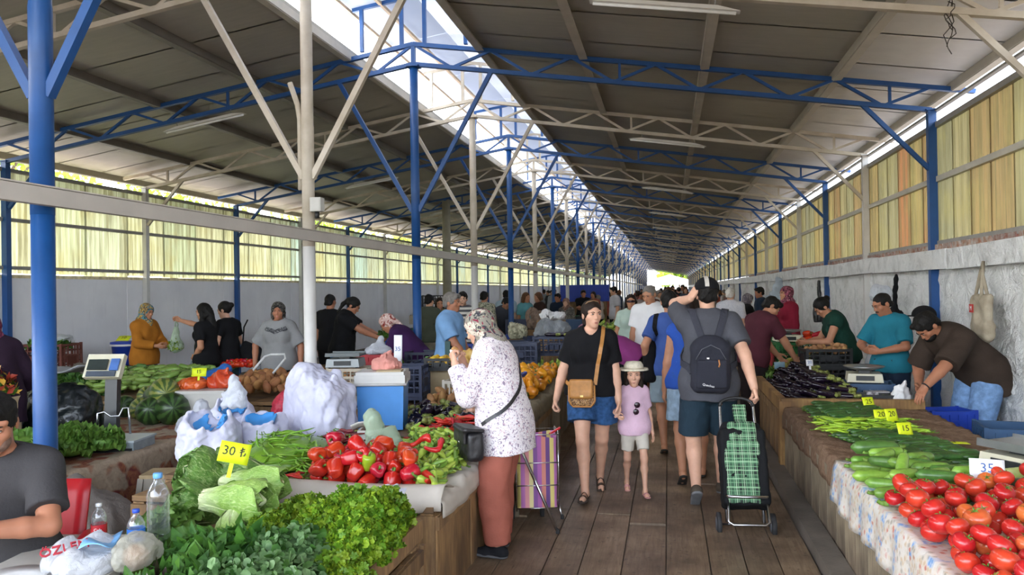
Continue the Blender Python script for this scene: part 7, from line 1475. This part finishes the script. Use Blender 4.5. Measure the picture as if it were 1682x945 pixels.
def mat_pet():
    t = NT('clear_plastic'); g = t.node('ShaderNodeBsdfGlossy'); g.inputs['Roughness'].default_value = .08; tp = t.node('ShaderNodeBsdfTransparent'); tp.inputs[0].default_value = (.93, .95, .96, 1); lw = t.node('ShaderNodeLayerWeight'); lw.inputs[0].default_value = .35; t.bump(t.noise(t.coord('Object'), 30, 3), .5, .01)
    d = t.node('ShaderNodeBsdfDiffuse'); d.inputs[0].default_value = (.75, .78, .8, 1); m1 = t.node('ShaderNodeMixShader'); m1.inputs[0].default_value = .25; t.l.new(g.outputs[0], m1.inputs[1]); t.l.new(d.outputs[0], m1.inputs[2])
    m = t.node('ShaderNodeMixShader'); t.l.new(t.math('MULTIPLY_ADD', lw.outputs['Facing'], .7, .12), m.inputs[0]); t.l.new(tp.outputs[0], m.inputs[1]); t.l.new(m1.outputs[0], m.inputs[2]); t.l.new(m.outputs[0], t.out.inputs[0]); return t.m
pet = mat_pet()
def bottle(label, loc, H, r, capm, labm=None, txt=None, ribs=True, glass=False, labr=(.38, .62)):
    o = thing('bottle', label, 'bottle', loc, R(20)); pr = [(r * .8, 0), (r, .02 * H)]
    n = 14
    for i in range(n + 1): z = .05 + .6 * i / n; pr.append((r * (1 - (.05 if ribs and i % 2 else 0)) * (1 if not glass else 1 - .12 * math.sin((z - .1) * 5)), z * H))
    pr += [(r * .95, .7 * H), (r * .7, .8 * H), (r * .36, .88 * H), (r * .33, .95 * H)]; MB().lathe(pr, 18, caps=True).build('bottle_body', pet, o)
    MB().lathe([(r * .4, .925 * H), (r * .42, .93 * H), (r * .42, .99 * H), (r * .38, H)], 14).build('cap', capm, o)
    if labm:
        MB().lathe([(r * 1.02, labr[0] * H), (r * 1.02, labr[1] * H)], 20, caps=False).build('paper_label', labm, o)
        if txt: text_mesh(txt, (labr[1] - labr[0]) * H * .45, pap, o, (r * .2, -r * 1.04, (labr[0] + labr[1]) / 2 * H), (PI / 2, 0, R(-5)), 'label_lettering')
    return o
# ---------- oranges etc behind the flowered blouse
orp = Kind('orange_pepper', 'bright orange pepper in the heap by the aisle', 'pepper', 'orange peppers behind the flowered blouse', [bell(veg('bell_orange', 'd9861a', c2='e39a22', rough=.25))])
for x, y, z, r_ in drop(quad_region((-1.75, 7.6, 0), (-1.3, 7.5, 0), (-1.3, 9.3, 0), (-1.85, 9.3, 0)), 105, .048, lambda x, y: .62 + .1 * max(0, (y - 7.6) / 1.7), 1.05, 6): orp.put((x, y, z), (rnd.uniform(0, 6), rnd.uniform(-1, 1), rnd.uniform(0, 6)), r_ / .045)
SR = stall('market_stall', 'wooden stand with onions and sackcloth right of the flowered blouse woman', -1.9, -1.22, 5.75, 8.0, .58, '+x', w=.3, mat=wd_g)
ro = Kind('red_onion', 'purple-red onion at the edge of the sackcloth', 'onion', 'red onions by the sackcloth', [lump(veg('red_onion', '5c2438', c2='74344a', rough=.35), .04, (1, 1, .9), tip=.35)]); wo_ = Kind('pale_onion', 'pale pinkish onion in front of the red onions', 'onion', 'pale onions by the sackcloth', [lump(veg('pale_onion', 'c08a6c', c2='d0a688', rough=.4), .04, (1, 1, .9), tip=.3)])
for x, y, z, r_ in drop(quad_region((-1.75, 6.9, 0), (-1.32, 6.9, 0), (-1.35, 7.5, 0), (-1.8, 7.5, 0)), 36, .042, .6, .85, 6): ro.put((x, y, z), (rnd.uniform(-1, 1), rnd.uniform(-1, 1), 0))
for x, y, z, r_ in drop(quad_region((-1.7, 6.3, 0), (-1.3, 6.2, 0), (-1.32, 6.85, 0), (-1.75, 6.85, 0)), 30, .042, .6, .85, 6): wo_.put((x, y, z), (rnd.uniform(-1, 1), rnd.uniform(-1, 1), 0))
cover('folded sackcloth edge along the onion stand', 'sackcloth', 'sackcloth', -1.45, -1.2, 5.7, 9.6, .62, .1, M('sackcloth', '857a63', .95, .15, 20, bump=.5, bscale=120), edge=1, wr=.03, nu=12, nv=50)
for i in range(10): zu.put((-1.38 + rnd.uniform(-.05, .05), 7.35 + .05 * i, .68), (0, 0, R(80)), .8, v=2, label='dark courgette between onions and orange peppers', group='dark courgettes by the orange peppers')
for x, y, z, r_ in drop(quad_region((-1.6, 9.3, 0), (-1.35, 9.3, 0), (-1.35, 10.3, 0), (-1.9, 10.3, 0)), 40, .04, .66, 1.1, 6): gbk = pal.put((x, y, z), (rnd.uniform(0, 6),) * 3, 1.1, v=0, label='pale green pepper beyond the orange peppers', group='pale peppers beyond the orange ones')
crate('navy crate at the back of the orange peppers', (-1.95, 10.0, .75), R(3), .6, .4, .26, nav); crate('navy crate of aubergines behind the orange peppers', (-1.55, 10.9, .78), R(0), .6, .4, .26, nav)
for i in range(12): au.put((-1.6 + .12 * (i % 3), 10.8 + .06 * (i // 3), 1.07), (0, 0, R(rnd.uniform(-30, 30))), 1, label='dark aubergine in the navy crate', group='aubergines in the navy crate')
# stands further along the left of the aisle
stall('market_stall', 'wooden stand left of the aisle beyond the orange peppers', -2.0, -1.25, 13.0, 19, .68, '+x', w=.6, mat=wd_b); stall('market_stall', 'far wooden stand left of the aisle', -2.1, -1.25, 19.5, 32, .65, '+x', w=1.2, mat=wd_b)
for x, y, z, r_ in drop(lambda: (rnd.uniform(-1.85, -1.3), rnd.uniform(13.1, 17.5)), 48, .075, .68, .95, 5): tm.put((x, y, z), (rnd.uniform(0, 6),) * 3, 1.8, label='red tomato on the stand beyond the magenta woman', group='tomatoes beyond the magenta woman')
for x, y, z, r_ in drop(lambda: (rnd.uniform(-1.9, -1.3), rnd.uniform(17.6, 18.9)), 60, .06, .68, 1.0, 5): pal.put((x, y, z), (rnd.uniform(0, 6),) * 3, 2, label='green pepper on the far stand left of the aisle', group='green peppers on the far stand')
for i, (px, d, z, m_, L, H, lab) in enumerate(((868, 16, .75, nav, .9, .35, 'wide navy crate under the teal woman'), (868, 15, .55, bl_c, .9, .3, 'bright blue crate under the wide navy crate'), (960, 26, 1.3, bl_c, 1.6, .55, 'bright blue crates stacked high far on the left'), (925, 15.5, .8, stb, .8, .3, 'steel blue crate behind the black tee woman'), (905, 14.5, .85, redc, .6, .12, 'flat red crate behind the black tee woman'), (845, 12, .62, nav, .6, .3, 'navy crate at the foot of the fourth post'), (900, 12.5, .66, nav, .8, .3, 'navy crate in front of the grey plastic bag'))):
    g = gpt(px, d); crate(lab, (g.x, g.y, z), R(4 * i), L, .4, H, m_, solid=True)
    if z > .3: MB().box((g.x, g.y, z / 2 - .004), (L * .9, .36, z - .012)).build('trestle', wd_b); tag(COL.objects[-1], 'wooden support under the ' + lab, 'trestle')
for px, d, z, rad, m_, lab in ((905, 12, .95, (.28, .2, .16), bagmat('bag_grey', 'aab0b6', .85), 'grey plastic bag on a crate behind the black tee woman'), (905, 13, 1.2, (.24, .2, .08), pap, 'white papers on the grey bag pile'), (850, 12.6, .92, (.16, .12, .14), M('printed_bag', 'c7c2a6', .7, .3, 20, c2='6a6650'), 'printed beige bag beside the fourth post'), (878, 13, 1.05, (.14, .1, .2), M('brown_wrap', '6a574a', .8, .25, 15), 'brown wrapped bundle behind the orange peppers')):
    g = gpt(px, d); blobbag('market_bag', lab, 'bag', (g.x, g.y, z), rad, m_, 3, .03, 14); MB().box((g.x, g.y, z / 2 - .004), (rad[0] * 1.8, rad[1] * 1.8, z - .012)).build('trestle', wd_b); tag(COL.objects[-1], 'wooden support under the ' + lab, 'trestle')
# ---------- left table of melons, scale, greens
SW = stall('market_stall', 'low stand draped with a flowered blanket under the melons', -5.6, -4.02, 4.15, 7.1, .48, '+x', w=.4, mat=wd_b)
def mat_floral():
    t = NT('flowered_blanket'); co = t.world(); n = t.noise(co, 3.2, 2, .4); n2 = t.noise(co, 22, 4, 1); c = t.ramp(n2, [(.3, '8c7a66'), (.7, 'a8957e')]); n3 = t.noise(co, 12, 3, 1.5)
    c = t.mix(t.ramp(n, [(.49, (0, 0, 0)), (.54, (1, 1, 1))]), c, t.ramp(n3, [(.35, '6b2d26'), (.55, '8f5a3a'), (.7, '5d3a2c')])); t.l.new(c, t.b.inputs['Base Color']); t.b.inputs['Roughness'].default_value = .95; t.bump(n2, .4, .01); return t.m
cover('worn blanket with red flowers hanging over the melon stand', 'blanket', 'blanket', -5.62, -3.98, 4.1, 7.1, .49, .46, mat_floral(), edge=1, wr=.006, nu=50, nv=60, sway=.05)
wm = striped('melon_rind', '1f3318', '3d5a2a', 'b9a03e', 9); wm2 = striped('melon_rind_pale', '3f5a28', '8a8f45', 'c2a83e', 11)
mel = Kind('watermelon', 'dark striped watermelon on the melon stand', 'watermelon', None, [lump(wm, .15, (1, 1.0, 1.15), amp=.02), lump(wm2, .14, (1, 1, 1.1), amp=.02)])
for px, py, z, v, s, ry, lab in ((283, 672, .64, 0, 1.05, 60, 'large watermelon with a yellow spot in front'), (270, 645, .78, 1, 1.0, 80, 'yellow striped watermelon on top of the others'), (262, 658, .66, 0, 1.1, 95, 'dark watermelon lying under the yellow striped one'), (243, 652, .64, 1, .8, 40, 'yellowish melon right of the scale display'), (248, 676, .62, 0, .9, 20, 'dark watermelon behind the weighing plate'), (232, 672, .6, 1, .8, 70, 'pale melon behind the scale frame'), (292, 655, .66, 0, .9, 110, 'dark watermelon at the back beside the tub'), (205, 668, .6, 0, .75, 30, 'dark melon half hidden behind the scale post')):
    p = T(px, py, z); mel.put((p.x, p.y, z), (R(70), R(ry), R(20)), s, v=v, label=lab)
sc_ = thing('weighing_scale', 'pale blue platform scale with a tilted display on a post', 'scale', (-4.25, 5.45, .5), R(8)); pb = M('scale_plate', 'b5bfc2', .3, .05); cr = M('scale_cream', 'c9c4ac')
MB().box((0, 0, .035), (.42, .32, .07)).build('scale_body', M('scale_side', '8d989c', .4), sc_); MB().box((0, 0, .076), (.44, .34, .014)).build('weighing_plate', pb, sc_); MB().box((0, -.165, .01), (.4, .02, .03)).build('base_rim', sdark, sc_)
MB().tube([(-.2, .06, .07), (-.2, .06, .26), (-.16, .08, .27), (-.12, .1, .23), (-.06, .12, .23), (-.04, .14, .29), (.0, .15, .29), (.02, .14, .07)], .009).build('wire_guard', metal, sc_)
MB().box((-.16, .2, .3), (.1, .06, .5), (R(-4), 0, 0)).build('post', sdark, sc_); ds = MB().box((-.2, .17, .62), (.3, .05, .2), (R(-28), 0, 0)).build('display_head', cr, sc_)
MB().box((-.24, .135, .64), (.16, .012, .09), (R(-28), 0, 0)).build('screen', M('lcd', '2a3230', .25), ds); MB().box((-.1, .135, .64), (.07, .012, .1), (R(-28), 0, 0)).build('keypad', M('key_blue', '3d62a0', .5), ds); MB().box((-.2, .105, .57), (.24, .01, .045), (R(-28), 0, 0)).build('key_row', M('key_dark', '39424f', .5), ds)
blobbag('garbage_bag', 'big shiny black rubbish sack behind the lettuces', 'sack', (-5.2, 5.95, .49), (.36, .28, .24), M('black_film', '10171a', .28, .1, 8, bump=.5, bscale=25), 5, .035, 13)
tag(MB().grid(lambda u, v: (-5.75 + .75 * u, 5.95 + .4 * v + .05 * math.sin(u * 4), 1.02 + .03 * math.sin(u * 7) + .06 * u - .02 * v), 12, 6, thick=.01).build('grey_sheet', cloth('tarp_grey', '9a9ca0', .08)), 'folded grey sheet lying over the black rubbish sack', 'sheet')
for i, (x, y, r_) in enumerate(((-4.25, 4.62, .17), (-4.55, 4.85, .18), (-4.3, 4.95, .17), (-4.75, 4.55, .18), (-4.85, 5.0, .17), (-4.5, 4.4, .16), (-5.0, 4.7, .17), (-4.2, 5.2, .16), (-4.5, 5.3, .17), (-4.15, 4.4, .17))):
    frilly_head(('frilly lettuce at the blanket edge behind the seated man', 'frilly lettuce in the middle of the left stand', 'frilly lettuce next to the platform scale', 'frilly lettuce beside the blue post', 'frilly lettuce in front of the black sack', 'pale-stemmed lettuce at the near corner', 'frilly lettuce behind the blue post', 'frilly lettuce nearest the scale plate', 'frilly lettuce under the tilted scale display', 'frilly lettuce hanging over the blanket edge')[i], (x, y, .55), r_, lf_let, i + 90, 30, 'leafy lettuces on the left stand', (R(rnd.uniform(-35, 20)), R(rnd.uniform(-20, 30)), rnd.uniform(0, 6)), 'leafy_lettuce', .22)
romaine('pale cabbage lettuce at the left of the blue post', (-4.95, 4.35, .62), (R(20), 0, R(60)), .28, .1, lf_romd, 11)
blobbag('plastic_bag', 'white plastic bag in front of the tub', 'bag', (-3.98, 6.1, .5), (.2, .14, .1), bagmat('bag_white', 'dfe2ea'), 7, .02, 16, top=(.02, 0, .08, .05)); 
blobbag('grey_cover', 'grey sheet covered goods between scale and sacks', 'cover', (-3.72, 5.95, .0), (.22, .4, .24), cloth('cover_grey', '6a6862', .1), 4, .03, 9)
sto = thing('step_stool', 'beige folding step stool in front of the flowered blanket', 'stool', (-3.52, 5.05, 0), R(14)); stm = M('stool_beige', '857d70', .5, .08)
MB().box((0, 0, .415), (.34, .24, .025)).build('seat', M('stool_top', 'a08a66', .7, .15, 15), sto)
for s in (-1, 1):
    m = MB(); m.bar((-.15, s * .1, .4), (-.19, s * .14, 0), .07, .02).bar((.15, s * .1, .4), (.19, s * .14, 0), .07, .02).box((0, s * .107, .34), (.3, .02, .13)); m.build('leg_panel', stm, sto)
    m = MB(); m.bar((s * .15, -.1, .4), (s * .19, -.14, 0), .02, .05).bar((s * .15, .1, .4), (s * .19, .14, 0), .02, .05).box((s * .158, 0, .34), (.02, .2, .13)); m.build('side_panel', stm, sto)
blobbag('grey_bag', 'large grey translucent plastic bag on the ground by the stool', 'bag', (-3.68, 4.45, 0), (.3, .24, .22), bagmat('bag_smoke', '8a817a', .88, .4), 6, .03, 9, top=(-.1, 0, .1, .1))
# ---------- small table in the bottom left corner
tb2 = thing('small_table', 'small white table in the bottom left corner with bottles and bags', 'table', (-2.28, 2.5, 0), R(8)); MB().box((0, 0, .645), (.5, .98, .03)).build('table_top', M('table_white', 'b9b4ab', .5, .06), tb2)
for sx in (-1, 1):
    for sy in (-1, 1): MB().tube([(sx * .21, sy * .44, .63), (sx * .22, sy * .45, 0)], .02).build('leg', metal, tb2)
bottle('large clear water bottle with a light blue cap', (-2.115, 2.95, .66), .28, .046, M('cap_lightblue', '5f9bd6', .4), None); lb = M('label_blue', '2f6fc4', .4, .1, 20)
bottle('small water bottle with a blue label', (-2.07, 2.75, .66), .185, .033, M('cap_blue', '2147b5', .4), lb, 'Assu', labr=(.34, .6)); bottle('glass cola bottle with a red label', (-2.31, 2.84, .66), .175, .03, M('cap_glass', 'c9c9c9', .2), M('label_red', 'b3222c', .4, .15, 30), 'Cola', False, True, (.3, .52))
pb1 = blobbag('shopping_bag', 'white shopping bag with red lettering on the small table', 'bag', (-2.17, 2.58, .66), (.14, .13, .06), bagmat('bag_print', 'd5d6da', .95), 8, .018, 18, rz=R(20)); text_mesh('ÖZLEM', .05, M('print_red', 'b0303c', .6), pb1, (-.03, -.085, .108), (R(38), R(-4), R(28)), 'bag_lettering', depth=.004)
MB().grid(lambda u, v: (.02 + .1 * u, -.1 + .17 * v, .108 + .018 * math.sin(u * 3 + v * 4)), 6, 6, thick=.003).build('blue_print', M('print_sky', '7ab0e0', .5), pb1)
blobbag('plastic_bag', 'clear plastic bag of onions beside the shopping bag', 'bag', (-1.99, 2.66, .66), (.055, .1, .07), bagmat('bag_clear2', 'cfcdbd', .6), 3, .014, 22); tag(lump(veg('pale_onion', 'c08a6c'), .045)('onion'), 'pale onion inside the clear plastic bag', 'onion').location = (-1.99, 2.64, .7)
pl = thing('plate', 'white plate at the bottom edge of the small table', 'plate', (-2.33, 2.42, .662)); MB().lathe([(.06, 0), (.08, .004), (.12, .018), (.121, .022), (.08, .01), (.002, .008)], 28).build('plate_body', M('porcelain', 'dededc', .15, .02), pl)
# ---------- far left stalls along the wall
SG = stall('market_stall', 'wide stand of cucumbers and squash in front of the mustard cardigan woman', -8.3, -5.3, 7.5, 9.5, .56, '+x', w=.4, mat=wd_b)
gz = Kind('green_squash', 'small pale green squash on the wide left stand', 'squash', 'green squash on the wide left stand', [long_veg(veg('squash_green', '6a8a3a', c2='88a552'), .15, .03, .01, seg=8, n=7), long_veg(veg('squash_dark', '3f5f2c', c2='557a3a'), .15, .03, .01, seg=8, n=7)])
for x, y, z, r_ in drop(quad_region((-6.6, 7.6, 0), (-5.4, 8.2, 0), (-5.6, 9.4, 0), (-7.4, 9.4, 0)), 240, .045, lambda x, y: .58 + .12 * (y - 7.6) / 1.8, 1.0, 4): gz.put((x, y, z), (rnd.uniform(-1, 1), rnd.uniform(-.3, .3), rnd.gauss(.2, .6)), rnd.uniform(.9, 1.2), v=0 if x > -6.6 - .4 * rnd.random() else 1)
for i, (x, y) in enumerate(((-7.3, 8.0), (-6.9, 7.75), (-7.5, 8.6), (-6.6, 8.0))): leafy_mound('greens_heap', ('heap of dark greens nearest the grey sheet', 'heap of dark greens at the front of the wide stand', 'heap of greens below the blue bucket', 'heap of greens in the middle of the wide stand')[i], 'greens', (x, y, .56), .3, .24, .16, 420, 'lance', [lf_dark, lf_mint], .09, seed=i + 70)
for i in range(26): rbp.put((-6.1 + .065 * (i % 13), 9.35 + .07 * (i // 13), .78 + .03 * (i // 13)), (rnd.uniform(0, 6),) * 3, .9, label='red pepper in the row at the back of the wide stand', group='red peppers on the wide left stand')
blobbag('plastic_bag', 'grey plastic bag draped on the wide left stand', 'bag', (-7.4, 8.9, .56), (.25, .2, .14), bagmat('bag_smoke', '8a817a'), 3, .03, 14); 
crate('brick red crate of greens by the left wall', (-8.55, 9.6, .62), R(4), .66, .44, .42, rbr, rows=5); MB().box((-8.55, 9.6, .3), (.62, .42, .6)).build('trestle', wd_b); tag(COL.objects[-1], 'wooden support under the brick red crate', 'trestle')
leafy_mound('greens_heap', 'green leaves filling the brick red crate', 'greens', (-8.55, 9.6, .98), .3, .2, .12, 300, 'lance', [lf_let, lf_mint], .09, seed=99); blobbag('plastic_bag', 'bluish plastic sheet over the brick red crate', 'bag', (-8.5, 9.62, 1.08), (.26, .16, .05), bagmat('bag_white', 'dfe2ea'), 2, .02, 16)
bu = thing('bucket', 'blue plastic bucket with a lid by the left wall', 'bucket', (-8.35, 10.9, .62)); MB().lathe([(.17, 0), (.2, .32), (.22, .33), (.22, .36), (.16, .37)], 20).build('bucket_body', bl_c, bu); MB().lathe([(.222, .3), (.222, .33)], 20, caps=False).build('rim_band', pap, bu); MB().box((-8.35, 10.9, .305), (.5, .5, .61)).build('trestle', wd_b); tag(COL.objects[-1], 'wooden support under the blue bucket', 'trestle')
price_tag('crumpled yellow tag on the blue bucket', (-8.35, 10.8, .99), R(10), R(-60), '10', .2, .14, stick=False)
crate('brown carton behind the mustard cardigan woman', (-7.4, 10.4, .3), R(2), .9, .4, .35, M('cardboard', 'b7a483'), solid=True); MB().box((-7.4, 10.4, .148), (.85, .38, .296)).build('trestle', wd_b); tag(COL.objects[-1], 'wooden support under the brown carton', 'trestle')
gbag = bagmat('bag_green_tint', 'c3d6bd')
hb1, hb2, hb3 = B1.w(B1.hb[1]), B1.w(B1.hb[0]), B2.w(B2.hb[0])
hangbag('plastic_bag', 'bag of green leaves held out by the wavy haired woman', 'bag', hb1 - Vector((0, 0, .02)), .4, .085, gbag, 3); hangbag('plastic_bag', 'grey bag in the lowered hand of the wavy haired woman', 'bag', hb2 - Vector((0, .02, .02)), .36, .11, bagmat('bag_grey', 'aab0b6'), 5)
hangbag('plastic_bag', 'full green and white bag carried by the pinned hair woman', 'bag', hb3 - Vector((0, .02, .02)), .4, .14, bagmat('bag_mint', 'a9bfae', .85), 6); leafy_mound('greens_heap', 'green leaves showing in the held out bag', 'greens', hb1 - Vector((0, .03, .4)), .07, .06, .12, 160, 'lance', [lf_let, lf_curl], .05, seed=8)
bb_ = thing('handbag', 'black triangular bag behind the pinned hair woman', 'bag', B2.w((.2, -.22, .9)), R(20)); sdf_obj('bag_body', [BX((0, 0, 0), (.17, .05, .12), rotm((0, 1, 0), 25), .04, .02)], .012, blk, bb_); MB().tube([(-.12, 0, .1), (-.1, 0, .35), (-.05, 0, .45)], .01, 6).build('strap', blk, bb_)
SH = stall('market_stall', 'stand of greens sorted by the ponytailed woman', -5.3, -3.6, 10.1, 12.6, .62, '+x', w=.5, mat=wd_b)
leafy_mound('greens_heap', 'bunch of greens in the hands of the ponytailed woman', 'greens', (BL.w((0, .62, 1.06))), .09, .09, .1, 160, 'lance', [lf_dark, lf_mint], .06, seed=7)
tag(MB().lathe([(.16, 0), (.24, .16), (.25, .17)], 20).build('basin', dgc, None, (-3.95, 11.6, .66)), 'dark green basin on the stand of sorted greens', 'basin')
for i in range(8): g = gpt(600 + 16 * i, 11.5 + .5 * (i % 3)); leafy_mound('greens_heap', 'heap of herbs on the long left stand', 'greens', (g.x, g.y, .62), .2, .16, .12, 160, 'lance', [lf_dark, lf_let], .08, seed=i + 110, group='herb heaps on the long left stand')
stall('market_stall', 'long left stand behind the blue post', -3.6, -2.2, 11, 16.5, .6, '+x', w=.5, mat=wd_b); stall('market_stall', 'far long stand on the left', -5.2, -2.3, 17, 34, .7, '+x', w=1.2, mat=wd_b)
crate('bright blue crate on the long left stand', (-3.3, 12.2, .62), R(3), .5, .34, .22, bl_c); crate('stack of black crates against the left wall, lower one', (-6.2, 20.5, .9), R(0), .8, .4, .35, blkc); crate('stack of black crates against the left wall, upper one', (-6.2, 20.5, 1.25), R(4), .8, .4, .35, blkc); MB().box((-6.2, 20.5, .448), (.8, .4, .896)).build('trestle', wd_b); tag(COL.objects[-1], 'wooden support under the black crates', 'trestle')
for i in range(26):
    px, d = rnd.uniform(640, 1000), rnd.uniform(14, 30); g = gpt(px, d); g.x = min(g.x, -2.4) - rnd.uniform(0, .4)
    crate('assorted crate on the far left stands', (g.x, g.y, .72), rnd.uniform(-.2, .2), .6, .4, .26, (nav, bl_c, blkc, grc, beig, stb)[i % 6], 'crates on the far left stands', solid=True)
for i in range(14):
    y = 12.6 + i * 1.6; crate('assorted crate on the far right stalls', (rnd.uniform(1.3, 1.8), y, .66), rnd.uniform(-.2, .2), .6, .4, .24, (grc, blkc, nav, redc, beig)[i % 5], 'crates on the far right stalls', solid=True)
# flowers behind the seated man and the brown printed carton
fb = leafy_mound('flower_bunch', 'dark bunch with yellow and red dried flowers behind the seated man', 'flowers', (-5.35, 5.35, .9), .2, .16, .24, 260, 'lance', [lf_dark, veg('petal_yellow', 'd0a43a'), veg('petal_red', '8f3a24')], .07, seed=77)
cb = thing('carton', 'printed brown carton under the dried flowers', 'box', (-5.35, 5.3, .49), R(15)); MB().box((0, 0, .2), (.4, .36, .4)).build('box_body', M('cardboard', 'b7a483'), cb); text_mesh('58', .2, M('print_rust', 'a0543c', .8), cb, (.05, -.182, .18), (PI / 2, 0, 0), 'box_lettering')
